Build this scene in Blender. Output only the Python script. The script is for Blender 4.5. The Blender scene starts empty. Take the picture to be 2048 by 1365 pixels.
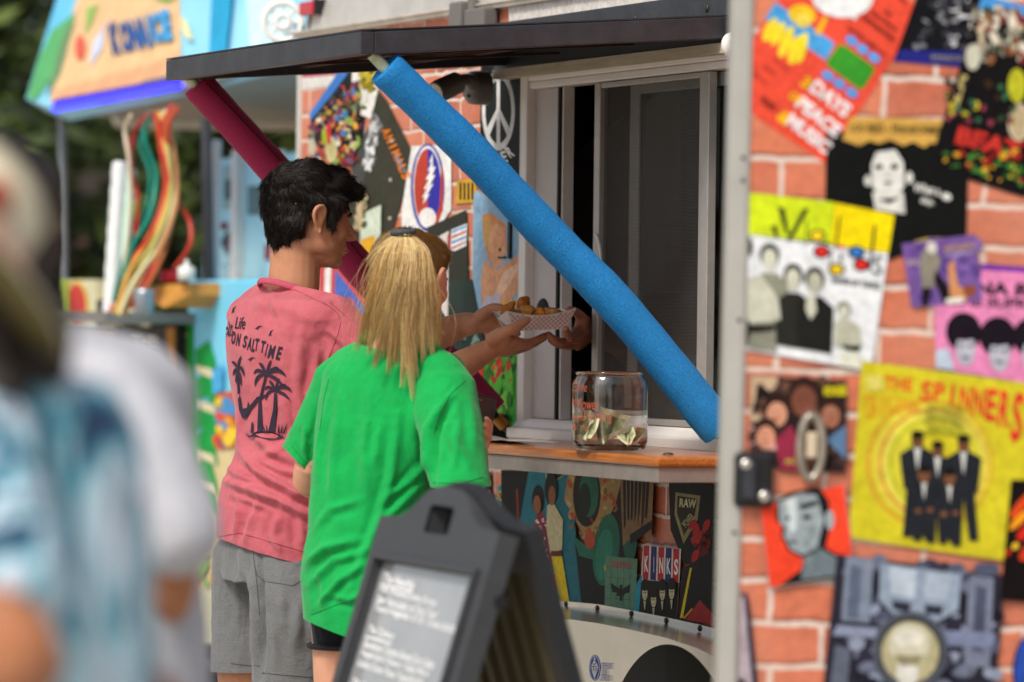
import bpy, bmesh, math, random
import numpy as np
from mathutils import Vector, Matrix, noise
from mathutils.bvhtree import BVHTree
R = math.radians
random.seed(7)
SC = bpy.context.scene
COL = SC.collection
# ------------------------------------------------------------------ camera, world, sun, exposure
FPX, PITCH, ROLL = 9200.0, R(0.21), R(0.7)
EYE = Vector((0, 0, 1.5))
_f = Vector((0, math.cos(PITCH), -math.sin(PITCH)))
_r0 = Vector((1, 0, 0)); _u0 = _r0.cross(_f)
_r = _r0*math.cos(ROLL) + _u0*math.sin(ROLL)
_u = _u0*math.cos(ROLL) - _r0*math.sin(ROLL)
cam = bpy.data.cameras.new("camera"); camo = bpy.data.objects.new("camera", cam); COL.objects.link(camo)
camo.matrix_world = Matrix(((_r.x, _u.x, -_f.x, EYE.x), (_r.y, _u.y, -_f.y, EYE.y), (_r.z, _u.z, -_f.z, EYE.z), (0, 0, 0, 1)))
cam.sensor_width = 36; cam.lens = FPX/2048*36
cam.clip_start = .1; cam.clip_end = 500
cam.dof.use_dof = True; cam.dof.focus_distance = 9.85; cam.dof.aperture_fstop = 2.8
SC.camera = camo
W = bpy.data.worlds.new("World"); SC.world = W; W.use_nodes = True
nt = W.node_tree; nt.nodes.clear()
sky = nt.nodes.new('ShaderNodeTexSky'); sky.sky_type = 'NISHITA'; sky.sun_disc = False
SUN_EL, SUN_AZ = R(50), R(214)     # azimuth from +Y clockwise: behind the camera, left
sky.sun_elevation = SUN_EL; sky.sun_rotation = SUN_AZ
sky.air_density = 1.0; sky.dust_density = 3.0; sky.ozone_density = 0.6
bg = nt.nodes.new('ShaderNodeBackground'); bg.inputs[1].default_value = 0.125
wo = nt.nodes.new('ShaderNodeOutputWorld')
bw = nt.nodes.new('ShaderNodeRGBToBW'); nt.links.new(sky.outputs[0], bw.inputs[0])
hs = nt.nodes.new('ShaderNodeMix'); hs.data_type = 'RGBA'; hs.inputs[0].default_value = .55; nt.links.new(sky.outputs[0], hs.inputs[6]); nt.links.new(bw.outputs[0], hs.inputs[7]); nt.links.new(hs.outputs[2], bg.inputs[0]); nt.links.new(bg.outputs[0], wo.inputs[0])   # thin high cloud: greyer sky
sl = bpy.data.lights.new("sun", 'SUN'); slo = bpy.data.objects.new("sun", sl); COL.objects.link(slo)
sl.energy = 2.1; sl.angle = R(14); sl.color = (1, .94, .85)
sd = Vector((math.sin(SUN_AZ)*math.cos(SUN_EL), math.cos(SUN_AZ)*math.cos(SUN_EL), math.sin(SUN_EL)))
slo.rotation_euler = (-sd).to_track_quat('-Z', 'Y').to_euler()
slo.location = (0, 0, 12)
SC.view_settings.view_transform = 'Standard'; SC.view_settings.look = 'None'
SC.view_settings.exposure = 0.44; SC.view_settings.gamma = 1
SC.view_settings.use_curve_mapping = False
SC.render.engine = 'CYCLES'
SC.cycles.use_denoising = True
SC.cycles.max_bounces = 8; SC.cycles.transparent_max_bounces = 12

# ------------------------------------------------------------------ geometry helpers
def ray(px, py):
    return (_f + _r*((px-1024)/FPX) + _u*((682.5-py)/FPX))
def P(px, py, D):
    """point seen at photo pixel (px, py), D metres deep"""
    return EYE + ray(px, py)*D
def to_px(p):
    d = Vector(p)-EYE; k = d.dot(_f)
    return 1024+FPX*d.dot(_r)/k, 682.5-FPX*d.dot(_u)/k
class Plane:
    """local frame: x along, y into the surface, z up it"""
    def __init__(s, o, x, z):
        s.o = Vector(o); s.x = Vector(x).normalized(); s.z = Vector(z).normalized(); s.y = s.z.cross(s.x)
        s.M = Matrix(((s.x.x, s.y.x, s.z.x, s.o.x), (s.x.y, s.y.y, s.z.y, s.o.y), (s.x.z, s.y.z, s.z.z, s.o.z), (0, 0, 0, 1)))
        s.Mi = s.M.inverted()
    def hit(s, px, py, off=0.0):
        """local (x, z) where the pixel ray meets the plane y = -off"""
        d = ray(px, py); o = s.o - s.y*off
        t = (o-EYE).dot(s.y)/d.dot(s.y)
        l = s.Mi @ (EYE+d*t)
        return l.x, l.z
    def px(s, x, y, z):
        return to_px(s.M @ Vector((x, y, z)))

def lin(h):
    h = h.lstrip('#'); c = [int(h[i:i+2], 16)/255 for i in (0, 2, 4)]
    return tuple(v/12.92 if v <= .04045 else ((v+.055)/1.055)**2.4 for v in c)
_mats = {}
def mat(name, col, rough=.6, metal=0, var=.08, vscale=30, bump=0, bscale=200, spec=.5, coat=0, detail=6, stretch=None, emit=None, alpha=1, trans=0, ior=1.45, sheen=0, sss=0, dist=0, bdist=.002, col2=None):
    if name in _mats: return _mats[name]
    m = bpy.data.materials.new(name); m.use_nodes = True; n = m.node_tree; b = n.nodes['Principled BSDF']
    c = lin(col) if isinstance(col, str) else col
    b.inputs['Roughness'].default_value = rough; b.inputs['Metallic'].default_value = metal
    b.inputs['Specular IOR Level'].default_value = spec; b.inputs['Coat Weight'].default_value = coat
    b.inputs['IOR'].default_value = ior; b.inputs['Transmission Weight'].default_value = trans
    b.inputs['Alpha'].default_value = alpha
    if sheen: b.inputs['Sheen Weight'].default_value = sheen
    if sss:
        b.inputs['Subsurface Weight'].default_value = sss; b.inputs['Subsurface Radius'].default_value = (.012, .004, .002); b.inputs['Subsurface Scale'].default_value = 1
    tc = n.nodes.new('ShaderNodeTexCoord'); mp = n.nodes.new('ShaderNodeMapping'); n.links.new(tc.outputs['Object'], mp.inputs[0])
    if stretch: mp.inputs['Scale'].default_value = stretch
    if var:
        no = n.nodes.new('ShaderNodeTexNoise'); no.inputs['Scale'].default_value = vscale; no.inputs['Detail'].default_value = detail; no.inputs['Roughness'].default_value = .65
        n.links.new(mp.outputs[0], no.inputs['Vector'])
        r = n.nodes.new('ShaderNodeMapRange'); r.inputs[1].default_value = .3; r.inputs[2].default_value = .7
        n.links.new(no.outputs['Fac'], r.inputs[0])
        mx = n.nodes.new('ShaderNodeMix'); mx.data_type = 'RGBA'
        c2 = (lin(col2) if isinstance(col2, str) else col2) if col2 else tuple(min(1, v*(1+var)) for v in c)
        mx.inputs[6].default_value = (*[v*(1-var) for v in c], 1) if not col2 else (*c, 1)
        mx.inputs[7].default_value = (*c2, 1)
        n.links.new(r.outputs[0], mx.inputs[0]); n.links.new(mx.outputs[2], b.inputs['Base Color'])
    else: b.inputs['Base Color'].default_value = (*c, 1)
    if bump:
        nb = n.nodes.new('ShaderNodeTexNoise'); nb.inputs['Scale'].default_value = bscale; nb.inputs['Detail'].default_value = 4
        n.links.new(mp.outputs[0], nb.inputs['Vector'])
        bp = n.nodes.new('ShaderNodeBump'); bp.inputs['Strength'].default_value = bump; bp.inputs['Distance'].default_value = bdist
        n.links.new(nb.outputs['Fac'], bp.inputs['Height']); n.links.new(bp.outputs[0], b.inputs['Normal'])
    if emit:
        b.inputs['Emission Color'].default_value = (*lin(emit[0]), 1); b.inputs['Emission Strength'].default_value = emit[1]
    _mats[name] = m; return m
def print_mat():
    m = bpy.data.materials.new("printed_vinyl"); m.use_nodes = True; n = m.node_tree; b = n.nodes['Principled BSDF']
    a = n.nodes.new('ShaderNodeVertexColor'); a.layer_name = 'ink'
    tc = n.nodes.new('ShaderNodeTexCoord'); no = n.nodes.new('ShaderNodeTexNoise'); no.inputs['Scale'].default_value = 14; no.inputs['Detail'].default_value = 7
    n.links.new(tc.outputs['Object'], no.inputs['Vector'])
    r = n.nodes.new('ShaderNodeMapRange'); r.inputs[1].default_value = .3; r.inputs[2].default_value = .7; r.inputs[3].default_value = .86; r.inputs[4].default_value = 1.06
    n.links.new(no.outputs['Fac'], r.inputs[0])
    n5 = n.nodes.new('ShaderNodeTexNoise'); n5.inputs['Scale'].default_value = 70; n5.inputs['Detail'].default_value = 5; n5.inputs['Roughness'].default_value = .7; n.links.new(tc.outputs['Object'], n5.inputs['Vector'])
    r5 = n.nodes.new('ShaderNodeMapRange'); r5.inputs[1].default_value = .32; r5.inputs[2].default_value = .68; r5.inputs[3].default_value = .76; r5.inputs[4].default_value = 1.12; n.links.new(n5.outputs['Fac'], r5.inputs[0])
    mu = n.nodes.new('ShaderNodeMath'); mu.operation = 'MULTIPLY'; n.links.new(r.outputs[0], mu.inputs[0]); n.links.new(r5.outputs[0], mu.inputs[1])
    v = n.nodes.new('ShaderNodeVectorMath'); v.operation = 'SCALE'; n.links.new(a.outputs['Color'], v.inputs[0]); n.links.new(mu.outputs[0], v.inputs['Scale'])
    n.links.new(v.outputs[0], b.inputs['Base Color']); b.inputs['Roughness'].default_value = .45; b.inputs['Specular IOR Level'].default_value = .07
    return m
INK = print_mat()
def brick_mat(name, bw=.16, rh=.068, dim=1.0):
    m = bpy.data.materials.new(name); m.use_nodes = True; n = m.node_tree; b = n.nodes['Principled BSDF']; L = n.links.new
    def N(t, **k):
        x = n.nodes.new(t)
        for a, v in k.items(): x.inputs[a].default_value = v
        return x
    tc = N('ShaderNodeTexCoord'); sx = N('ShaderNodeSeparateXYZ'); L(tc.outputs['Object'], sx.inputs[0])
    cx = N('ShaderNodeCombineXYZ'); L(sx.outputs['X'], cx.inputs['X']); L(sx.outputs['Z'], cx.inputs['Y'])
    dn = N('ShaderNodeTexNoise', Scale=16, Detail=4); L(cx.outputs[0], dn.inputs['Vector'])
    sb = n.nodes.new('ShaderNodeVectorMath'); sb.operation = 'SUBTRACT'; L(dn.outputs['Color'], sb.inputs[0]); sb.inputs[1].default_value = (.5, .5, .5)
    sc = n.nodes.new('ShaderNodeVectorMath'); sc.operation = 'SCALE'; L(sb.outputs[0], sc.inputs[0]); sc.inputs['Scale'].default_value = .018
    ad = n.nodes.new('ShaderNodeVectorMath'); L(cx.outputs[0], ad.inputs[0]); L(sc.outputs[0], ad.inputs[1])
    def brick(vec):
        t = N('ShaderNodeTexBrick'); t.offset = .5; t.inputs['Scale'].default_value = 1; t.inputs['Mortar Size'].default_value = .0052; t.inputs['Mortar Smooth'].default_value = .35
        t.inputs['Brick Width'].default_value = bw; t.inputs['Row Height'].default_value = rh
        t.inputs['Color1'].default_value = (*[c*dim for c in lin('#d27654')], 1); t.inputs['Color2'].default_value = (*[c*dim for c in lin('#b9644a')], 1); t.inputs['Mortar'].default_value = (*[c*dim for c in lin('#dacabe')], 1)
        t.inputs['Bias'].default_value = 0; L(vec, t.inputs['Vector']); return t
    t1 = brick(ad.outputs[0])
    a2 = n.nodes.new('ShaderNodeVectorMath'); L(ad.outputs[0], a2.inputs[0]); a2.inputs[1].default_value = (0, -.006, 0)
    t2 = brick(a2.outputs[0])
    n1 = N('ShaderNodeTexNoise', Scale=45, Detail=8); n1.inputs['Roughness'].default_value = .7; L(cx.outputs[0], n1.inputs['Vector'])
    r1 = N('ShaderNodeMapRange'); r1.inputs[1].default_value = .3; r1.inputs[2].default_value = .72; r1.inputs[3].default_value = .74; r1.inputs[4].default_value = 1.2; L(n1.outputs['Fac'], r1.inputs[0])
    v = n.nodes.new('ShaderNodeVectorMath'); v.operation = 'SCALE'; L(t1.outputs['Color'], v.inputs[0]); L(r1.outputs[0], v.inputs['Scale'])
    # printed dark line along the lower edge of each printed brick
    sbt = n.nodes.new('ShaderNodeMath'); sbt.operation = 'SUBTRACT'; sbt.use_clamp = True; L(t2.outputs['Fac'], sbt.inputs[0]); L(t1.outputs['Fac'], sbt.inputs[1])
    n3 = N('ShaderNodeTexNoise', Scale=30, Detail=3); L(cx.outputs[0], n3.inputs['Vector'])
    mm = n.nodes.new('ShaderNodeMath'); mm.operation = 'MULTIPLY'; L(sbt.outputs[0], mm.inputs[0]); L(n3.outputs['Fac'], mm.inputs[1])
    mx = n.nodes.new('ShaderNodeMix'); mx.data_type = 'RGBA'; L(mm.outputs[0], mx.inputs[0]); L(v.outputs[0], mx.inputs[6]); mx.inputs[7].default_value = (*lin('#4a231c'), 1)
    n4 = N('ShaderNodeTexNoise', Scale=3.2, Detail=2); L(cx.outputs[0], n4.inputs['Vector'])
    r4 = N('ShaderNodeMapRange'); r4.inputs[1].default_value = .42; r4.inputs[2].default_value = .66; r4.inputs[4].default_value = .4; L(n4.outputs['Fac'], r4.inputs[0])
    mx2 = n.nodes.new('ShaderNodeMix'); mx2.data_type = 'RGBA'; L(r4.outputs[0], mx2.inputs[0]); L(mx.outputs[2], mx2.inputs[6]); mx2.inputs[7].default_value = (*lin('#d79a80'), 1)
    L(mx2.outputs[2], b.inputs['Base Color']); b.inputs['Roughness'].default_value = .45; b.inputs['Specular IOR Level'].default_value = .4
    return m

WM = {}
def props(o, label=None, cat=None, group=None, kind=None):
    if label: o['label'] = label
    if cat: o['category'] = cat
    if group: o['group'] = group
    if kind: o['kind'] = kind
    return o
def place(o, parent, Mw):
    COL.objects.link(o); WM[o.name] = Mw.copy()
    if parent is not None:
        o.parent = parent; o.matrix_basis = WM[parent.name].inverted() @ Mw
    else: o.matrix_basis = Mw
    return o
def empty(name, loc, **k):
    o = bpy.data.objects.new(name, None); o.empty_display_size = .1
    place(o, None, loc.copy() if isinstance(loc, Matrix) else Matrix.Translation(Vector(loc)))
    return props(o, **k)
class MB:
    def __init__(s): s.v = []; s.f = []; s.c = []; s.mi = []; s.smooth = []
    def add(s, vs, fs, col=None, mi=0, smooth=False):
        k = len(s.v); s.v += [tuple(v) for v in vs]
        for f in fs: s.f.append(tuple(i+k for i in f)); s.c.append(col); s.mi.append(mi); s.smooth.append(smooth)
        return s
    def box(s, a, b, **k):
        x0, y0, z0 = [min(p, q) for p, q in zip(a, b)]; x1, y1, z1 = [max(p, q) for p, q in zip(a, b)]
        return s.add([(x0, y0, z0), (x1, y0, z0), (x1, y1, z0), (x0, y1, z0), (x0, y0, z1), (x1, y0, z1), (x1, y1, z1), (x0, y1, z1)],
                     [(0, 3, 2, 1), (4, 5, 6, 7), (0, 1, 5, 4), (1, 2, 6, 5), (2, 3, 7, 6), (3, 0, 4, 7)], **k)
    def prism(s, poly, y0, y1, **k):
        """poly in (x, z) counter-clockwise seen from -y, from y0 to y1"""
        n = len(poly); vs = [(x, y0, z) for x, z in poly]+[(x, y1, z) for x, z in poly]
        return s.add(vs, [tuple(range(n)), tuple(range(2*n-1, n-1, -1))]+[(i, i+n, (i+1) % n+n, (i+1) % n) for i in range(n)], **k)
    def tube(s, pts, rad, n=12, caps=True, smooth=True, squash=1, up=None, **k):
        pts = [Vector(p) for p in pts]; m = len(pts)
        if not hasattr(rad, '__len__'): rad = [rad]*m
        T = [(pts[min(i+1, m-1)]-pts[max(i-1, 0)]).normalized() for i in range(m)]
        u = Vector(up) if up is not None else (Vector((0, 0, 1)) if abs(T[0].z) < .9 else Vector((1, 0, 0)))
        vs = []
        for i in range(m):
            a = (u - T[i]*u.dot(T[i])).normalized(); b = T[i].cross(a); u = a
            for j in range(n):
                t = 2*math.pi*j/n; vs.append(pts[i]+(a*math.cos(t)*squash+b*math.sin(t))*rad[i])
        fs = [(i*n+j, i*n+(j+1) % n, (i+1)*n+(j+1) % n, (i+1)*n+j) for i in range(m-1) for j in range(n)]
        s.add(vs, fs, smooth=smooth, **k)
        if caps: s.add([vs[j] for j in range(n)], [tuple(range(n-1, -1, -1))], **k); s.add(vs[-n:], [tuple(range(n))], **k)
        return s
    def chain(s, pts, rad, n=12, sub=3, **k):
        """closed smooth limb with rounded ends"""
        pts = [Vector(p) for p in pts]; m = len(pts)
        q, r = [], []
        for i in range(m-1):
            p0, p1, p2, p3 = pts[max(i-1, 0)], pts[i], pts[i+1], pts[min(i+2, m-1)]
            for j in range(sub):
                t = j/sub
                q.append(.5*((2*p1)+(p2-p0)*t+(2*p0-5*p1+4*p2-p3)*t*t+(3*p1-p0-3*p2+p3)*t**3)); r.append(rad[i]*(1-t)+rad[i+1]*t)
        q.append(pts[-1]); r.append(rad[-1])
        d0 = (q[0]-q[1]).normalized(); d1 = (q[-1]-q[-2]).normalized()
        q = [q[0]+d0*r[0]*.97, q[0]+d0*r[0]*.75]+q+[q[-1]+d1*r[-1]*.6, q[-1]+d1*r[-1]*.92, q[-1]+d1*r[-1]*1.0]
        r = [r[0]*.2, r[0]*.66]+r+[r[-1]*.8, r[-1]*.4, r[-1]*.05]
        return s.tube(q, r, n=n, **k)
    def lathe(s, prof, c, n=32, axis='z', **k):
        vs = []
        for r_, h in prof:
            for j in range(n):
                t = 2*math.pi*j/n
                if axis == 'z': vs.append((c[0]+r_*math.cos(t), c[1]+r_*math.sin(t), c[2]+h))
                elif axis == 'y': vs.append((c[0]+r_*math.cos(t), c[1]+h, c[2]-r_*math.sin(t)))
                else: vs.append((c[0]+h, c[1]+r_*math.cos(t), c[2]+r_*math.sin(t)))
        m = len(prof)
        k.setdefault('smooth', True)
        return s.add(vs, [(i*n+j, i*n+(j+1) % n, (i+1)*n+(j+1) % n, (i+1)*n+j) for i in range(m-1) for j in range(n)], **k)
    def ell(s, c, r, M=None, n=16, **k):
        """ellipsoid; r radii, M optional 3x3 rotation"""
        vs, fs = [], []
        c = Vector(c); m = n//2
        for i in range(m+1):
            ph = math.pi*i/m
            for j in range(n):
                t = 2*math.pi*j/n
                v = Vector((r[0]*math.sin(ph)*math.cos(t), r[1]*math.sin(ph)*math.sin(t), r[2]*math.cos(ph)))
                vs.append(c+(M @ v if M else v))
        fs = [(i*n+j, (i+1)*n+j, (i+1)*n+(j+1) % n, i*n+(j+1) % n) for i in range(m) for j in range(n)]
        k.setdefault('smooth', True)
        return s.add(vs, fs, **k)
    def loft(s, rings, n=32, **k):
        """rings: (centre, a_vec, b_vec, exponent)"""
        vs = []
        for c, a, b, e in rings:
            c = Vector(c)
            for j in range(n):
                t = 2*math.pi*j/n; ct, st = math.cos(t), math.sin(t)
                vs.append(c+Vector(a)*math.copysign(abs(ct)**(2/e), ct)+Vector(b)*math.copysign(abs(st)**(2/e), st))
        m = len(rings); k.setdefault('smooth', True)
        s.add(vs, [(i*n+j, i*n+(j+1) % n, (i+1)*n+(j+1) % n, (i+1)*n+j) for i in range(m-1) for j in range(n)], **k)
        s.add([vs[j] for j in range(n)], [tuple(range(n-1, -1, -1))], **k); return s.add(vs[-n:], [tuple(range(n))], **k)
    def mesh(s, name):
        me = bpy.data.meshes.new(name); me.from_pydata(s.v, [], s.f)
        me.polygons.foreach_set('use_smooth', s.smooth); me.polygons.foreach_set('material_index', s.mi)
        if any(c is not None for c in s.c):
            at = me.color_attributes.new('ink', 'FLOAT_COLOR', 'CORNER')
            buf = np.ones((len(me.loops), 4), 'f'); k = 0
            for f, c in zip(s.f, s.c):
                if c is not None: buf[k:k+len(f), :3] = c
                k += len(f)
            at.data.foreach_set('color', buf.ravel())
        me.update(); return me
    def obj(s, name, mats, parent=None, frame=None, bevel=0, **k):
        """frame: world matrix the vertices are written in (default world, recentred on the base)"""
        if frame is None and parent is None:
            a = np.array(s.v); c = ((a[:, 0].min()+a[:, 0].max())/2, (a[:, 1].min()+a[:, 1].max())/2, a[:, 2].min())
            s.v = [(x-c[0], y-c[1], z-c[2]) for x, y, z in s.v]; frame = Matrix.Translation(c)
        elif frame is None: frame = Matrix.Identity(4)
        return finish(s.mesh(name), name, mats, parent, frame, bevel, **k)
def finish(me, name, mats, parent=None, frame=None, bevel=0, **k):
    for m in (mats if isinstance(mats, (list, tuple)) else [mats]): me.materials.append(m)
    o = bpy.data.objects.new(name, me)
    place(o, parent, frame if frame is not None else Matrix.Identity(4))
    if bevel:
        b = o.modifiers.new('bevel', 'BEVEL'); b.width = bevel; b.segments = 2; b.limit_method = 'ANGLE'; b.angle_limit = R(40)
    return props(o, **k)
def remesh(mb, voxel, smooth=4, factor=.5):
    me = mb.mesh('tmp'); o = bpy.data.objects.new('tmp', me); COL.objects.link(o)
    m = o.modifiers.new('r', 'REMESH'); m.mode = 'VOXEL'; m.voxel_size = voxel; m.use_smooth_shade = True
    if smooth:
        s = o.modifiers.new('s', 'SMOOTH'); s.factor = factor; s.iterations = smooth
    dg = bpy.context.evaluated_depsgraph_get(); dg.update()
    out = bpy.data.meshes.new_from_object(o.evaluated_get(dg))
    bpy.data.objects.remove(o); bpy.data.meshes.remove(me)
    out.materials.clear()
    out.polygons.foreach_set('use_smooth', [True]*len(out.polygons))
    return out
def get_v(me):
    a = np.empty(len(me.vertices)*3, 'f'); me.vertices.foreach_get('co', a); return a.reshape(-1, 3).astype('d')
def get_n(me):
    a = np.empty(len(me.vertices)*3, 'f'); me.vertices.foreach_get('normal', a); return a.reshape(-1, 3).astype('d')
def set_v(me, a): me.vertices.foreach_set('co', a.astype('f').ravel()); me.update()
_RM = np.array([list(_r), list(_u), list(_f)]).T
def px_of(a):
    d = (a-np.array(EYE)) @ _RM
    return np.stack([1024+FPX*d[:, 0]/d[:, 2], 682.5-FPX*d[:, 1]/d[:, 2]], 1)
def seg_dist(p, pl):
    """distance (px) of points to polyline, and position 0..1 along it"""
    best = np.full(len(p), 1e9); par = np.zeros(len(p)); n = len(pl)-1
    sgn = np.zeros(len(p))
    for i in range(n):
        a = np.array(pl[i], 'd'); b = np.array(pl[i+1], 'd'); d = b-a; L = d@d
        t = np.clip(((p-a)@d)/L, 0, 1); q = p-(a+t[:, None]*d); dd = np.hypot(q[:, 0], q[:, 1])
        m = dd < best; best[m] = dd[m]; par[m] = (i+t[m])/n
        sgn[m] = np.sign(d[0]*q[m, 1]-d[1]*q[m, 0])
    return best, par, sgn
def folds(me, lines, sgn=1):
    """press cloth folds into the side of the mesh that faces the photographer: (polyline px, width px, amplitude m)"""
    v = get_v(me); n = get_n(me); p = px_of(v)
    e = np.array(EYE)-v; e /= np.linalg.norm(e, axis=1)[:, None]
    face = np.clip((n*e).sum(1)*2.0+.4, 0, 1)
    d = np.zeros(len(v))
    for pl, w, a in lines:
        ds, par, sg = seg_dist(p, pl)
        tap = np.clip(np.minimum(par, 1-par)*4, 0, 1)
        tap = .25+.75*tap
        a = a*1.5; d += a*np.exp(-(ds/w)**2)*tap - .55*a*np.exp(-((ds*sg-1.9*w)/(w*1.1))**2)*tap
    set_v(me, v+n*(d*face)[:, None])
def ripple(me, amp, scale, stretch=(1, 1, 1), seed=0, mask=None):
    v = get_v(me); n = get_n(me)
    d = np.array([noise.fractal(Vector((x*stretch[0]*scale+seed, y*stretch[1]*scale, z*stretch[2]*scale)), 1.0, 2.0, 3) for x, y, z in v])
    if mask is not None: d = d*mask(v)
    set_v(me, v+n*(d*amp)[:, None])
def cut(me, co, no, clear_pos=True):
    bm = bmesh.new(); bm.from_mesh(me)
    bmesh.ops.bisect_plane(bm, geom=bm.verts[:]+bm.edges[:]+bm.faces[:], plane_co=co, plane_no=no, clear_outer=clear_pos, clear_inner=not clear_pos)
    bm.to_mesh(me); bm.free(); me.update()
def cut_loc(me, test):
    bm = bmesh.new(); bm.from_mesh(me)
    bmesh.ops.delete(bm, geom=[v for v in bm.verts if test(v.co)], context='VERTS')
    bm.to_mesh(me); bm.free(); me.update()

# ------------------------------------------------------------------ lettering
_txt = {}
def text_geo(s, bold=0.0, shear=0.0):
    key = (s, bold, shear)
    if key not in _txt:
        cu = bpy.data.curves.new('t', 'FONT'); cu.body = s; cu.offset = bold; cu.resolution_u = 3; cu.shear = shear; cu.fill_mode = 'FRONT'
        o = bpy.data.objects.new('t', cu); COL.objects.link(o)
        dg = bpy.context.evaluated_depsgraph_get(); dg.update()
        me = bpy.data.meshes.new_from_object(o.evaluated_get(dg))
        v = np.array([(p.co.x, p.co.y) for p in me.vertices]); f = [tuple(q.vertices) for q in me.polygons]
        # keep the first face winding; overlapping glyph fills are harmless
        lo = v.min(0); hi = v.max(0); v = (v-lo)/(hi-lo)
        bpy.data.objects.remove(o); bpy.data.curves.remove(cu); bpy.data.meshes.remove(me)
        _txt[key] = (v, f)
    return _txt[key]
class Art:
    """flat print laid on a Plane; unit square (u right, v DOWN) maps onto a quad of photo pixels TL, TR, BR, BL"""
    def __init__(s, plane, quad, base=.0005, step=.00012):
        s.pl = plane; s.k = 0; s.base = base; s.step = step; s.mb = MB()
        s.pxm = quad is None
        if quad: s.q = [plane.hit(x, y) for x, y in quad]
    def m(s, u, v):
        if s.pxm: return s.pl.hit(u, v)
        (a, b, c, d) = s.q
        return tuple(a[i]*(1-u)*(1-v)+b[i]*u*(1-v)+c[i]*u*v+d[i]*(1-u)*v for i in (0, 1))
    def _add(s, pts, faces, col):
        s.k += 1; y = -(s.base+s.k*s.step)
        c = lin(col) if isinstance(col, str) else col
        s.mb.add([(x, y, z) for x, z in pts], faces, col=c); return s
    def poly(s, pts, col): return s._add([s.m(*p) for p in pts], [tuple(range(len(pts)))], col)
    def rect(s, x0, y0, x1, y1, col): return s.poly([(x0, y0), (x1, y0), (x1, y1), (x0, y1)], col)
    def bg(s, col): return s.rect(0, 0, 1, 1, col)
    def ell(s, cx, cy, rx, ry, col, rot=0, a0=0, a1=360, n=28):
        c, q = math.cos(R(rot)), math.sin(R(rot)); pts = []
        for i in range(n):
            t = R(a0+(a1-a0)*i/(n if a1-a0 == 360 else n-1)); x, y = rx*math.cos(t), ry*math.sin(t)
            pts.append((cx+x*c-y*q, cy+x*q+y*c))
        return s.poly(pts, col)
    def ring(s, cx, cy, rx, ry, w, col, n=40):
        pts = []
        for i in range(n):
            t = 2*math.pi*i/n; pts += [s.m(cx+rx*math.cos(t), cy+ry*math.sin(t)), s.m(cx+(rx-w)*math.cos(t), cy+(ry-w*ry/rx)*math.sin(t))]
        return s._add(pts, [(2*i, 2*((i+1) % n), 2*((i+1) % n)+1, 2*i+1) for i in range(n)], col)
    def line(s, pts, w, col):
        for a, b in zip(pts[:-1], pts[1:]):
            d = math.hypot(b[0]-a[0], b[1]-a[1]) or 1; nx, ny = -(b[1]-a[1])/d*w/2, (b[0]-a[0])/d*w/2
            s.poly([(a[0]+nx, a[1]+ny), (b[0]+nx, b[1]+ny), (b[0]-nx, b[1]-ny), (a[0]-nx, a[1]-ny)], col); s.k -= 1
        s.k += 1
        return s
    def text(s, t, x0, y0, x1, y1, col, bold=.02, shear=0, rot=0):
        """box (x0,y0)-(x1,y1), y down; rot turns it about its centre"""
        if t == 'I': m_ = (x0+x1)/2; h_ = (x1-x0)*.16; x0, x1 = m_-h_, m_+h_
        v, f = text_geo(t, bold, shear); cx, cy = (x0+x1)/2, (y0+y1)/2; c, q = math.cos(R(rot)), math.sin(R(rot)); pts = []
        for a, b in v:
            x, y = x0+(x1-x0)*a-cx, y1-(y1-y0)*b-cy
            pts.append(s.m(cx+x*c-y*q, cy+x*q+y*c))
        return s._add(pts, f, col)
    def specks(s, x0, y0, x1, y1, n, pal, r0=.02, r1=.05, asp=1.0, seed=1, inside=None):
        g = random.Random(seed)
        for i in range(n):
            x, y = g.uniform(x0, x1), g.uniform(y0, y1)
            if inside and not inside(x, y): continue
            r = g.uniform(r0, r1); s.ell(x, y, r, r*asp*g.uniform(.6, 1.6), g.choice(pal), rot=g.uniform(-40, 40), n=9)
            if i % 4: s.k -= 1
        return s
    def figure(s, x, y, h, coat, skin='#b58a6c', hair='#1c1512', w=.34, shirt='#dddddd', legs=None):
        """plain standing figure, feet at (x, y), height h"""
        legs = legs or coat
        s.poly([(x-.16*w*h/.34, y), (x-.10*h, y-.5*h), (x+.10*h, y-.5*h), (x+.16*w*h/.34, y), (x+.05*h, y), (x, y-.40*h), (x-.05*h, y)], legs)
        s.poly([(x-.13*h, y-.45*h), (x-.17*h, y-.78*h), (x-.05*h, y-.85*h), (x+.05*h, y-.85*h), (x+.17*h, y-.78*h), (x+.13*h, y-.45*h)], coat)
        s.poly([(x-.03*h, y-.84*h), (x+.03*h, y-.84*h), (x, y-.62*h)], shirt)
        s.ell(x, y-.91*h, .058*h, .078*h, skin, n=12); return s.ell(x, y-.965*h, .062*h, .04*h, hair, n=12)
    def bust(s, x, y, h, hair, skin, coat, back=None, hairw=1.0):
        """plain head and shoulders, chin at (x, y), head height h"""
        s.poly([(x-1.0*h, y+1.1*h), (x-.85*h, y+.45*h), (x-.25*h, y+.18*h), (x+.25*h, y+.18*h), (x+.85*h, y+.45*h), (x+1.0*h, y+1.1*h)], coat)
        s.poly([(x-.16*h, y-.1*h), (x+.16*h, y-.1*h), (x+.2*h, y+.3*h), (x-.2*h, y+.3*h)], skin)
        s.ell(x, y-.62*h, .46*h*hairw, .5*h, hair); s.ell(x, y-.42*h, .33*h, .45*h, skin)
        s.ell(x, y-.86*h, .38*h*hairw, .24*h, hair)
        for k in (-1, 1): s.ell(x+k*.13*h, y-.47*h, .06*h, .03*h, hair, n=8)
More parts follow.
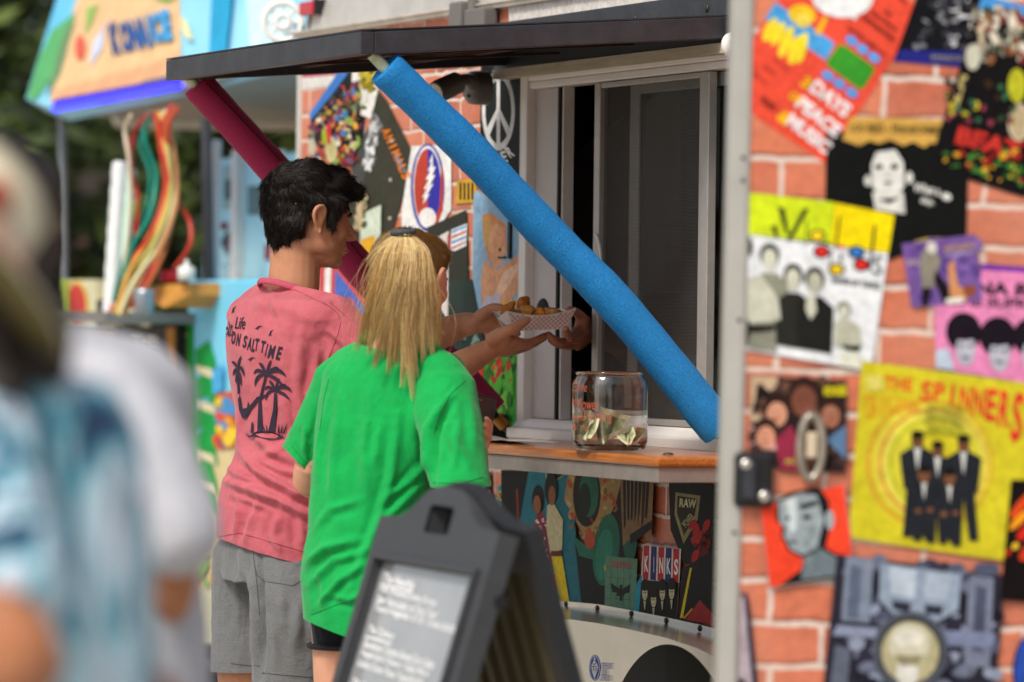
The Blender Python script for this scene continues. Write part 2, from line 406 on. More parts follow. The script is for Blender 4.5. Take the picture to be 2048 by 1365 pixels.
        s.rect(x-.1*h, y-.17*h, x+.1*h, y-.13*h, hair); return s.poly([(x, y-.45*h), (x+.05*h, y-.27*h), (x-.05*h, y-.27*h)], tuple(c*.7 for c in lin(skin)))
    def build(s, name, parent, **k):
        return s.mb.obj(name, INK, parent, s.pl.M, **k)
# ================================================================== FOOD TRAILER
WO = P(1020, 650, 10.77); WO.z = 0
WP = Plane(WO, (.3903, -.9207, 0), (0, 0, 1))
def ws(px, py=650, off=0): return WP.hit(px, py, off)[0]
def wz(px, py, off=0): return WP.hit(px, py, off)[1]
def hit_s(px, py, s):
    """(y, z) where the pixel ray meets the trailer cross-section at x = s"""
    d = ray(px, py); o = WP.o+WP.x*s; t = (o-EYE).dot(WP.x)/d.dot(WP.x); l = WP.Mi @ (EYE+d*t); return l.y, l.z
def WL(x, y, z): return WP.M @ Vector((x, y, z))
trailer = empty('food_trailer', WP.M, label='brick-print food trailer covered with record posters, serving window and awning open', cat='food trailer')
M_brick = brick_mat('brick_print'); 
M_alu = mat('brushed_aluminium', '#cfcac1', .36, .45, var=.14, vscale=9, bump=.15, bscale=60, bdist=.001)
M_alu2 = mat('polished_aluminium', '#d8d3c9', .24, .85, var=.1, vscale=6, bump=.1, bscale=25, bdist=.001)
M_white = mat('white_frame_paint', '#e6e0da', .4, var=.05, vscale=14, bump=.05)
M_grey = mat('grey_panel', '#bdb6b4', .5, var=.06, vscale=8)
M_black = mat('black_steel', '#1e1e21', .42, .2, var=.35, vscale=25, bump=.3, bscale=90)
M_char = mat('charcoal_paint', '#34353a', .42, .1, var=.3, vscale=18, bump=.25, bscale=120)
M_rust = mat('rusty_steel', '#17100c', .8, .1, var=.2, vscale=9, col2='#4a2a18', bump=.4, bscale=60)
M_dark = mat('dark_interior', '#0e0d0d', .7, var=.3)
M_rubber = mat('rubber', '#101011', .8, var=.2)
M_screw = mat('screw_steel', '#4a4744', .45, .7)
sL, sR = ws(596), WP.Mi @ Vector((0, 0, 0)) and 0
sR = (WP.Mi @ (WP.o+WP.x*((10.77-7.55)/.9207))).x
zT = wz(800, 39); zB = wz(1078, 1246)
wx0, wx1 = ws(1036, 500, .02)+.006, ws(1482); wz0 = wz(1040, 872); wz1 = wz(1250, 118)
print('wall', sL, sR, zT, 'win', wx0, wx1, wz0, wz1)
wb = MB(); TH = .045
wb.box((sL, 0, zB), (wx0, TH, zT)); wb.box((wx1, 0, zB), (sR, TH, zT)); wb.box((wx0, 0, zB), (wx1, TH, wz0)); wb.box((wx0, 0, wz1), (wx1, TH, zT))
wall = wb.obj('side_wall', M_brick, trailer, WP.M)
b = MB()
b.box((sL, 2.15, zB), (sR, 2.19, zT)); b.box((sL, TH, zB), (sL+.04, 2.15, zT)); b.box((sR-.04, TH, zB), (sR, 2.15, zT))
b.box((sL+.04, TH, zB), (sR-.04, 2.15, zB+.05)); b.obj('body_shell', mat('shell_white', '#b5b0aa', .5), trailer, WP.M)
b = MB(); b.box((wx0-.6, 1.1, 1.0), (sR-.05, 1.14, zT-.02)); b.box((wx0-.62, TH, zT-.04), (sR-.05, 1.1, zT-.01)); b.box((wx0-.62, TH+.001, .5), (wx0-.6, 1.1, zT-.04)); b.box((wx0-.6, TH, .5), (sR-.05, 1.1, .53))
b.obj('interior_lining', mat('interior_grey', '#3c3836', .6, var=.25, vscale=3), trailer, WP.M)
# cooker hood with its sloping front, and the dark equipment under it
def inner(px, py, off): return WP.hit(px, py, -off)
hp = [inner(*q, .30) for q in ((1112, 344), (1203, 262), (1330, 180), (1330, 586), (1112, 592))]
b = MB(); b.prism([(x, z) for x, z in hp][::-1], .30, .34); b.obj('cooker_hood', mat('hood_steel', '#b0a8a4', .45, .3, vscale=7), trailer, WP.M)
b = MB()
x0 = inner(1105, 600, .7)[0]; x1 = inner(1400, 600, .7)[0]
for py, h in ((622, .012), (690, .02), (716, .012), (748, .03)):
    z = inner(1150, py, .7)[1]; b.box((x0, .68, z-h/2), (x1, .74, z+h/2))
b.box((x0, .74, .6), (x1, 1.0, inner(1150, 600, .74)[1])); b.obj('griddle', mat('griddle_black', '#2a2626', .35, .5), trailer, WP.M)
# top trim, rounded roof edge and corner casting
b = MB(); prof = []
for i in range(9):
    a = R(90)*i/8; prof.append((-.015+.23*(1-math.cos(a)), zT+.23*math.sin(a)))
vs = [(x, y, z) for x in np.linspace(sL+.10, sR, 30) for y, z in prof]
b.add(vs, [(i*9+j, (i+1)*9+j, (i+1)*9+j+1, i*9+j+1) for i in range(29) for j in range(8)], smooth=True)
b.box((sL+.1, .215, zT+.228), (sR, 2.19, zT+.24)); b.obj('roof', M_alu, trailer, WP.M)
b = MB(); vs = []
for k in range(7):
    t = R(90)*k/6; ox = (sL+.10)-.115*math.sin(t)
    for y, z in prof: vs.append((ox, y+.12*(1-math.cos(t))-.004, z+.004-(.03*(1-math.cos(t)) if z > zT+.01 else 0)))
b.add(vs, [(i*9+j, i*9+j+1, (i+1)*9+j+1, (i+1)*9+j) for i in range(6) for j in range(8)], smooth=True)
b.box((sL-.02, .1, zT-.02), (sL+.0, 2.15, zT+.2)); b.obj('roof_corner', M_alu, trailer, WP.M)
b = MB(); b.box((sL-.012, -.022, zT-.012), (sR, .0-.001, zT+.006)); b.box((sL-.012, -.028, zT-.002), (sR, -.022, zT+.004)); b.obj('drip_rail', mat('rail_aluminium', '#cfc4b6', .45, .5, var=.2, vscale=12), trailer, WP.M, bevel=.002)
for i, (px, py) in enumerate(((673, 43), (778, 30), (888, 15), (1008, 0), (593, 55))):
    s, z = WP.hit(px, py, .02); o_ = MB().ell((0, 0, 0), (.007, .004, .007), n=8).obj('rivet', M_screw, trailer, Matrix.Translation(WL(s, .0, z)) @ WP.M.to_3x3().to_4x4())
s, z = WP.hit(622, 17, .02)
b = MB(); b.box((s-.055, -.035, z-.018), (s+.045, .03, z+.018)); lens = b.obj('marker_light', mat('red_lens', '#c0102a', .2, coat=.5), trailer, WP.M, bevel=.006)
b = MB(); b.box((s+.045, -.03, z-.02), (s+.06, .03, z+.02)); b.obj('lamp_holder', M_black, lens, WP.M)
b = MB(); b.box((sL-.012, -.008, zB), (sL+.014, .03, zT-.012)); b.obj('corner_trim', mat('trim_offwhite', '#cfcac2', .4, .3), trailer, WP.M, bevel=.003)
# front-end box, round vent guard behind the corner
b = MB(); p = [P(558, 196, 12.25), P(592, 276, 12.25)]
l0, l1 = WP.Mi @ p[0], WP.Mi @ p[1]
b.box((sL-.09, .02, l1.z), (sL-.02, .2, l0.z)); b.box((sL-.1, .05, l1.z+.02), (sL-.09, .17, l0.z-.02)); b.obj('hinge_box', M_black, trailer, WP.M, bevel=.008)
c = P(566, 44, 12.6); b = MB()
for rr, w in ((.052, .010), (.018, .010)): 
    pts = [c+Vector((math.cos(t)*rr, 0, math.sin(t)*rr)) for t in np.linspace(0, 2*math.pi, 25)]; b.tube(pts, w, n=8, caps=False)
for k in range(8):
    t = math.pi*k/4; d = Vector((math.cos(t), 0, math.sin(t))); b.tube([c+d*.01, c+d*.05], .006, n=6)
b.obj('vent_guard', mat('guard_white', '#e6e6e2', .5), trailer, WP.M if False else None)
# window --------------------------------------------------------------
b = MB(); F = -.020
pL = ws(1036, 500, .02), ws(1050, 500, .02)
wzt = wz(1047, 141)
b.box((pL[0], F, wz0-.005), (wx0-.0005, -.0005, wz1+.0)); b.box((wx0-.0004, F, wz0-.005), (pL[1], .04, wz1+.0)); b.box((wx1-.004, F, wz0-.005), (wx1+.03, -.0005, wz1))
b.box((pL[0], F-.003, wz(1250, 118)), (wx1+.03, -.0005, wz(1250, 112)))
wf = b.obj('window_frame', M_white, trailer, WP.M, bevel=.003)
def z_at(px, py, off=0): return wz(px, py, off)
b = MB(); zt1, zt0 = wz(1250, 119), wz(1250, 160)
b.box((pL[1], -.018, zt0+.018), (wx1, .02, zt1-.002)); b.box((pL[1], -.014, zt0), (wx1, .03, zt0+.0175)); b.obj('window_header', M_white, wf, WP.M, bevel=.004)
zs0 = wz(1040, 874); zs1 = wz(1040, 836)
b = MB(); b.prism([(0, 0)], 0, 0) if False else None
prof = [(-.045, zs0), (-.045, zs0+.022), (-.030, zs0+.026), (-.020, zs1-.006), (-.012, zs1), (.06, zs1), (.06, zs0)]
x0_, x1_ = pL[0]+.002, wx1+.03
n_ = len(prof); b.add([(x0_, y, z) for y, z in prof]+[(x1_, y, z) for y, z in prof], [tuple(range(n_))[::-1], tuple(range(n_, 2*n_))]+[(i, (i+1) % n_, (i+1) % n_+n_, i+n_) for i in range(n_)])
b.obj('window_sill', M_white, wf, WP.M, bevel=.002)
b = MB(); b.box((pL[1]+.0005, .002, zs1+.001), (ws(1114, 500), .03, zt0-.001)); jp = b.obj('fixed_panel', M_grey, trailer, WP.M, bevel=.002)
s_, z_ = WP.hit(1085, 628); b = MB(); b.lathe([(.0, .0), (.034, .0), (.036, .004)], (s_, -.002, z_), n=24, axis='y'); b.obj('finger_recess', M_dark, jp, WP.M)
b = MB(); b.box((ws(1114, 500), -.002, zs1+.001), (ws(1118, 500), .03, zt0-.001)); b.obj('rubber_seal', M_rubber, wf, WP.M)
b = MB(); b.box((ws(1118, 500)+.0003, .004, zs1+.001), (ws(1121, 500), .03, zt0-.001)); b.obj('track_edge', M_white, wf, WP.M)
M_sash = mat('sash_aluminium', '#b4b0aa', .4, .4, var=.08)
xa, xb, xc, xd = ws(1195, 500), ws(1206, 500), ws(1403, 500), ws(1424, 500)
b = MB(); zb_ = zs1+.002; zz = zt0-.002
b.box((xa, -.012, zb_), (xb, .008, zz)); b.box((xc+.006, -.012, zb_), (xd, .008, zz)); b.box((xc, -.004, zb_), (xc+.006, .004, zz)); b.box((xb, -.010, zb_), (xc, .006, zb_+.014)); b.box((xb, -.010, zz-.012), (xc, .006, zz))
sash = b.obj('sliding_sash', M_sash, trailer, WP.M, bevel=.002)
# insect screen: fine woven wires as a procedural weave
m = bpy.data.materials.new('insect_screen'); m.use_nodes = True; n = m.node_tree; bs = n.nodes['Principled BSDF']; bs.inputs['Base Color'].default_value = (*lin('#4e4945'), 1); bs.inputs['Roughness'].default_value = .7
tc = n.nodes.new('ShaderNodeTexCoord')
def wave(ax):
    w = n.nodes.new('ShaderNodeTexWave'); w.wave_type = 'BANDS'; w.bands_direction = ax; w.inputs['Scale'].default_value = 105; n.links.new(tc.outputs['Object'], w.inputs['Vector']); return w
wa, wb2 = wave('X'), wave('Z'); mxn = n.nodes.new('ShaderNodeMath'); mxn.operation = 'MAXIMUM'; n.links.new(wa.outputs['Fac'], mxn.inputs[0]); n.links.new(wb2.outputs['Fac'], mxn.inputs[1])
mr = n.nodes.new('ShaderNodeMapRange'); mr.inputs[1].default_value = .55; mr.inputs[2].default_value = .95; mr.inputs[3].default_value = .14; mr.inputs[4].default_value = .8; n.links.new(mxn.outputs[0], mr.inputs[0]); n.links.new(mr.outputs[0], bs.inputs['Alpha'])
b = MB(); b.add([(xb, 0, zb_+.014), (xc, 0, zb_+.014), (xc, 0, zz-.012), (xb, 0, zz-.012)], [(0, 1, 2, 3)]); b.obj('insect_screen', m, sash, WP.M)
b = MB(); xe, xf = ws(1262, 500, -.025), ws(1281, 500, -.025)
b.box((xe, .018, zb_+.02), (xf, .034, zz)); b.box((xf, .018, zz-.03), (xd+.1, .034, zz)); b.obj('inner_sash', M_sash, wf, WP.M, bevel=.002)
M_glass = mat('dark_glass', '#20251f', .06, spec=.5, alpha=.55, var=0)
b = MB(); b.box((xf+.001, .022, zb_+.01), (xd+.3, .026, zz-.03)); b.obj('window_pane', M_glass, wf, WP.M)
b = MB(); s_, z_ = WP.hit(1212, 500); pts = [(s_+.012*math.sin(t), -.02-.012*math.cos(t)*.5, z_+.034*math.cos(t)) for t in np.linspace(.1, math.pi-.1, 9)]; b.tube(pts, .004, n=6); b.obj('sash_handle', M_white, sash, WP.M)
a = Art(WP, None, base=-.02); a.text('MENU', 1428, 468, 1447, 480, '#9aa09a'); a.text('PICK UP', 1428, 772, 1450, 786, '#cfcfcf')
a.m = lambda u, v: WP.hit(u, v, -.02)
# ---------------------------------------------------------------- counter
fs, fz = WP.hit(1314, 914, .35); s0c = ws(968, 900, .35)-.35
TC = fz; TW = .021
b = MB(); b.box((s0c, -.352, TC-TW), (fs+.003, -.046, TC)); ct = b.obj('counter_top', None or mat('varnished_wood', '#c47a35', .28, var=.3, vscale=7, stretch=(1.2, 26, 26), coat=.4, col2='#8f4c1c', detail=8), trailer, WP.M, bevel=.006)
b = MB(); b.box((s0c, -.345, TC-TW-.031), (fs-.004, -.341, TC-TW-.0005)); b.box((fs-.008, -.341, TC-TW-.031), (fs-.004, -.002, TC-TW-.0005)); b.box((s0c, -.341, TC-TW-.031), (fs-.008, -.02, TC-TW-.028)); b.obj('counter_apron', mat('apron_aluminium', '#96918a', .4, .4, var=.2, vscale=12), ct, WP.M, bevel=.001)
for px in (1028, 1390, 1215):
    s_ = ws(px, 890, .2); b = MB(); b.ell((s_, -.26, TC), (.012, .012, .0045), n=12); b.obj('bolt_head', M_screw, ct, WP.M)
b = MB(); b.box((pL[0], -.04, zs0-.02), (wx1+.03, -.0006, zs0-.001)); b.obj('ledge_strip', mat('ledge_cream', '#c9beb0', .5), trailer, WP.M, bevel=.002)
# ---------------------------------------------------------------- awning
sN = ws(1477, 600); sF = 0.0
yF, zF = hit_s(331, 118, sF); yN, zN = hit_s(722, 66, sN)
yo = (yF+yN)/2; zo = (zF+zN)/2; zh = wz(1450, 38); BH = .046
print('awning out', yF, zF, yN, zN, 'hinge', zh)
def AW(x, t, dz): return Vector((x, t*yo-.02*(1-t), zh*(1-t)+zo*t+dz))
def bar(b, p, q, w, h):
    """box bar p->q, w horizontal across, h below"""
    d = (q-p); sd_ = Vector((d.y, -d.x, 0)).normalized()*w/2
    vs = [p-sd_, p+sd_, q+sd_, q-sd_]; vs = [v-Vector((0, 0, h)) for v in vs]+vs
    b.add(vs, [(0, 3, 2, 1), (4, 5, 6, 7), (0, 1, 5, 4), (1, 2, 6, 5), (2, 3, 7, 6), (3, 0, 4, 7)])
b = MB(); w = .03
bar(b, AW(sF, 1, 0)+Vector((0, w/2, 0)), AW(sN, 1, 0)+Vector((0, w/2, 0)), w, BH); aw = b.obj('awning', M_char, trailer, WP.M, bevel=.002)
b = MB(); bar(b, AW(sN-w/2, 1, .0005)+Vector((0, w+.001, 0)), AW(sN-w/2, 0, 0), w, BH); b.obj('awning_side_bar', M_char, aw, WP.M, bevel=.002)
b = MB(); bar(b, AW(sF+w/2, 1, .0005)+Vector((0, w+.001, 0)), AW(sF+w/2, 0, 0), w, BH); b.obj('awning_side_bar', M_char, aw, WP.M, bevel=.002)
b = MB(); e = .004
q = [AW(sF+.001, 1, e), AW(sN-.001, 1, e), AW(sN-.001, 0, e), AW(sF+.001, 0, e)]; b.add(q+[v-Vector((0, 0, .003)) for v in q], [(0, 1, 2, 3), (7, 6, 5, 4), (0, 4, 5, 1), (1, 5, 6, 2), (2, 6, 7, 3), (3, 7, 4, 0)]); b.obj('awning_skin', M_char, aw, WP.M)
b = MB()
for t in (.3, .62): bar(b, AW(sF+w+.001, t, -.002), AW(sN-w-.001, t, -.002), .025, .03)
for f in (.33, .66):
    x = sF+(sN-sF)*f; bar(b, AW(x, .95, -.032), AW(x, .05, -.032), .02, .006)
b.obj('awning_rib', M_rust, aw, WP.M)
b = MB(); q = [AW(sF+w, .96, -.004), AW(sN-w, .96, -.004), AW(sN-w, .0, -.004), AW(sF+w, .0, -.004)]; b.add(q, [(3, 2, 1, 0)]); b.obj('awning_underside', M_rust, aw, WP.M)
b = MB(); bar(b, AW(sF+w+.001, .955, -.040), AW(sN-w-.001, .955, -.040), .012, .004); b.obj('awning_lip', mat('copper_edge', '#6b3a20', .5, .4), aw, WP.M)
b = MB(); b.box((sF-.05, -.03, zh-.055), (sN+.05, -.001, zh+.055)); hin = b.obj('hinge_board', M_char, trailer, WP.M, bevel=.002)
for px, py in ((1270, 38), (1414, 17)):
    s_, z_ = WP.hit(px, py, .03); MB().ell((s_, -.031, z_), (.009, .003, .009), n=10).obj('screw', M_screw, hin, WP.M)
b = MB(); b.box((sF-.02, -.045, zh-.078), (sN+.02, -.001, zh-.056)); b.obj('header_board', mat('cream_board', '#b5a88f', .6, var=.2, vscale=10, stretch=(1, 10, 10)), trailer, WP.M)
bvu = BVHTree.FromPolygons([WP.M @ v for v in q], [(0, 1, 2, 3)])
for px, py in ((664, 133), (873, 134), (903, 137), (932, 133), (961, 130), (1290, 104)):
    h_ = bvu.ray_cast(EYE, ray(px, py).normalized())
    if h_[0] is not None: MB().ell(h_[0]-Vector((0, 0, .003)), (.004, .004, .003), n=8).obj('awning_bolt', mat('bolt_bright', '#d8d4cc', .3), aw)
# struts sleeved in foam noodles
def noodle(pts, rad, name, m, **k):
    pts = [Vector(p) for p in pts]; q = []
    n_ = len(pts)
    for i in range(n_-1):
        p0, p1, p2, p3 = pts[max(i-1, 0)], pts[i], pts[i+1], pts[min(i+2, n_-1)]
        for j in range(14):
            t = j/14; q.append(.5*((2*p1)+(p2-p0)*t+(2*p0-5*p1+4*p2-p3)*t*t+(3*p1-p0-3*p2+p3)*t**3))
    q.append(pts[-1]); N_ = len(q)
    rr = [rad[0]+(rad[1]-rad[0])*i/(N_-1)+.0004*math.sin(i*1.7)+.0007*math.sin(i*.5+1) for i in range(N_)]
    b = MB(); b.tube(q, [r*.94 if i in (0, N_-1) else r for i, r in enumerate(rr)], n=48, caps=False)
    b.tube(q, [r*.36 for r in rr], n=16, caps=False)
    for e in (0, -1):
        T = (q[1]-q[0] if e == 0 else q[-1]-q[-2]).normalized(); u = Vector((0, 0, 1)); u = (u-T*u.dot(T)).normalized(); v = T.cross(u); vs = []
        for j in range(48):
            t = 2*math.pi*j/48; d = u*math.cos(t)+v*math.sin(t); vs += [q[e]+d*rr[e]*.94, q[e]+d*rr[e]*.36]
        b.add(vs, [(2*j, 2*j+1, 2*((j+1) % 48)+1, 2*((j+1) % 48)) for j in range(48)])
    return b.obj(name, m, **k)
M_fblue = mat('blue_foam', '#0462a6', .75, var=.28, vscale=260, bump=.7, bscale=300, bdist=.003, col2='#1490d6')
M_fpink = mat('pink_foam', '#8a0e3c', .75, var=.22, vscale=260, bump=.6, bscale=300, bdist=.003, col2='#a01a4c')
dN = (WP.M @ AW(sN, 1, 0)-EYE).dot(_f); dF = (WP.M @ AW(sF, 1, 0)-EYE).dot(_f)
dWn = 9.64; dWf = 10.72
bn = noodle([P(770, 136, dN+.05), P(930, 292, dN+.12), P(1090, 462, dN+.19), P(1250, 628, dN+.23), P(1440, 862, dWn-.06)], (.0385, .0425), 'foam_noodle', M_fblue,
       label='bright blue foam noodle sleeved over the awning strut nearest the camera', cat='pool noodle', group='foam noodles padding the awning struts')
pn = noodle([P(394, 168, dF+.04), P(560, 352, dF+.1), P(745, 566, dF+.17), P(985, 826, dWf-.1)], (.0375, .0395), 'foam_noodle', M_fpink,
       label='dark pink foam noodle sleeved over the far awning strut, behind the dark-haired man', cat='pool noodle', group='foam noodles padding the awning struts')
for e, (a0, a1, pts) in enumerate((((744, 108), (1452, 880), [dN+.04, dWn-.04]), ((376, 152), (1018, 862), [dF+.03, dWf-.04]))):
    p, q = P(*a0, pts[0]), P(*a1, pts[1])
    mid = (P(1010, 376, dN+.155) if e == 0 else P(655, 462, dF+.135))
    MB().tube([p, p.lerp(mid, .5), mid, mid.lerp(q, .5), q], .010, n=12).obj('awning_strut', mat('strut_black', '#16120f', .4, .3), aw)
    d = (p-q).normalized()
    MB().tube([q+d*.015, q+d*.045], .015, n=16).obj('strut_collar', mat('brass', '#9a6a30', .35, .8), aw)
    MB().tube([p-d*.0, p-d*.05], .013, n=12).obj('strut_tip', mat('galvanised', '#b9bd9c', .4, .5, var=.3), aw)
s_, z_ = WP.hit(1020, 868); b = MB(); b.prism([(s_-.03, z_-.075), (s_+.01, z_-.075), (s_+.01, z_+.03), (s_-.0, z_+.045), (s_-.02, z_+.045), (s_-.03, z_+.03)], -.05, -.001); br = b.obj('strut_bracket', M_black, trailer, WP.M, bevel=.004)
b = MB(); b.lathe([(0, 0), (.017, 0), (.017, .012), (0, .012)], (s_-.012, -.064, z_-.03), axis='y', n=18); b.obj('pivot_disc', M_screw, br, WP.M)
bvn = BVHTree.FromPolygons([pn.matrix_basis @ v.co for v in pn.data.vertices], [tuple(p.vertices) for p in pn.data.polygons])
bvn2 = BVHTree.FromPolygons([bn.matrix_basis @ v.co for v in bn.data.vertices], [tuple(p.vertices) for p in bn.data.polygons])
for nb_, pts_ in ((pn, [(412, 166), (470, 226), (520, 278), (566, 328)]), (pn, [(700, 486), (760, 560)])):
    q_ = []
    for a_, c_ in zip(pts_[:-1], pts_[1:]):
        for k in range(8):
            d_ = ray(a_[0]+(c_[0]-a_[0])*k/8, a_[1]+(c_[1]-a_[1])*k/8).normalized(); h_ = bvn.ray_cast(EYE, d_)
            if h_[0] is not None: q_.append(h_[0]+d_*.0006)
    if len(q_) > 2: MB().tube(q_, .0022, n=6).obj('slit', mat('slit_shadow', '#3c0a1c', .9), nb_)
for dx in (-.018, .0): MB().ell((s_+dx, -.051, z_+.012), (.004, .002, .009), n=8).obj('slot', M_dark, br, WP.M)
s_, z_ = WP.hit(1032, 516); b = MB(); b.box((s_-.028, -.035, z_-.003), (s_+.01, -.028, z_+.003)); b.box((s_-.026, -.012, z_-.002), (s_-.012, -.001, z_+.085)); b.obj('window_catch', M_black, trailer, WP.M, bevel=.001)
# flood lamp on the wall under the awning, small lamp on top, globe
M_lamp = mat('lamp_bronze', '#6c6863', .4, .3, var=.1)
p0, p1 = P(871, 186, 10.55), P(914, 166, 10.6); pc = P(950, 176, 10.74)
b = MB(); b.tube([p0, p0.lerp(p1, .2), p1], [.025, .027, .026], n=24); fl = b.obj('flood_lamp', M_lamp, trailer)
b = MB(); b.tube([p0-(p1-p0)*.02, p0+(p1-p0)*.06], [.0225, .0235], n=24); b.obj('lamp_lens', mat('lamp_glass', '#d8d8d0', .2), fl)
b = MB(); b.chain([p1, P(932, 160, 10.64), P(944, 168, 10.66)], [.016, .014, .018], n=12); b.obj('swivel_arm', M_lamp, fl)
b = MB(); b.lathe([(0, -.022), (.026, -.022), (.038, -.012), (.040, 0), (.040, .03)], (0, 0, 0), axis='y', n=28); b.v = [tuple(WP.x*x+WP.y*y+Vector((0, 0, z))+pc) for x, y, z in b.v]; b.obj('lamp_base', M_lamp, fl)
for dx, dz in ((-.02, .02), (.015, -.02)): MB().ell(pc+WP.y*-.022+WP.x*dx+Vector((0, 0, dz)), (.005, .005, .005), n=8).obj('lamp_screw', M_screw, fl)
s_, z_ = WP.hit(965, 46); b = MB(); b.box((s_-.07, -.06, z_-.02), (s_+.0, -.001, z_+.05)); b.box((s_+.002, -.05, z_-.02), (s_+.12, -.01, z_+.03)); b.tube([Vector((s_+.01, -.03, z_+.03)), Vector((s_+.01, -.03, z_+.06))], .012, n=10); b.obj('junction_box', mat('box_grey', '#6d6864', .5), trailer, WP.M, bevel=.006)
MB().ell(P(1462, 90, 9.6), (.021, .021, .026), n=20).obj('globe_lamp', mat('globe_white', '#e9e5e2', .3), trailer)
# ---------------------------------------------------------------- fender, wheel
OF = .21
top = [(1060, 1232), (1076, 1212), (1100, 1204), (1131, 1203), (1195, 1209), (1262, 1221), (1332, 1235), (1400, 1250), (1470, 1268), (1530, 1300)]
low = [(1076, 1236), (1088, 1222), (1108, 1215), (1135, 1214), (1195, 1222), (1262, 1234), (1332, 1248), (1400, 1265), (1466, 1284), (1520, 1315)]
fr = [(1098, 1262), (1104, 1248), (1116, 1241), (1140, 1239), (1196, 1247), (1262, 1260), (1332, 1276), (1392, 1296), (1450, 1324), (1500, 1362)]
# real heights on the trailer: hits on the wall plane / fender front plane
T = [WP.hit(x, y, .017) for x, y in top]; Lw = [WP.hit(x, y, .017) for x, y in low]; Fp = [WP.hit(x, y, OF) for x, y in fr]
b = MB(); n_ = len(T)
b.add([(x, -.017, z) for x, z in T]+[(x, -.017, z) for x, z in Lw], [(i, i+1, i+1+n_, i+n_) for i in range(n_-1)])
b.add([(x, -.0005, z+.001) for x, z in T]+[(x, -.017, z) for x, z in T], [(i, i+1, i+1+n_, i+n_) for i in range(n_-1)]); fend = b.obj('fender', M_alu2, trailer, WP.M)
b = MB(); K = 9; vs = []
for i in range(n_):
    (x0, z0), (x1, z1) = Lw[i], Fp[i]
    for k in range(K):
        a_ = R(90)*k/(K-1); vs.append((x0+(x1-x0)*math.sin(a_)**.9, -.017-(OF-.017)*math.sin(a_), z1+(z0-z1)*math.cos(a_)))
b.add(vs, [(i*K+j, (i+1)*K+j, (i+1)*K+j+1, i*K+j+1) for i in range(n_-1) for j in range(K-1)], smooth=True)
zbt = .62
cx_, cz_ = WP.hit(1345, 1290, OF); ra = .37; cz_ -= ra
# front sheet: strips between the rounded edge and the arch / bottom
xs = [p[0] for p in Fp]; zs_ = [p[1] for p in Fp]
def ftop(x): return float(np.interp(x, xs, zs_))
def fbot(x):
    if abs(x-cx_) < ra: return max(zbt, cz_+math.sqrt(ra*ra-(x-cx_)**2))
    return zbt
xl = WP.hit(1104, 1262, OF)[0]; N_ = 90; vs = []
for i in range(N_+1):
    x = xs[0]+(xs[-1]-xs[0])*i/N_
    lo = fbot(x)
    slope = ftop(x) - max(0, (xs[0]+.33-x))*0
    edge = ftop(xs[0]) - (x-xs[0])*2.3           # left edge runs down to the right
    lo = max(lo, edge) if x < xs[0]+.32 else lo
    vs += [(x, -OF, ftop(x)), (x, -OF, min(lo, ftop(x)-.001))]
b.add(vs, [(2*i, 2*i+1, 2*i+3, 2*i+2) for i in range(N_)])
b.obj('fender_skirt', M_alu2, fend, WP.M)
for px, py in ((1131, 1209), (1194, 1217), (1262, 1228), (1332, 1242), (1399, 1257), (1083, 1220)):
    s_, z_ = WP.hit(px, py, .018); MB().ell((s_, -.018, z_), (.009, .003, .007), n=10).obj('fender_bolt', M_black, fend, WP.M)
b = MB(); b.box((xs[0]-.2, .06, .3), (xs[-1], .09, zB+.0)); b.box((xs[0]+.16, -.003, zB-.1), (xs[-1], -.0008, cz_+ra+.012)); b.obj('wheel_well', M_dark, trailer, WP.M)
b = MB(); b.lathe([(.18, -.10), (.30, -.10), (.335, -.07), (.335, .07), (.30, .10), (.18, .10)], (cx_, -.08, .34), axis='y', n=40); wheel = b.obj('wheel', M_rubber, trailer, WP.M)
b = MB(); b.lathe([(0, -.04), (.05, -.06), (.06, -.03), (.17, -.05), (.18, -.09), (.18, .05)], (cx_, -.08, .34), axis='y', n=32); b.obj('rim', M_alu, wheel, WP.M)
b = MB(); b.box((sL-.9, .6, .38), (sR, .7, .46)); b.box((sL-.9, 1.5, .38), (sR, 1.6, .46)); b.box((sL-.9, .6, .40), (sL-.8, 1.6, .46)); b.box((sL-.85, 1.05, 0), (sL-.8, 1.1, .4)); b.obj('chassis', M_black, trailer, WP.M)
a = Art(WP, None, base=OF, step=.0003); a.m = lambda u, v: WP.hit(u, v, OF)
b_ = '#21408f'
a.ell(1190, 1336, 11.5, 26, b_); a.ell(1190, 1336, 10, 24.5, '#c9c8c4'); a.ell(1190, 1336, 9, 23, b_)
a.poly([(1190, 1314), (1198, 1336), (1190, 1358), (1182, 1336)], '#c9c8c4'); a.ell(1190, 1325, 4, 5, b_); a.ell(1190, 1325, 2.6, 3.4, '#c9c8c4')
a.text('ITS', 1184, 1332, 1196, 1342, b_, .01)
a.text('INDEPENDENT', 1202, 1326, 1226, 1338, b_, -.005, rot=3); a.text('TORSION', 1202, 1339, 1216, 1350, b_, -.005, rot=3); a.text('SUSPENSION', 1200, 1350, 1223, 1362, b_, -.005, rot=3)
a.build('maker_badge', fend)
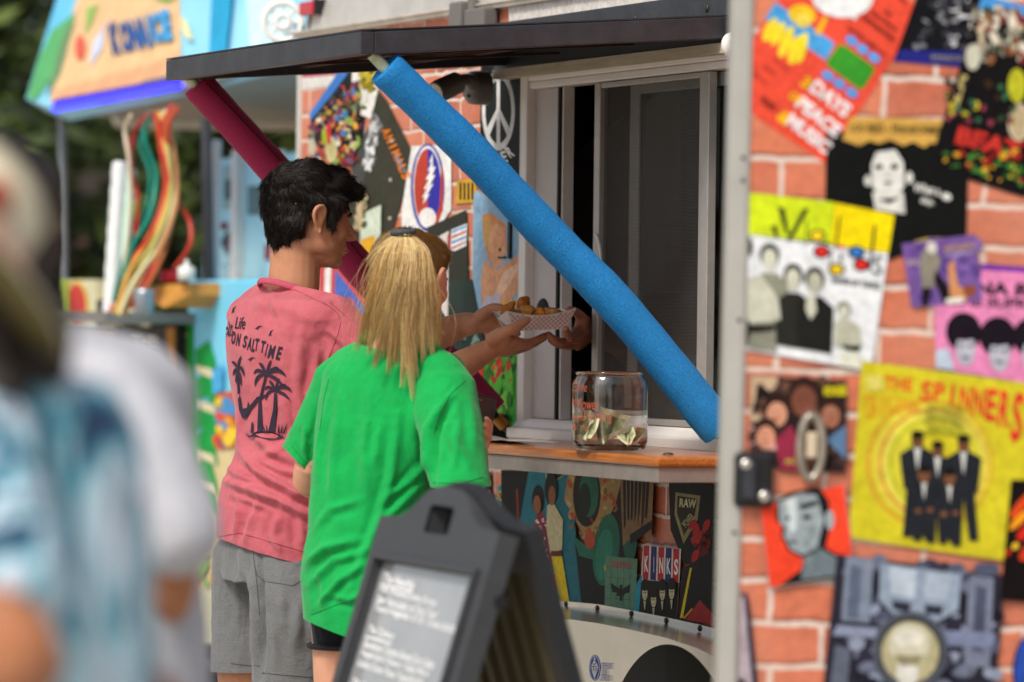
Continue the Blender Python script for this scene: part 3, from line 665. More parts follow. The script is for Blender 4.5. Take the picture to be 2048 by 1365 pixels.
# ================================================================== RECORD POSTERS PRINTED ON THE WALL
lvl = [0]
def PA(step=.00008):
    lvl[0] += 1
    return Art(WP, None, base=.0008+lvl[0]*.0005, step=step)
TRZ = ['#c9b98a', '#3a2a20', '#b5412c', '#d8a23a', '#4a78b0', '#2a2a2a', '#c86f4a', '#8fae4a', '#e6dcc0', '#7a3a5a', '#5a4a3a', '#1a1a1a']
a = PA(); a.poly([(601, 140), (700, 132), (684, 168), (602, 180)], '#dcd8d2'); a.poly([(603, 140), (676, 135), (676, 150), (603, 156)], '#b03050'); a.build('poster', wall)
a = PA(); a.poly([(620, 228), (682, 138), (738, 132), (725, 330), (640, 340), (632, 300)], '#20201e'); a.poly([(620, 228), (682, 138), (705, 136), (665, 190), (622, 242)], '#3f78c4')
a.specks(625, 165, 722, 330, 430, TRZ, 2.5, 6.5, 1.2, 3, lambda x, y: y > 250-(x-620)*1.25+12)
a.ell(669, 300, 11, 26, '#d2cc9c'); a.ell(669, 300, 8, 20, '#bdb27c'); a.ell(632, 295, 6, 18, '#b9b49a'); a.poly([(660, 250), (668, 245), (668, 290), (655, 285)], '#c8303a'); a.poly([(650, 262), (658, 258), (662, 292), (652, 290)], '#9fb02c')
a.text('MUSIC', 688, 306, 722, 330, '#8f2c2c', .03, rot=-38); a.build('poster', wall)
a = PA(); a.poly([(706, 138), (757, 135), (758, 185), (754, 243), (704, 222)], '#e6e4dc')
a.specks(722, 140, 752, 180, 50, ['#b8a52a', '#8f7f1a', '#d0c040', '#5a4a10'], 3, 7, 1, 5); a.specks(712, 208, 738, 218, 16, ['#6a6a30', '#3a3a20'], 2, 4, .7, 6); a.rect(724, 180, 738, 205, '#d9d6cc'); a.build('poster', wall)
a = PA(); a.poly([(758, 180), (775, 200), (835, 320), (800, 420), (760, 560), (690, 560), (700, 400), (742, 246)], '#3a382c')
a.poly([(704, 330), (745, 240), (738, 330), (712, 420)], '#4a4a46')
a.specks(733, 228, 768, 340, 120, ['#a8a8a8', '#cfcfcf', '#6a6a6a', '#e2e2e2'], 2, 5, 2.2, 8, lambda x, y: abs((x-757)+(y-235)*.22) < 9)
for i, ch in enumerate('ANIMALS'):
    a.text(ch, 776+i*6.6-6.5, 264+i*14.6-9, 776+i*6.6+6.5, 264+i*14.6+9, '#e67a14', .03, rot=64)
a.text('THE BEST OF', 782, 322, 824, 331, '#9aa6b8', .01, rot=62)
for x, y in ((787, 282), (730, 328), (784, 360), (783, 437)): a.ell(x, y, 3, 4, '#b9b4a8', n=10)
a.build('poster', wall)
a = PA(); a.poly([(806, 420), (826, 292), (905, 290), (905, 420), (870, 470), (806, 470)], '#e8e6e2')
a.ell(858, 376, 34, 88, '#3a3a9c', n=48); a.ell(858, 374, 29, 82, '#e6e2e2', n=48); a.ell(858, 376, 27, 78, '#3432a0', n=48)
a.ell(858, 376, 27, 78, '#b8402e', a0=90, a1=270); a.poly([(886, 330), (890, 345), (889, 420), (876, 452), (868, 456), (882, 410), (884, 360)], '#b8402e')
a.poly([(868, 308), (861, 326), (866, 325), (858, 343), (864, 342), (854, 360), (861, 359), (850, 379), (857, 378), (847, 396), (852, 395), (848, 410), (863, 388), (857, 390), (870, 368), (863, 370), (874, 350), (867, 351), (875, 334), (869, 335)], '#ece9e6')
a.ell(858, 436, 17, 20, '#e8e4e0'); a.build('poster', wall)
a = PA(); a.poly([(916, 362), (955, 356), (958, 405), (914, 408)], '#d0a030')
for i, x in enumerate((922, 930, 938, 946)): a.rect(x, 366, x+4, 400, '#27231e')
a.build('poster', wall)
a = PA(); a.poly([(858, 455), (936, 420), (942, 620), (880, 680), (850, 620)], '#33342c')
a.poly([(880, 474), (901, 462), (899, 640), (886, 620)], '#d9d2cc'); a.poly([(906, 460), (938, 447), (936, 492), (912, 503), (905, 500)], '#dfe1e0')
for i in range(4): a.poly([(907, 462+i*11), (937, 450+i*11), (936, 455+i*10), (907, 467+i*11)], ('#6aa0cc', '#c8493c', '#4a80c0', '#c8594c')[i])
a.poly([(899, 470), (904, 466), (904, 500), (898, 505)], '#b84038'); a.build('poster', wall)
a = PA(); a.poly([(951, 392), (958, 380), (1056, 440), (1054, 640), (948, 616)], '#8fb4cf')
for i in range(3): a.rect(953, 415+i*4, 964, 416.5+i*4, '#5a86a8')
a.poly([(968, 430), (985, 426), (1015, 450), (1018, 500), (1006, 530), (980, 520), (970, 470)], '#d9925e'); a.ell(980, 470, 10, 38, '#cfa060', rot=-6)
a.ell(998, 492, 17, 44, '#dfa37a'); a.poly([(972, 520), (1000, 540), (1054, 500), (1054, 565), (1016, 615), (968, 612), (966, 560)], '#e0a27c'); a.poly([(1050, 520), (1012, 545), (988, 600), (996, 606), (1026, 566)], '#ecc0a2')
a.ell(1004, 500, 3, 4, '#4a2c20', n=8); a.poly([(975, 596), (1004, 586), (1004, 612), (968, 614)], '#c3bccb'); a.poly([(1004, 606), (1054, 598), (1054, 622), (1000, 622)], '#dba544')
a.build('poster', wall)
a = PA(); a.poly([(966, 120), (1055, 116), (1054, 380), (974, 340), (964, 300)], '#16171a')
a.ell(1001, 222, 33, 80, '#dad8d6', n=48); a.ell(1001, 222, 26, 66, '#20241f', n=48)
a.rect(997.5, 152, 1004.5, 292, '#dad8d6')
a.poly([(997, 218), (1004, 218), (1026, 262), (1020, 275)], '#dad8d6'); a.poly([(1005, 218), (998, 218), (976, 262), (982, 275)], '#dad8d6')
for i, ch in enumerate('FLOWER'): a.text(ch, 972+i*10, 147-i*1.5-abs(i-2.5)*-2, 981+i*10, 166-i*1.5-abs(i-2.5)*-2, '#d6d4d0', .03, rot=(i-2.5)*14)
for i, ch in enumerate('POWER'): a.text(ch, 975+i*11, 303+3.2*i-i*i*1.9+7, 986+i*11, 327+3.2*i-i*i*1.9+7, '#e6e4e0', .035, rot=-(i-2)*16)
a.build('poster', wall)
a = PA(); a.poly([(903, 560), (950, 560), (975, 700), (960, 770), (900, 700)], '#2c3a34'); a.specks(912, 640, 965, 690, 26, ['#8fae9a', '#4a6a5a', '#1e2a26'], 2, 5, 1.5, 9); a.build('poster', wall)
a = PA(); a.poly([(962, 700), (1056, 640), (1050, 862), (962, 860)], '#3c9c2c'); a.specks(968, 690, 1028, 855, 90, ['#57b83a', '#2c7a22', '#7fc94a', '#1f5a1c'], 4, 9, 2.4, 11, lambda x, y: y > 700 or x > 985); a.specks(990, 690, 1028, 765, 22, ['#c8392c', '#e0582c'], 2, 5, 1.6, 12)
a.poly([(962, 700), (974, 690), (974, 760), (962, 770)], '#d8452f'); a.build('poster', wall)
a = PA(); a.poly([(955, 858), (1050, 835), (1050, 890), (955, 890)], '#3a9a70'); a.specks(976, 840, 1028, 884, 30, ['#f0e6e6', '#c84a6a', '#222222', '#e8a0b0'], 3, 6, 1.2, 13); a.build('poster', wall)
a = PA(); a.poly([(640, 500), (740, 480), (740, 700), (650, 700)], '#c84a4a'); a.poly([(655, 540), (668, 520), (664, 700), (652, 700)], '#e8e4e2'); a.poly([(676, 540), (740, 620), (735, 700), (672, 700)], '#4a68b8'); a.ell(703, 622, 14, 26, '#c8503c'); a.ell(703, 622, 8, 15, '#3a54a8'); a.build('poster', wall)
a = PA(); a.poly([(726, 430), (768, 410), (766, 500), (726, 505)], '#c9d4c0'); a.poly([(728, 480), (756, 470), (756, 520), (728, 530)], '#d9a126'); a.specks(718, 390, 736, 470, 24, ['#8a9a6a', '#c8b08a', '#5a5a3a'], 3, 6, 2, 14); a.build('poster', wall)
# white banner strip high on the wall
a = PA(); a.poly([(1024, 12), (1500, -60), (1500, -4), (1024, 52)], '#dcd4cc'); a.build('banner', wall)
# ---- under the counter
a = PA(); a.poly([(900, 940), (987, 946), (984, 1075), (900, 1060)], '#120e18'); a.specks(940, 965, 985, 1060, 80, ['#e0501e', '#c8a020', '#c02850', '#20306a', '#0e0e10', '#0e0e10'], 2.5, 7, 1.5, 15); a.build('poster', wall)
a = PA(); a.poly([(1002, 975), (1015, 965), (1017, 1080), (1003, 1085)], '#2a8a96'); a.ell(1008, 992, 5.5, 10, '#c8a83a'); a.text('5', 1004.5, 986, 1011, 998, '#3a2a10'); a.build('poster', wall)
a = PA(); a.poly([(1010, 940), (1072, 944), (1076, 1010), (1040, 1090), (1010, 1080)], '#121113'); a.poly([(1040, 980), (1043, 978), (1048, 1080), (1044, 1080)], '#8a3428'); a.build('poster', wall)
a = PA(); a.poly([(1066, 940), (1150, 945), (1172, 1205), (1050, 1210), (1040, 1090)], '#1f6f7c')
a.poly([(1104, 944), (1138, 948), (1102, 975)], '#15191a'); a.line([(1100, 945), (1102, 974), (1136, 950)], 1.4, '#b8a56a')
# two singers in patterned shirts
a.ell(1085, 1000, 13, 30, '#171210'); a.poly([(1077, 1040), (1092, 1022), (1106, 1050), (1112, 1130), (1098, 1160), (1084, 1140), (1078, 1100)], '#8a2838'); a.specks(1080, 1035, 1110, 1140, 70, ['#d8c0c0', '#e6dcd8', '#a83a4a'], 1.2, 2.6, 1.3, 21, lambda x, y: x < 1076+(y-1020)*.34 + 24); a.ell(1084, 1010, 8, 19, '#8f5a3c')
a.ell(1112, 978, 13, 32, '#191310'); a.poly([(1104, 1012), (1116, 1004), (1136, 1040), (1134, 1100), (1110, 1106), (1103, 1060)], '#c9bf94'); a.poly([(1112, 1110), (1134, 1112), (1150, 1212), (1130, 1214)], '#d6bc1c'); a.rect(1112, 1102, 1134, 1113, '#5a2a1a'); a.ell(1114, 992, 7, 20, '#8f5a3c')
a.poly([(1050, 1075), (1076, 1060), (1076, 1140), (1052, 1150)], '#8a1f5a'); a.poly([(1060, 1105), (1092, 1100), (1094, 1150), (1064, 1170)], '#b87a3a')
a.build('poster', wall)
a = PA(); a.poly([(1050, 1160), (1084, 1120), (1078, 1160), (1126, 1150), (1122, 1175), (1100, 1210), (1060, 1215)], '#b8241e'); a.text('Jackson', 1072, 1142, 1130, 1168, '#14100e', .06, rot=-6); a.text('Jackson', 1073, 1141, 1131, 1167, '#d83c30', .02, rot=-6); a.build('poster', wall)
a = PA(); a.poly([(1146, 946), (1256, 950), (1240, 1010), (1194, 1100), (1170, 1060), (1138, 1000)], '#a98a56'); a.specks(1142, 955, 1245, 1085, 60, ['#b8502c', '#c8a86a', '#8a6a3a'], 2, 5, 1.4, 25, lambda x, y: y < 1080 and abs(x-1192) < (1120-y)*.6)
a.ell(1183, 990, 27, 64, '#1d1412', n=40); a.ell(1188, 985, 19, 50, '#1d6a52', n=40); a.ell(1180, 1000, 12, 34, '#16281f'); a.ell(1190, 1080, 11, 18, '#b8502c'); a.build('poster', wall)
a = PA(); a.poly([(1256, 950), (1256, 1090), (1290, 1215), (1172, 1206), (1160, 1090), (1196, 1100), (1240, 1010)], '#0e1211')
a.ell(1222, 1100, 26, 72, '#1f6a56', n=40, rot=6); a.ell(1218, 1110, 17, 52, '#2a8068', rot=6); a.poly([(1156, 1072), (1200, 1104), (1204, 1122), (1168, 1112)], '#23705a'); a.ell(1224, 1136, 6, 9, '#d6b020'); a.ell(1225, 1136, 2.5, 7, '#10100e'); a.ell(1270, 1080, 14, 46, '#1a5a4a'); a.build('poster', wall)
a = PA(); a.poly([(1250, 950), (1318, 958), (1312, 1090), (1290, 1060), (1256, 1092)], '#8a6a46')
for i in range(7): a.poly([(1256+i*8, 956), (1262+i*8, 957), (1262+i*7, 1050-((i*37) % 30)), (1258+i*7, 1060-((i*23) % 28))], '#16131a')
a.poly([(1270, 1070), (1316, 1040), (1316, 1056), (1272, 1090)], '#15121a'); a.build('poster', wall)
a = PA(); a.poly([(1348, 962), (1440, 968), (1440, 1120), (1380, 1130), (1352, 1060)], '#100f12'); a.poly([(1362, 985), (1412, 992), (1406, 1040), (1378, 1088), (1360, 1030)], '#8f8a5e'); a.poly([(1366, 992), (1406, 998), (1400, 1034), (1379, 1072), (1365, 1026)], '#2a2a1e'); a.text('RAW', 1370, 998, 1404, 1016, '#c9c49a', .04, rot=4); a.text('POWER', 1374, 1034, 1402, 1048, '#b0aa80', .02, rot=-50)
a.specks(1396, 1040, 1425, 1120, 20, ['#a81f1f', '#5a1414'], 4, 9, 1.6, 31); a.build('poster', wall)
a = PA(); a.poly([(1222, 1112), (1286, 1118), (1282, 1220), (1220, 1214)], '#5f8a72')
for i in range(1, 5): a.line([(1222+i*12.5, 1113+i), (1220+i*12.5, 1214+i)], .9, '#3f6a56'); a.line([(1222, 1112+i*21), (1284, 1117+i*21)], .9, '#3f6a56')
a.text('Airplane', 1232, 1122, 1276, 1138, '#b85a5a', .02, rot=4); a.poly([(1252, 1178), (1232, 1166), (1236, 1184), (1246, 1186), (1243, 1192), (1251, 1192), (1258, 1192), (1262, 1187), (1270, 1186), (1272, 1168), (1256, 1179)], '#18201c'); a.rect(1251, 1170, 1256, 1202, '#1e1a16'); a.build('poster', wall)
a = PA(); a.poly([(1298, 1090), (1374, 1098), (1366, 1240), (1288, 1228)], '#d9d4d0')
for i, c in enumerate(('#b8222c', '#26306e', '#b8222c', '#26306e', '#b8222c')):
    x = 1299+i*15; a.poly([(x, 1091+i*1.6), (x+11.5, 1092+i*1.6), (x+9.5, 1160+i*1.6), (x-2, 1158+i*1.6)], c); a.text('KINKS'[i], x+(4 if i == 1 else 1.5), 1112+i*1.6, x+(7 if i == 1 else 9.5), 1144+i*1.6, '#e9e4e0', .03, rot=1)
a.poly([(1290, 1180), (1300, 1160), (1370, 1166), (1366, 1240), (1288, 1228)], '#171412')
for x, y in ((1302, 1186), (1320, 1200), (1338, 1186), (1357, 1184)): a.ell(x, y-8, 9, 20, '#14110f'); a.ell(x, y+1, 5.4, 14, '#c6bf9c'); a.ell(x, y-10, 6.4, 6, '#14110f'); a.rect(x-3.4, y-1, x+3.4, y+.6, '#4a4230'); a.rect(x-1.8, y+8, x+1.8, y+9.4, '#6a5a44'); a.poly([(x-2.6, y+16), (x+2.6, y+16), (x+.6, y+34), (x-.6, y+34)], '#b9b394')
a.build('poster', wall)
a = PA(); a.poly([(1376, 1138), (1440, 1100), (1440, 1250), (1368, 1240)], '#171214'); a.poly([(1392, 1136), (1396, 1136), (1378, 1236), (1372, 1236)], '#c8b420'); a.poly([(1378, 1236), (1396, 1216), (1398, 1219), (1382, 1238)], '#c88a20'); a.poly([(1384, 1240), (1412, 1200), (1440, 1230), (1440, 1250)], '#8a2a2a'); a.build('poster', wall)
a = PA(); a.poly([(1284, 1170), (1296, 1150), (1290, 1226), (1280, 1222)], '#1f8fa8'); a.build('poster', wall)

# ================================================================== OPEN DOOR OF THE TRAILER
e0, e1 = P(1434, 1365, 7.6), P(1467, 0, 7.6)
zax = (e1-e0).normalized(); xax = Vector((1, .12, 0)); xax = (xax-zax*xax.dot(zax)).normalized()
do = P(1451, 650, 7.6); k = do.z/zax.z; do = do-zax*(k-.45)
DP = Plane(do, xax, zax)
DW = 1.42; DH = 2.02
M_brick2 = brick_mat('brick_print_door', bw=.172, rh=.070)
b = MB(); b.box((.030, 0, 0), (DW, .04, DH)); door = b.obj('door', M_brick2, trailer, DP.M)
b = MB(); b.box((-.0, -.006, -.005), (.0295, .046, DH+.005)); b.box((.0295, -.0045, -.005), (.034, -.0005, DH)); ep = b.obj('edge_post', mat('satin_aluminium', '#bab6ae', .42, .35, var=.1, vscale=5), door, DP.M, bevel=.004)
for py in (315, 360, 1065, 920, 640): 
    s_, z_ = DP.hit(1462-(py/1365)*32, py, .008); MB().ell((.022, -.0065, z_), (.004, .002, .004), n=8).obj('edge_screw', M_screw, door, DP.M)
# latch
def dbox(b, x0, y0, x1, y1, o0, o1, **k):
    a0, z0 = DP.hit(x0, y1, o0); a1, z1 = DP.hit(x1, y0, o0); b.box((a0, -o1, z0), (a1, -o0, z1), **k)
b = MB(); dbox(b, 1465, 905, 1546, 1014, .0005, .018); lt = b.obj('door_latch', M_black, door, DP.M, bevel=.008)
b = MB(); dbox(b, 1484, 925, 1512, 1000, .018, .026); b.obj('paddle', M_char, door, DP.M, bevel=.006)
b = MB(); dbox(b, 1516, 918, 1540, 965, .018, .0195); b.obj('recess', M_dark, door, DP.M)
for x, y in ((1492, 929), (1528, 993)):
    s_, z_ = DP.hit(x, y, .02); b = MB(); b.ell((s_, -.022, z_), (.010, .006, .010), n=12); b.obj('lock_barrel', M_alu2, door, DP.M)
# oval hold-back catch
c_ = DP.hit(1622, 895, .01); b = MB()
pts = [(c_[0]+.019*math.cos(t)*(1), -.012, c_[1]+.052*math.sin(t)) for t in np.linspace(0, 2*math.pi, 33)]; b.tube([Vector(p) for p in pts], .0075, n=10, caps=False); hb = b.obj('hold_back_ring', mat('worn_chrome', '#a49a8c', .35, .6, var=.4), door, DP.M)
b = MB(); b.lathe([(0, -.012), (.016, -.010), (.020, -.001)], (c_[0], 0, c_[1]+.05), axis='y', n=20); b.obj('backplate', mat('rusty_plate', '#6a4130', .7, .2, var=.3), door, DP.M); b = MB(); b.lathe([(0, -.012), (.014, -.010), (.018, -.001)], (c_[0], 0, c_[1]-.02), axis='y', n=20); b.obj('backplate', mat('rusty_plate', '#6a4130', .7, .2, var=.3), door, DP.M)
b = MB(); b.box((c_[0]-.009, -.02, c_[1]-.018), (c_[0]+.009, -.013, c_[1]+.025)); b.obj('ivory_block', mat('ivory', '#c9b79c', .5), door, DP.M, bevel=.003)
dl = [0]
def DA(): dl[0] += 1; return Art(DP, None, base=.0006+dl[0]*.0006, step=.00006)
def clip_door(o):
    cut(o.data, (.0345, 0, 0), (-1, 0, 0)); cut(o.data, (DW-.001, 0, 0), (1, 0, 0)); cut(o.data, (0, 0, DH-.001), (0, 0, 1)); cut(o.data, (0, 0, .001), (0, 0, -1))
_n = []
def DB(a, lab=None):
    o = a.build('poster', door); clip_door(o)
    if lab: o['label'] = lab
    _n.append(o)
# festival poster
a = DA(); red = '#e8503a'; a.poly([(1636, -121), (1848, 22), (1650, 327), (1438, 184)], red)
a.poly([(1551, 5), (1670, 87), (1652, 122), (1530, 38)], '#4aa0dc')
for x, y, rx, ry, ro in ((1540, 60, 11, 26, 28), (1556, 68, 10, 26, 28), (1572, 84, 10, 34, 22), (1590, 100, 12, 30, 18), (1604, 96, 9, 32, 14)): a.ell(x, y, rx, ry, '#f6dc30', rot=ro)
a.ell(1604, 30, 28, 20, '#f4c828', rot=12); a.ell(1606, 42, 16, 14, '#f2d85a'); a.poly([(1648, 32), (1656, 36), (1640, 72), (1628, 66)], '#f0b428')
a.poly([(1678, 89), (1692, 93), (1750, 136), (1744, 150), (1726, 178), (1716, 178), (1654, 132), (1654, 122)], '#3a962c')
for x, y in ((1703, 82), (1725, 99), (1748, 116), (1655, 152), (1678, 168), (1703, 186)): a.ell(x, y, 15, 10, '#a85a9c', rot=34); a.ell(x, y, 12, 8, '#48a4e8', rot=34)
a.ell(1684, -6, 62, 42, '#ececec', rot=4); a.poly([(1690, 28), (1715, 20), (1712, 42)], '#ececec')
for t, x, y, w, h in (('DAYS', 1661, 198, 92, 30), ('PEACE', 1637, 234, 104, 28), ('MUSIC', 1617, 268, 104, 28)): a.text(t, x-w/2, y-h/2, x+w/2, y+h/2, '#f2e6e6', .05, rot=38)
for t, x, y, w, h in (('3', 1612, 166, 18, 24), ('OF', 1590, 196, 26, 18), ('&', 1568, 236, 26, 26)): a.text(t, x-w/2, y-h/2, x+w/2, y+h/2, '#f6b820', .05, rot=38)
dk = '#6a2420'
for t, x, y, w, h in (('AN', 1774, 26, 18, 9), ('AQUARIAN', 1766, 42, 66, 10), ('EXPOSITION', 1756, 57, 78, 10), ('WHITE LAKE, N.Y.', 1732, 84, 98, 10), ('WITH', 1796, -6, 40, 8), ('FOOD', 1536, 208, 34, 14)): a.text(t, x-w/2, y-h/2, x+w/2, y+h/2, dk, .03, rot=37)
for i, t in enumerate(('FRI', 'SAT', 'SUN')): a.text(t, 1500+i*22, 150-i*14, 1532+i*22, 158-i*14, '#c04438', .02, rot=37)
DB(a, 'orange-red festival poster turned clockwise with DAYS PEACE MUSIC lettering')
a = DA(); a.poly([(1855, -70), (2010, -70), (1930, 136), (1786, 123)], '#15151a'); a.poly([(1800, 100), (1944, 104), (1930, 136), (1786, 123)], '#25287a'); a.specks(1820, -10, 1950, 96, 90, ['#3a3a40', '#8a8a90', '#50505a', '#1a1a1e', '#cfcfd2', '#26262c'], 4, 12, .45, 41, lambda x, y: x > 1838+(80-y)*.55-10 and x < 1945)
a.text('MOTORCADE TOUR', 1862, 112, 1928, 121, '#a8a070', .01, rot=2); DB(a)
# gold-banded black sleeve
a = DA(); a.poly([(1652, 262), (1890, 282), (1936, 340), (1932, 480), (1900, 476), (1780, 520), (1648, 500)], '#131413')
a.poly([(1700, 234), (1888, 240), (1886, 292), (1862, 286), (1848, 296), (1826, 284), (1806, 292), (1780, 280), (1758, 288), (1738, 282), (1718, 292), (1684, 280)], '#cfa24e')
a.text('LOU REED • TRANSFORMER', 1700, 250, 1884, 268, '#2a2418', .03, rot=2)
a.ell(1776, 345, 40, 52, '#0c0c0c'); a.poly([(1742, 330), (1752, 305), (1790, 300), (1806, 325), (1808, 372), (1792, 398), (1764, 400), (1744, 374)], '#deddd6'); a.poly([(1744, 385), (1806, 385), (1810, 428), (1750, 420)], '#dddcd4')
a.ell(1757, 334, 9, 5, '#1c1c1c'); a.ell(1788, 334, 9, 5, '#1c1c1c'); a.ell(1775, 366, 10, 3, '#2c2c2c'); a.ell(1735, 362, 7, 11, '#d6d5cc'); a.ell(1818, 356, 7, 12, '#d6d5cc'); a.poly([(1768, 350), (1780, 350), (1776, 356)], '#8a8a86'); a.poly([(1755, 398), (1800, 396), (1778, 408)], '#131413')
a.text('What a', 1826, 370, 1880, 388, '#e2e2da', .03, rot=10); a.text('day.', 1840, 396, 1868, 412, '#e2e2da', .03, rot=10); a.ell(1892, 394, 10, 7, '#e2e2da', rot=20)
a.ell(1870, 490, 46, 14, '#b8a050', a0=180, a1=360); DB(a)
# crowd sleeve at the right
a = DA(); a.poly([(1964, -10), (2160, 40), (2050, 396), (1856, 334)], '#141214'); a.poly([(1964, -10), (2120, 30), (2110, 62), (1952, 34)], '#4a9ade')
a.specks(1945, 20, 2100, 120, 170, ['#c9b89a', '#2a2420', '#8a5a3c', '#e6dcc8', '#3a4a3a', '#7a2a24', '#1a1a1c', '#9a9484'], 4, 9, 1.3, 44, lambda x, y: x > 1945+(y-20)*-.1)
a.ell(1944, 115, 15, 26, '#c9c8b4'); a.poly([(1922, 150), (1934, 152), (1914, 218), (1902, 216)], '#b3a468'); a.ell(2036, 245, 22, 38, '#cdbfa0'); a.ell(2036, 245, 18, 33, '#b8a684'); a.ell(2032, 172, 18, 34, '#b9b82a'); a.specks(1890, 160, 2030, 250, 50, ['#2a1e28', '#3a2a1c', '#8a3a4a', '#3a6a4a', '#c8b030', '#1a1a1a'], 3, 7, 1, 45)
a.text('BEAT', 1909, 268, 2044, 306, '#a82a28', .06, rot=15); a.text('BEAT', 1911, 270, 2042, 304, '#c8382e', .02, rot=15)
a.specks(1880, 300, 2040, 385, 90, ['#3a6a2a', '#c8c03a', '#a82a24', '#1a2a1a', '#d8a030', '#4a8a3a'], 3, 8, .8, 46, lambda x, y: y < 322+(x-1870)*.33)
DB(a, 'dark crowd-scene poster with red BEAT lettering at the far right of the door')
# lime and yellow group sleeve
a = DA(); a.poly([(1440, 462), (1775, 508), (1742, 742), (1440, 692)], '#e6e8ea'); a.poly([(1440, 379), (1668, 405), (1660, 486), (1440, 464)], '#cfe024'); a.poly([(1669, 406), (1788, 430), (1776, 506), (1660, 490)], '#f2d80c')
K = '#16181e'
a.poly([(1554, 412), (1568, 418), (1578, 470), (1570, 468)], K); a.poly([(1618, 418), (1606, 418), (1572, 482), (1580, 484)], K); a.poly([(1540, 452), (1552, 452), (1556, 478), (1548, 472)], K); a.line([(1612, 440), (1612, 492)], 3, K)
for cx, cy, c in ((1634, 472, '#f2d024'), (1642, 504, '#e0302c'), (1672, 539, '#f2d024'), (1712, 505, '#3a7ac4'), (1722, 530, '#e0302c')): a.ell(cx, cy, 17, 13, K); a.ell(cx, cy, 12, 9, c)
a.ell(1682, 494, 5, 5, '#e0302c'); a.line([(1678, 432), (1670, 500)], 4, K); a.line([(1749, 450), (1738, 540)], 5, K); a.line([(1661, 500), (1658, 548)], 3, K); a.line([(1682, 506), (1680, 524)], 4, K)
a.text('S', 1744, 512, 1764, 550, K, .0, rot=8); a.text('YARDBIRDS', 1640, 410, 1655, 466, '#6a8a2a', 0, rot=-80) if False else None
a.text('SHAPES OF THINGS', 1662, 560, 1760, 573, K, .03, rot=8)
for x, y, h, cc, sk in ((1538, 545, 54, '#8f907c', '#d8d8c4'), (1585, 585, 52, '#2b2a26', '#c6c6b4'), (1628, 592, 50, '#20201e', '#b8b8a4')): a.ell(x, y-34, 20, 24, '#3a3a32'); a.ell(x, y-26, 14, 21, sk); a.poly([(x-34, y+14), (x-10, y), (x+14, y+2), (x+38, y+24), (x+34, y+116), (x-36, y+104)], cc)
a.poly([(1480, 560), (1522, 550), (1556, 600), (1560, 640), (1500, 648), (1484, 620)], '#c9c9b6'); a.poly([(1476, 600), (1500, 650), (1550, 650), (1540, 700), (1478, 690)], '#2b2b24'); a.poly([(1612, 590), (1628, 592), (1632, 622), (1620, 640), (1610, 620)], '#d0d0bc'); a.poly([(1500, 668), (1550, 662), (1552, 704), (1492, 696)], '#8c8c7c')
a.ell(1686, 618, 14, 16, '#8a8a78'); a.ell(1686, 624, 10, 13, '#cfcfbc'); a.poly([(1668, 645), (1688, 636), (1716, 650), (1722, 690), (1668, 694)], '#b9b9a4'); a.poly([(1680, 690), (1720, 692), (1716, 704), (1690, 700)], '#28281f'); a.poly([(1676, 704), (1716, 704), (1722, 738), (1678, 732)], '#dcdccc'); a.ell(1482, 492, 22, 28, '#2a2a26'); a.ell(1480, 494, 16, 22, '#c8c8b4')
DB(a, 'white group poster with lime and yellow top blocks beside the door edge')
# violet sleeve
a2 = DA(); a2.poly([(1960, 528), (2110, 540), (2108, 552), (1960, 540)], '#6a2a9c'); a2.poly([(1868, 612), (1962, 598), (1958, 540), (2110, 550), (2100, 775), (1870, 735)], '#e086b4')
a2.text('DIANA ROSS', 1874, 565, 2136, 592, '#1a1420', .045, rot=3); a2.text('& THE SUPREMES', 1868, 596, 2130, 616, '#1a1420', .03, rot=3)
for x, y, h in ((1930, 732, 78), (1998, 742, 80), (2062, 742, 74)): a2.ell(x-4, y-68, h*.46, h*.5, '#19121a'); a2.ell(x, y-32, h*.25, h*.42, '#b4b4c0'); a2.ell(x-2, y-74, h*.42, h*.30, '#1c141e'); a2.ell(x-9, y-42, 5, 3, '#2a2430', n=8); a2.ell(x+9, y-40, 5, 3, '#2a2430', n=8); a2.ell(x, y-17, 8, 3, '#4a4450', n=8)
a2.poly([(1870, 700), (1896, 698), (1908, 742), (1870, 736)], '#b6c4d4'); DB(a2, 'pink group poster with NA R lettering at the right')
a = DA(); a.poly([(1802, 488), (1864, 482), (1874, 478), (1950, 470), (1964, 600), (1900, 608), (1822, 616)], '#77589c'); a.specks(1806, 484, 1956, 604, 40, ['#6a4a90', '#8466a8', '#5f4488'], 5, 12, 1, 50, lambda x, y: x > 1812)
a.text('OH SUCH', 1886, 490, 1946, 500, '#c8a03a', .03, rot=-6); a.text('COMPANY', 1888, 504, 1950, 512, '#b8a8cc', .02, rot=-5); a.text('STUDIO', 1814, 520, 1870, 530, '#c9b894', .02, rot=-2)
a.poly([(1838, 520), (1848, 496), (1866, 490), (1880, 520), (1866, 576), (1842, 576)], '#8c8476'); a.ell(1862, 496, 10, 12, '#d6cfc4'); a.poly([(1842, 576), (1862, 576), (1854, 612), (1842, 612)], '#1c161c'); a.poly([(1870, 540), (1894, 570), (1902, 604), (1884, 604), (1866, 560)], '#1c161c'); a.poly([(1894, 530), (1906, 520), (1914, 570), (1936, 586), (1930, 602), (1898, 592)], '#c88a5a'); a.ell(1938, 582, 14, 12, '#8a4a34'); a.poly([(1890, 598), (1924, 594), (1926, 606), (1890, 608)], '#e2dccc'); DB(a)
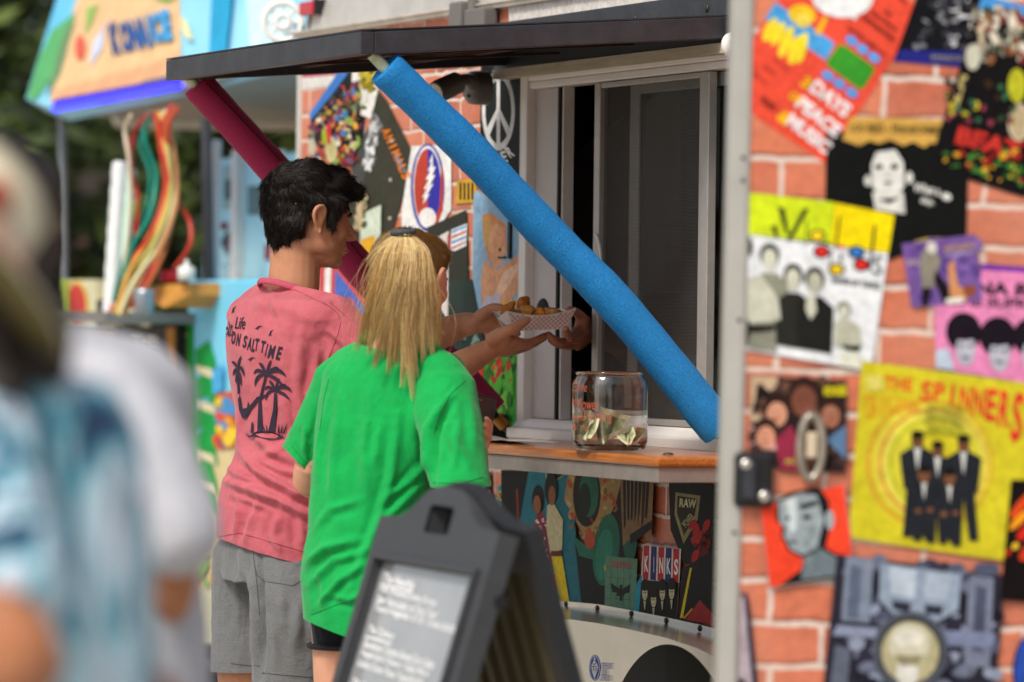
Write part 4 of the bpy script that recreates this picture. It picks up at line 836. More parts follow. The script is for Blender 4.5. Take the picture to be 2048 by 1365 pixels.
# yellow sleeve
a = DA(); Y = '#cfc22a'; a.poly([(1722, 722), (2110, 774), (2080, 1132), (1696, 1076)], Y)
cx, cy = 1866, 928
for i, (r_, c) in enumerate(((128, '#d09a34'), (122, Y), (116, '#dcc84a'), (108, '#c9862e'), (104, '#dcd050'), (92, '#b8b828'), (86, '#d8cc3c'), (70, '#b9bc2c'), (64, Y))): a.ell(cx+(i-4)*2, cy, r_, r_*1.02, c, n=48)
a.text('THE', 1766, 754, 1824, 782, '#e0582a', .03, rot=5)
for i, ch in enumerate('SPINNERS'):
    h = (42, 38, 42, 48, 58, 64, 74, 100)[i]; x = 1840+i*26; a.text(ch, x, 762+i*3.2, x+22, 762+i*3.2+h, '#d8362a', .03, rot=6)
for i, ch in enumerate('ORIGINAL'):
    h = (52, 46, 40, 36, 33, 30, 28, 26)[i]; x = 1727+i*15; a.text(ch, x, 788+i*1.6, x+13, 788+i*1.6+h, '#e0902a', .01, rot=-4+i)
a.rect(1731, 752, 1763, 780, '#d9cc66')
for i in range(9): a.text('TRUE LOVE SONGS'[:15-(i % 4)], 1852-(i % 3)*4, 812+i*7, 1920+(i % 2)*8, 817+i*7, '#4a4a20', .01, rot=3)
S = '#23262c'
for x, y, h in ((1833, 1074, 212), (1925, 1082, 212), (1873, 1078, 196)): a.figure(x, y, h, S, '#6a452e', '#171311', w=.3, shirt='#d8d8d2')
for x, y in ((1846, 1096), (1897, 1102)): a.poly([(x-22, y-14), (x-26, y-86), (x-18, y-128), (x+18, y-128), (x+26, y-86), (x+22, y-10), (x+4, y-10), (x, y-56), (x-6, y-14)], S); a.poly([(x-5, y-130), (x+5, y-130), (x, y-96)], '#d8d8d2'); a.ell(x, y-146, 12, 16, '#7a5036'); a.ell(x, y-158, 12, 8, '#171311'); a.ell(x-12, y-74, 7, 5, '#7a5036'); a.ell(x+12, y-76, 7, 5, '#7a5036')
DB(a, 'mustard yellow poster of five men in dark suits under red SPINNERS lettering')
# friends photograph
a = DA(); a.poly([(1500, 752), (1692, 762), (1690, 946), (1560, 942), (1498, 900)], '#3a2a28'); a.poly([(1500, 752), (1560, 756), (1530, 850), (1500, 850)], '#c9ae8e'); a.poly([(1500, 850), (1540, 840), (1560, 900), (1500, 900)], '#dba8a4')
a.specks(1505, 760, 1685, 935, 60, ['#4a3430', '#2a1e1e', '#6a4a3a', '#1e181a'], 6, 16, 1.1, 61)
for x, y, r_, c in ((1552, 826, 24, '#cf9478'), (1530, 872, 22, '#d49478'), (1606, 800, 30, '#7a4a3a'), (1660, 830, 22, '#a8705a')): a.ell(x, y-10, r_*1.12, r_*1.25, '#33211c'); a.ell(x, y+3, r_*.84, r_*1.02, c); a.ell(x-r_*.3, y-2, 3, 2, '#2a1a16', n=6); a.ell(x+r_*.3, y-2, 3, 2, '#2a1a16', n=6); a.ell(x, y+r_*.5, r_*.3, 2.5, '#8a3a34', n=8)
a.poly([(1548, 880), (1580, 850), (1604, 900), (1596, 940), (1560, 940)], '#8f2c44'); a.poly([(1650, 880), (1690, 850), (1690, 920)], '#5a7a9c'); a.text('MONKEES', 1646, 772, 1691, 792, '#e0d020', .05, rot=-2); a.text('MORE OF', 1570, 918, 1640, 928, '#b8b83a', .01); DB(a)
# red sleeve with grey head
a = DA(); a.poly([(1517, 1010), (1688, 966), (1712, 1152), (1536, 1178)], '#8f8a86'); a.poly([(1519, 1012), (1686, 968), (1709, 1150), (1538, 1175)], '#f0482c')
a.poly([(1552, 1000), (1590, 982), (1636, 975), (1655, 1000), (1662, 1040), (1650, 1095), (1690, 1120), (1709, 1138), (1709, 1150), (1556, 1172), (1600, 1140), (1606, 1118), (1574, 1100), (1560, 1070), (1562, 1054), (1550, 1040)], '#191c1e')
a.poly([(1556, 1004), (1600, 986), (1632, 990), (1646, 1040), (1632, 1096), (1602, 1110), (1580, 1098), (1566, 1070), (1570, 1056), (1558, 1046)], '#9aa4a8'); a.poly([(1570, 1000), (1592, 992), (1590, 1060), (1578, 1068)], '#ccd4d6'); a.poly([(1606, 1116), (1640, 1098), (1700, 1130), (1700, 1146), (1600, 1160)], '#6a767c'); a.ell(1658, 1040, 9, 20, '#9aa4a8'); a.ell(1612, 1034, 10, 5, '#22282a'); a.ell(1574, 1036, 6, 4, '#22282a'); a.ell(1584, 1084, 10, 3, '#3a4246'); a.poly([(1596, 1010), (1632, 1000), (1634, 1010), (1600, 1020)], '#2a3032')
a.specks(1604, 1050, 1640, 1150, 60, ['#7c888c', '#aeb8bc', '#5a666a'], 1.5, 3.5, .6, 63); DB(a, 'red poster with a grey engraved head beside the black door latch')
# blue-grey machinery print
a = DA(); a.poly([(1672, 1108), (2008, 1152), (1984, 1420), (1640, 1420)], '#2a2834'); a.specks(1668, 1120, 1990, 1380, 150, ['#3a3848', '#6a7084', '#1e1c28', '#8c94a8', '#50566a', '#2c2a38'], 8, 22, .7, 71, lambda x, y: x > 1690)
for x0, y0, x1, y1, c in ((1690, 1112, 1745, 1240, '#7c8698'), (1700, 1130, 1722, 1235, '#5a6478'), (1936, 1150, 1985, 1330, '#767c90'), (1950, 1170, 1972, 1300, '#4a4e62'), (1672, 1250, 1760, 1270, '#8890a8'), (1880, 1260, 1990, 1290, '#7a82a0'), (1668, 1290, 1700, 1370, '#5c6272')): a.poly([(x0, y0), (x1, y0+6), (x1-8, y1+6), (x0-10, y1)], c)
a.poly([(1758, 1126), (1920, 1148), (1914, 1220), (1860, 1250), (1800, 1244), (1756, 1200)], '#8e9cae'); a.poly([(1776, 1132), (1830, 1140), (1826, 1196), (1780, 1188)], '#b4bfcc'); a.poly([(1850, 1142), (1898, 1150), (1890, 1200), (1846, 1196)], '#a2aebe')
a.poly([(1782, 1200), (1820, 1206), (1816, 1226), (1784, 1218)], '#2e3240'); a.poly([(1846, 1208), (1884, 1212), (1880, 1230), (1848, 1228)], '#2e3240')
a.ell(1818, 1302, 76, 80, '#4e525c', n=40); a.ell(1818, 1302, 62, 66, '#1f1e22', n=40); a.ell(1818, 1304, 58, 62, '#b0a884', n=40); a.ell(1816, 1286, 42, 40, '#cbc6ae'); a.ell(1816, 1276, 30, 20, '#dbd8c8'); a.ell(1812, 1345, 22, 30, '#d8d6cc'); a.poly([(1786, 1310), (1846, 1310), (1830, 1330), (1798, 1330)], '#8c8466'); DB(a)
a = DA(); a.poly([(1420, 1195), (1494, 1186), (1518, 1420), (1420, 1420)], '#23233a'); a.poly([(1420, 1200), (1486, 1192), (1508, 1420), (1420, 1420)], '#b3a4ac'); a.text('F', 1450, 1212, 1474, 1252, '#2c6ab0', .08, rot=-8); a.text('F', 1452, 1208, 1472, 1244, '#d8b828', .02, rot=-8); a.poly([(1450, 1256), (1478, 1246), (1478, 1254), (1450, 1272)], '#c8304a'); a.ell(1474, 1372, 20, 16, '#3a2a2c'); DB(a)
a = DA(); a.poly([(2020, 960), (2140, 960), (2140, 1210), (1998, 1200)], '#150f10')
for x, y, w_, h_, ro, c in ((2040, 1010, 34, 9, -50, '#d84a1c'), (2036, 1040, 28, 8, -45, '#e8941c'), (2046, 1065, 20, 10, -50, '#c82a1c'), (2014, 1105, 5, 8, 30, '#b8281c'), (2028, 1092, 8, 6, -40, '#e8c030'), (2060, 1100, 30, 14, -40, '#c83a1c')): a.ell(x, y, w_, h_, c, rot=ro)
DB(a)
a = DA(); a.ell(2062, 1345, 40, 78, '#141a3a'); a.ell(2062, 1345, 36, 74, '#2a4aa0'); DB(a)
# ================================================================== PEOPLE
def cutr(me, co, no, region):
    bm = bmesh.new(); bm.from_mesh(me)
    vs = set(v for v in bm.verts if region(v.co))
    fs = [f for f in bm.faces if all(v in vs for v in f.verts)]
    g = fs+list(set(e for f in fs for e in f.edges))+list(set(v for f in fs for v in f.verts))
    bmesh.ops.bisect_plane(bm, geom=g, plane_co=co, plane_no=no, clear_outer=True)
    bm.to_mesh(me); bm.free(); me.update(); me.polygons.foreach_set('use_smooth', [True]*len(me.polygons))
def near_seg(p, a, b, r):
    d = b-a; t = max(-.3, min(1.6, (p-a).dot(d)/d.dot(d))); return (p-(a+d*t)).length < r
def bvh_of(me): return BVHTree.FromPolygons([v.co[:] for v in me.vertices], [tuple(p.vertices) for p in me.polygons])
def on(bv, px, py, off=.0015, D=10):
    d = ray(px, py).normalized(); h = bv.ray_cast(EYE, d)
    if h[0] is None: return None
    nrm = h[1] if h[1].dot(d) < 0 else -h[1]
    return h[0]+nrm*off
def seam(bv, pts, rad=.0012, off=.0006, step=6):
    q = []
    for a, b in zip(pts[:-1], pts[1:]):
        k = max(1, int(math.hypot(b[0]-a[0], b[1]-a[1])/step))
        q += [(a[0]+(b[0]-a[0])*i/k, a[1]+(b[1]-a[1])*i/k) for i in range(k)]
    q.append(pts[-1]); w = [on(bv, x, y, off) for x, y in q]; w = [p for p in w if p is not None]
    b = MB()
    if len(w) > 1: b.tube(w, rad*.55, n=6)
    return b
def skin_mat(name, c, c2): return mat(name, c, .52, var=.1, vscale=14, bump=.25, bscale=420, bdist=.0006, spec=.35, sss=.12, col2=c2)
SK_man = skin_mat('skin_tan', '#b0785a', '#c48e6c'); SK_wom = skin_mat('skin_fair', '#c48a6c', '#d49e82'); SK_srv = skin_mat('skin_brown', '#9c6450', '#b47c62'); SK_fg = skin_mat('skin_warm', '#9a6040', '#aa7350')
def cloth(name, c, c2=None, wr=.5, vs=16, st=None, bs=55): 
    m = mat(name, c, .85, var=.08, vscale=vs, bump=wr, bscale=bs, bdist=.004, sheen=.15, spec=.25, col2=c2, stretch=st)
    n = m.node_tree; b = n.nodes['Principled BSDF']; old = b.inputs['Normal'].links[0].from_node
    tc = n.nodes.new('ShaderNodeTexCoord'); mp = n.nodes.new('ShaderNodeMapping'); mp.inputs['Scale'].default_value = (1, 1, 2.2); n.links.new(tc.outputs['Object'], mp.inputs[0])
    no = n.nodes.new('ShaderNodeTexNoise'); no.inputs['Scale'].default_value = 700; no.inputs['Detail'].default_value = 2; n.links.new(mp.outputs[0], no.inputs['Vector'])
    bp = n.nodes.new('ShaderNodeBump'); bp.inputs['Strength'].default_value = .35; bp.inputs['Distance'].default_value = .001; n.links.new(no.outputs['Fac'], bp.inputs['Height']); n.links.new(old.outputs[0], bp.inputs['Normal'])
    mp2 = n.nodes.new('ShaderNodeMapping'); mp2.inputs['Rotation'].default_value = (0, R(25), R(20)); mp2.inputs['Scale'].default_value = (1, 1, .45); n.links.new(tc.outputs['Object'], mp2.inputs[0])
    nw = n.nodes.new('ShaderNodeTexNoise'); nw.inputs['Scale'].default_value = 15; nw.inputs['Detail'].default_value = 4; nw.inputs['Distortion'].default_value = 1.3; n.links.new(mp2.outputs[0], nw.inputs['Vector'])
    b3 = n.nodes.new('ShaderNodeBump'); b3.inputs['Strength'].default_value = .55; b3.inputs['Distance'].default_value = .010; n.links.new(nw.outputs['Fac'], b3.inputs['Height']); n.links.new(bp.outputs[0], b3.inputs['Normal']); n.links.new(b3.outputs[0], b.inputs['Normal'])
    return m
def headM(px, py, D, yaw, pitch=0, roll=0):
    return Matrix.Translation(P(px, py, D)) @ Matrix.Rotation(yaw, 4, 'Z') @ Matrix.Rotation(pitch, 4, 'Y') @ Matrix.Rotation(roll, 4, 'X')
def add_head(b, M, s=1.0, fem=False):
    """front +x, left +y, up +z; about 0.23 m tall before hair"""
    M3 = M.to_3x3()
    def E(c, r, rot=None): b.ell(M @ (Vector(c)*s), [k*s for k in r], M3 @ rot if rot else M3, n=20)
    E((-.015, 0, .035), (.096, .076, .082)); E((.02, 0, .0), (.074, .070, .085)); E((.03, 0, -.045), (.056, .056, .058))
    E((.046, 0, -.080), (.036, .038, .028)); E((.070, 0, -.093), (.018, .020, .016)); E((.073, 0, .018), (.016, .048, .014)); E((.080, 0, -.004), (.010, .012, .03))
    for k in (-1, 1):
        E((.060, .036*k, -.022), (.022, .022, .024)); E((.014, .044*k, -.056), (.044, .014, .024))
        # ear: rim, lobe, bowl
        pts = [(.004, .074, -.022), (-.010, .080, -.012), (-.018, .086, .006), (-.014, .088, .022), (.000, .084, .028), (.010, .077, .018), (.008, .073, .0), (.004, .073, -.018), (.004, .074, -.030)]
        b.chain([M @ (Vector((x, y*k, z))*s) for x, y, z in pts], [.0055*s]*9, n=8, sub=2); E((-.003, .076*k, .0), (.013, .006, .022))
        E((.003, .076*k, -.030), (.006, .005, .008)); E((.096, .010*k, -.036), (.009, .007, .007))
    b.chain([M @ (Vector(p)*s) for p in ((.084, 0, .006), (.096, 0, -.014), (.108, 0, -.030))], [.007*s, .009*s, .0105*s], n=12)
    E((.082, 0, -.053), (.010, .014, .012)); E((.086, 0, -.061), (.010, .022, .0055)); E((.083, 0, -.071), (.010, .019, .006))
def add_face(o_parent, M, s, iris='#2a1a12', lip='#9a5a4c'):
    M3 = M.to_3x3()
    for k in (-1, 1):
        e = MB().ell(M @ (Vector((.071, .031*k, -.004))*s), [.0125*s]*3, M3, n=16).obj('eye', mat('eye_white', '#cfc8c0', .2), o_parent)
        MB().ell(M @ (Vector((.0805, .0325*k, -.004))*s), [.003*s, .0055*s, .0055*s], M3, n=12).obj('iris', mat('iris_dark', iris, .15), e)
    b = MB()
    for k in (-1, 1):
        b.chain([M @ (Vector(p)*s) for p in ((.090, .012*k, .012), (.087, .030*k, .020), (.074, .050*k, .012))], [.002*s, .0035*s, .0015*s], n=6)
    b.obj('eyebrows', mat('brow_hair', '#1c130e', .7), o_parent)
    b = MB(); b.chain([M @ (Vector(p)*s) for p in ((.087, -.020, -.0655), (.0965, 0, -.0645), (.087, .020, -.0655))], [.002*s, .0042*s, .002*s], n=8); b.obj('lips', mat('lips_'+lip[1:], lip, .4), o_parent)
def hand_palm(b, wrist, knuckles, thick, n=12):
    """palm as a row of overlapping chains from the wrist to each knuckle"""
    for k in knuckles: b.chain([wrist, Vector(wrist).lerp(Vector(k), .5), k], [thick*1.15, thick*1.1, thick*.85], n=n, sub=2)

# ------------------------------------------------------------------ man in the pink shirt
A_ = Vector((.5, -.866, 0)); B_ = Vector((.866, .5, 0))
def ringm(px, py, h, D=10.0, b=.115, e=2.3, A=A_, B=B_, z=0):
    bx = abs(B.x)*b; a = math.sqrt(max(.0004, h*h-bx*bx))/abs(A.x); a = min(a, .215 if A is A_ else a)
    return (P(px, py, D)+Vector((0, 0, z)), A*a, B*b, e)
man = empty('person', (P(585, 1000, 10.0).x, P(585, 1000, 10.0).y, 0), label='dark-haired man in a faded pink T-shirt with palm-tree print, reaching to the window', cat='person')
HM = headM(620, 438, 10.0, R(20), R(5)); HM = HM @ Matrix.Scale(.95, 4)
b = MB(); add_head(b, HM)
b.chain([P(592, 470, 10.0), P(590, 530, 10.0), P(585, 596, 10.0)], [.054, .055, .058], n=20)
b.loft([(P(586, 598, 10), A_*.05, B_*.045, 2), (P(586, 625, 10), A_*.15, B_*.075, 2), (P(584, 760, 10), A_*.17, B_*.09, 2), (P(584, 900, 10), A_*.15, B_*.09, 2), (P(570, 1050, 10), A_*.16, B_*.1, 2), (P(565, 1150, 10), A_*.13, B_*.09, 2)])
# near arm: shoulder, elbow, wrist; then hand under the tray
b.chain([P(662, 664, 9.90), P(735, 742, 9.87), P(800, 800, 9.95), P(905, 742, 10.08), P(950, 716, 10.12), P(978, 700, 10.13)], [.048, .046, .042, .036, .029, .024], n=20)
w = P(974, 697, 10.13)
kn = [P(1030, 682, 10.12), P(1030, 690, 10.14), P(1026, 697, 10.17), P(1018, 703, 10.2)]
hand_palm(b, w, kn, .0155)
b.chain([P(985, 680, 10.11), P(1010, 668, 10.09), P(1004, 690, 10.12)], [.018, .018, .014], n=12)
b.chain([P(992, 675, 10.1), P(1016, 662, 10.07), P(1037, 652, 10.075), P(1054, 641, 10.09)], [.0165, .0125, .0112, .0092], n=12)
b.chain([kn[0], P(1052, 686, 10.15), P(1070, 682, 10.18), P(1090, 671, 10.2)], [.0105, .0098, .0092, .0074], n=12)
b.chain([kn[1], P(1054, 692, 10.18), P(1072, 685, 10.23), P(1090, 675, 10.26)], [.0105, .0095, .009, .0075], n=12)
b.chain([kn[2], P(1042, 699, 10.22), P(1058, 694, 10.26)], [.010, .009, .008], n=12)
b.chain([kn[3], P(1034, 703, 10.24), P(1050, 697, 10.28)], [.009, .008, .007], n=12)
# far arm
b.chain([P(500, 640, 10.2), P(640, 700, 10.25), P(775, 706, 10.3), P(870, 672, 10.34), P(920, 652, 10.35), P(945, 648, 10.34)], [.052, .046, .041, .036, .029, .025], n=20)
w = P(946, 646, 10.34); kn = [P(990, 622, 10.33), P(994, 634, 10.335), P(995, 646, 10.34), P(992, 657, 10.34)]
hand_palm(b, w, kn, .0165)
for k, (e1_, e2_, e3_) in zip(kn, (((1006, 626), (1022, 640), (1030, 652)), ((1010, 640), (1026, 652), (1034, 662)), ((1010, 654), (1024, 664), (1036, 668)), ((1004, 664), (1016, 672), (1028, 674)))):
    b.chain([k, P(*e1_, 10.33), P(*e2_, 10.31), P(*e3_, 10.29)], [.0105, .0095, .009, .0075], n=10)
b.chain([P(960, 632, 10.32), P(985, 616, 10.3), P(1004, 617, 10.28)], [.015, .0115, .009], n=10)
for (hx, kx, ax, D0) in ((497, 500, 502, 10.1), (588, 590, 592, 9.92)):
    hip, kne, ank = P(hx, 1150, D0), P(kx, 1520, D0+.02), P(ax, 1950, D0-.03)
    b.chain([hip, hip.lerp(kne, .5), kne, kne.lerp(ank, .35), ank], [.085, .072, .056, .052, .036], n=20)
    t = Vector((ank.x, ank.y, .035)); b.chain([t-B_*.05, t+B_*.10, t+B_*.17], [.034, .036, .028], n=14)
me = remesh(b, .0032, 5)
finish(me, 'body', SK_man, man)
add_face(man, HM, 1.0)
for k in (0, 1):
    D0 = (10.07, 9.89)[k]; t = P((502, 592)[k], 1950, D0); t.z = .0
    q = MB(); q.loft([(t+B_*.05+Vector((0, 0, .001)), A_*.048, B_*.145, 2.6), (t+B_*.05+Vector((0, 0, .025)), A_*.050, B_*.148, 2.6)]); q.loft([(t+B_*.05+Vector((0, 0, .026)), A_*.046, B_*.14, 2.4), (t+B_*.03+Vector((0, 0, .06)), A_*.043, B_*.11, 2.2), (t+Vector((0, 0, .09)), A_*.04, B_*.055, 2)]); q.obj('shoe', mat('canvas_shoe', '#4b4c50', .8, bump=.3), man)
# shirt
rows = [(590, 588, .085, .07), (600, 586, .118, .088), (616, 585, .131, .098), (640, 584, .1395, .105), (670, 583, .1405, .112), (700, 580, .138, .114), (760, 583, .1325, .114), (820, 588, .1275, .112), (870, 589, .125, .112), (905, 587, .126, .114), (930, 582, .128, .116), (955, 576, .135, .122), (985, 571, .142, .128), (1010, 569, .1435, .128), (1050, 567, .143, .128), (1085, 567, .143, .128), (1150, 570, .142, .126)]
b = MB(); b.loft([ringm(cx, y, h, 10.0, bb) for y, cx, h, bb in rows], n=48)
s0, s1 = P(662, 655, 9.88), P(745, 745, 9.86); b.chain([s0, s0.lerp(s1, .4), s1], [.068, .070, .074], n=24)
q0, q1 = P(505, 640, 10.16), P(590, 715, 10.28); b.chain([q0, q1], [.060, .070], n=20)
b.chain([P(510, 618, 10.13), P(590, 596, 10.0), P(668, 636, 9.88)], [.046, .064, .052], n=20)
me = remesh(b, .0042, 9)
nc = P(584, 583, 10)
up = (Vector((0, 0, 1))+B_*.36).normalized()
cutr(me, nc, up, lambda c: (c-nc).length < .2)
sd_ = (s1-s0).normalized(); cutr(me, s1, sd_, lambda c: near_seg(c, s0, s1, .12) and (c-s0).dot(sd_) > .05)
hem = P(560, 1108, 10.0); hn = Vector((-.24, 0, -1)).normalized(); cutr(me, hem, hn, lambda c: c.z < hem.z+.2)
folds(me, [([(604, 640), (598, 760), (606, 840)], 10, .0045), ([(640, 700), (622, 790), (640, 850)], 9, .006), ([(660, 690), (655, 770), (672, 820)], 8, .005), ([(566, 770), (575, 850), (590, 905)], 10, .004),
           ([(482, 905), (520, 945), (585, 985), (660, 1010)], 9, .012), ([(446, 958), (490, 975), (560, 1000), (640, 1040)], 10, .011), ([(452, 935), (478, 950), (520, 965)], 7, .008), ([(452, 985), (500, 1003), (545, 1020)], 7, .006),
           ([(520, 990), (500, 1050), (488, 1090)], 8, .006), ([(560, 1020), (548, 1070), (560, 1110)], 8, .005), ([(478, 1000), (470, 1080)], 7, .006), ([(600, 1030), (604, 1100)], 8, .005), ([(476, 830), (480, 900)], 7, .005),
           ([(500, 600), (560, 612), (640, 640)], 12, .003), ([(545, 585), (556, 640)], 7, .003), ([(650, 655), (690, 690), (700, 740)], 7, .005), ([(500, 860), (540, 900), (600, 930)], 9, .005), ([(520, 920), (560, 940), (640, 960)], 7, .006), ([(600, 860), (560, 900), (500, 925)], 8, .004)])
ripple(me, .0028, 7, (1, 1, 1), 3); ripple(me, .0016, 20, (1, 1, 1.6), 8)
M_pink = cloth('faded_pink_jersey', '#ad4e5a', '#bc626a', .35)
shirt = finish(me, 'shirt', M_pink, man)
bv = bvh_of(me)
b = MB(); ring = []
for i in range(41):
    t = 2*math.pi*i/40; ring.append(nc+A_*.080*math.cos(t)+B_*.070*math.sin(t)+Vector((0, 0, -math.sin(t)*.026-.004)))
b.tube(ring, .0040, n=10, caps=False, squash=1.9, up=(0, 0, 1)); b.obj('collar', mat('pink_rib', '#b04a5e', .85, bump=.4, bscale=260), shirt)
for pts in ([(519, 562), (552, 583), (590, 580), (622, 596), (655, 612)], [(640, 600), (672, 624), (682, 642), (676, 668), (664, 700), (650, 735)], [(437, 1074), (480, 1066), (560, 1090), (622, 1108)], [(660, 606), (690, 632)]):
    sm = seam(bv, pts)
    if sm.v: sm.obj('seam', mat('pink_thread', '#9c4054', .9), shirt)
# back print
class Decal:
    def __init__(s, bv, off=.0016): s.bv = bv; s.off = off; s.mb = MB(); s.k = 0
    def poly(s, pts, seg=7):
        q = []
        for a, b2 in zip(pts, pts[1:]+pts[:1]):
            k = max(1, int(math.hypot(b2[0]-a[0], b2[1]-a[1])/seg)); q += [(a[0]+(b2[0]-a[0])*i/k, a[1]+(b2[1]-a[1])*i/k) for i in range(k)]
        w = [on(s.bv, x, y, s.off+s.k*.00004) for x, y in q]
        if all(p is not None for p in w) and len(w) > 2: s.mb.add(w, [tuple(range(len(w)))]); s.k += 1
    def text(s, t, x0, y0, x1, y1, rot=0, bold=.02, shear=0):
        v, f = text_geo(t, bold, shear); cx, cy = (x0+x1)/2, (y0+y1)/2; c, q = math.cos(R(rot)), math.sin(R(rot)); w = []
        for a, b2 in v:
            x, y = x0+(x1-x0)*a-cx, y1-(y1-y0)*b2-cy; w.append(on(s.bv, cx+x*c-y*q, cy+x*q+y*c, s.off))
        keep = [g for g in f if all(w[i] is not None for i in g)]
        w = [p if p is not None else Vector((0, 0, -5)) for p in w]
        idx = sorted(set(i for g in keep for i in g)); mp = {i: j for j, i in enumerate(idx)}
        if idx: s.mb.add([w[i] for i in idx], [tuple(mp[i] for i in g) for g in keep])
    def frond(s, x0, y0, x1, y1, x2, y2, w):
        """curved leaf from (x0,y0) over (x1,y1) to (x2,y2)"""
        N_ = 9; top_, bot = [], []
        for i in range(N_+1):
            t = i/N_; x = (1-t)**2*x0+2*t*(1-t)*x1+t*t*x2; y = (1-t)**2*y0+2*t*(1-t)*y1+t*t*y2
            dx = 2*(1-t)*(x1-x0)+2*t*(x2-x1); dy = 2*(1-t)*(y1-y0)+2*t*(y2-y1); L = math.hypot(dx, dy) or 1; nx, ny = -dy/L, dx/L
            if ny < 0: nx, ny = -nx, -ny
            ww = w*math.sin(math.pi*min(1, t*.92+.06))**.7
            top_.append((x-nx*ww*.35, y-ny*ww*.35)); bot.append((x+nx*ww*.75, y+ny*ww*.75))
            if 0 < i < N_: bot.append((x+nx*ww*.35+dx/L*1.5, y+ny*ww*.35+dy/L*1.5))
        s.poly(top_+bot[::-1], 30)
dc = Decal(bv)
dc.text('Salt', 446, 644, 468, 673, -18, .01, .3); dc.text('Life', 471, 634, 492, 659, 4, .01, .3)
for t, x, y, w_, h_, r_ in (('O', 468, 676, 8, 26, 4), ('N', 478, 680, 8, 25, 8), ('S', 491, 684, 8, 25, 6), ('A', 500, 688, 8, 25, 8), ('L', 508, 691, 6, 26, 8), ('T', 515, 690, 8, 25, 6), ('T', 527, 694, 9, 24, 8), ('I', 534, 700, 3.5, 25, 10), ('M', 544, 704, 13, 27, 10), ('E', 559, 707, 10, 27, 12)):
    dc.text(t, x-w_/2, y-h_/2, x+w_/2, y+h_/2, r_, .035, .12)
for x, y, r_ in ((467, 622, 0), (516, 656, 40), (541, 668, 5), (502, 718, 45)):
    c_, q_ = math.cos(R(r_)), math.sin(R(r_)); dc.poly([(x+u*c_-v_*q_, y+u*q_+v_*c_) for u, v_ in ((-4, 7), (-2, 2), (0, -5), (7, -9), (2.5, -4), (2, 1), (4, 3), (1, 3), (-2, 4))], 30)
for cx, cy, sc_ in ((533, 750, 1.0), (551, 782, .85)):
    for x1, y1, x2, y2, w_ in ((-6, -22, -14, -24, 7), (-18, -18, -24, -2, 8), (-20, -4, -22, 22, 8), (4, -18, 10, -30, 6), (18, -20, 26, -12, 8), (24, -22, 40, 4, 9), (18, 0, 34, 22, 8)):
        dc.frond(cx, cy, cx+x1*sc_, cy+y1*sc_, cx+x2*sc_, cy+y2*sc_, w_*sc_)
for x1, y1, x2, y2, w_ in ((-6, -16, -12, -14, 6), (-8, -2, -9, 14, 5), (1, -16, 7, -26, 5), (8, -12, 13, 14, 7), (-3, 10, -2, 30, 5), (6, 10, 7, 34, 6)): dc.frond(477, 738, 477+x1, 738+y1, 477+x2, 738+y2, w_)
dc.poly([(475, 740), (479, 740), (481, 788), (477, 788)])
dc.poly([(531, 752), (535, 752), (524, 800), (527, 862), (516, 864), (519, 800)]); dc.poly([(550, 786), (555, 786), (556, 820), (551, 864), (538, 864), (547, 820)])
dc.poly([(478, 798), (482, 790), (486, 818), (496, 816), (498, 802), (501, 812), (516, 794), (534, 789), (535, 792), (518, 802), (504, 820), (494, 838), (486, 836), (480, 820)])
dc.poly([(492, 866), (502, 872), (514, 864), (530, 862), (552, 866), (574, 876), (540, 880), (510, 874), (500, 875)]); dc.poly([(505, 845), (508, 845), (509, 866), (503, 866)])
for x in (530, 535, 556, 562, 568): dc.poly([(x, 866), (x+1+(x-548)*.25, 846), (x+4, 867)])
dc.mb.obj('back_print', mat('faded_navy_ink', '#241a2e', .8, var=.25, vscale=120), shirt)
# shorts
M_hea = cloth('grey_heather', '#57585a', '#787979', .3, 300, (1, 1, 4), 50)
b = MB(); b.loft([ringm(566, y, h, 10.0, .118) for y, h in ((1040, .12), (1085, .134), (1120, .138))]+[(P(562, 1165, 10), A_*.14, B_*.12, 2.2)], n=40)
for pts, rr in (([(512, 1110, 10.08), (503, 1220, 10.1), (497, 1300, 10.1), (496, 1380, 10.1)], [.096, .090, .083, .080]), ([(590, 1110, 9.94), (592, 1220, 9.9), (588, 1300, 9.9), (584, 1400, 9.9)], [.104, .098, .090, .086])):
    b.chain([P(*p) for p in pts], rr, n=28)
me = remesh(b, .0042, 7)
for (cx, cy, D0, hy) in ((496, 1300, 10.1, 1341), (585, 1300, 9.9, 1361)):
    c0 = P(cx, hy, D0); cutr(me, c0, Vector((0.03, 0, -1)), (lambda c0_: lambda c: c.z < c0_.z+.15 and (Vector((c.x, c.y))-Vector((c0_.x, c0_.y))).length < .1055)(c0))
cut(me, P(580, 1368, 10), (0, 0, -1))
folds(me, [([(520, 1110), (521, 1240), (521, 1360)], 6, -.012), ([(480, 1090), (485, 1140), (512, 1180)], 8, .004), ([(560, 1190), (570, 1270)], 12, .004), ([(600, 1200), (590, 1300)], 12, .005), ([(470, 1150), (480, 1260)], 9, .003), ([(540, 1240), (556, 1330)], 9, .004), ([(620, 1190), (628, 1290)], 9, .004)])
ripple(me, .003, 9, (1, 1, .6), 5); ripple(me, .0012, 28, (1, 1, 1), 2)
sho = finish(me, 'shorts', M_hea, man); bs_ = bvh_of(me)
for pts in ([(506, 1090), (508, 1120), (513, 1150), (530, 1163), (586, 1172), (606, 1160), (622, 1156)], [(508, 1120), (514, 1170), (519, 1230)], [(462, 1327), (490, 1331), (520, 1332)], [(524, 1346), (560, 1350), (640, 1356)]):
    sm = seam(bs_, pts, .0013)
    if sm.v: sm.obj('seam', mat('dark_thread', '#4d4d4f', .9), sho)
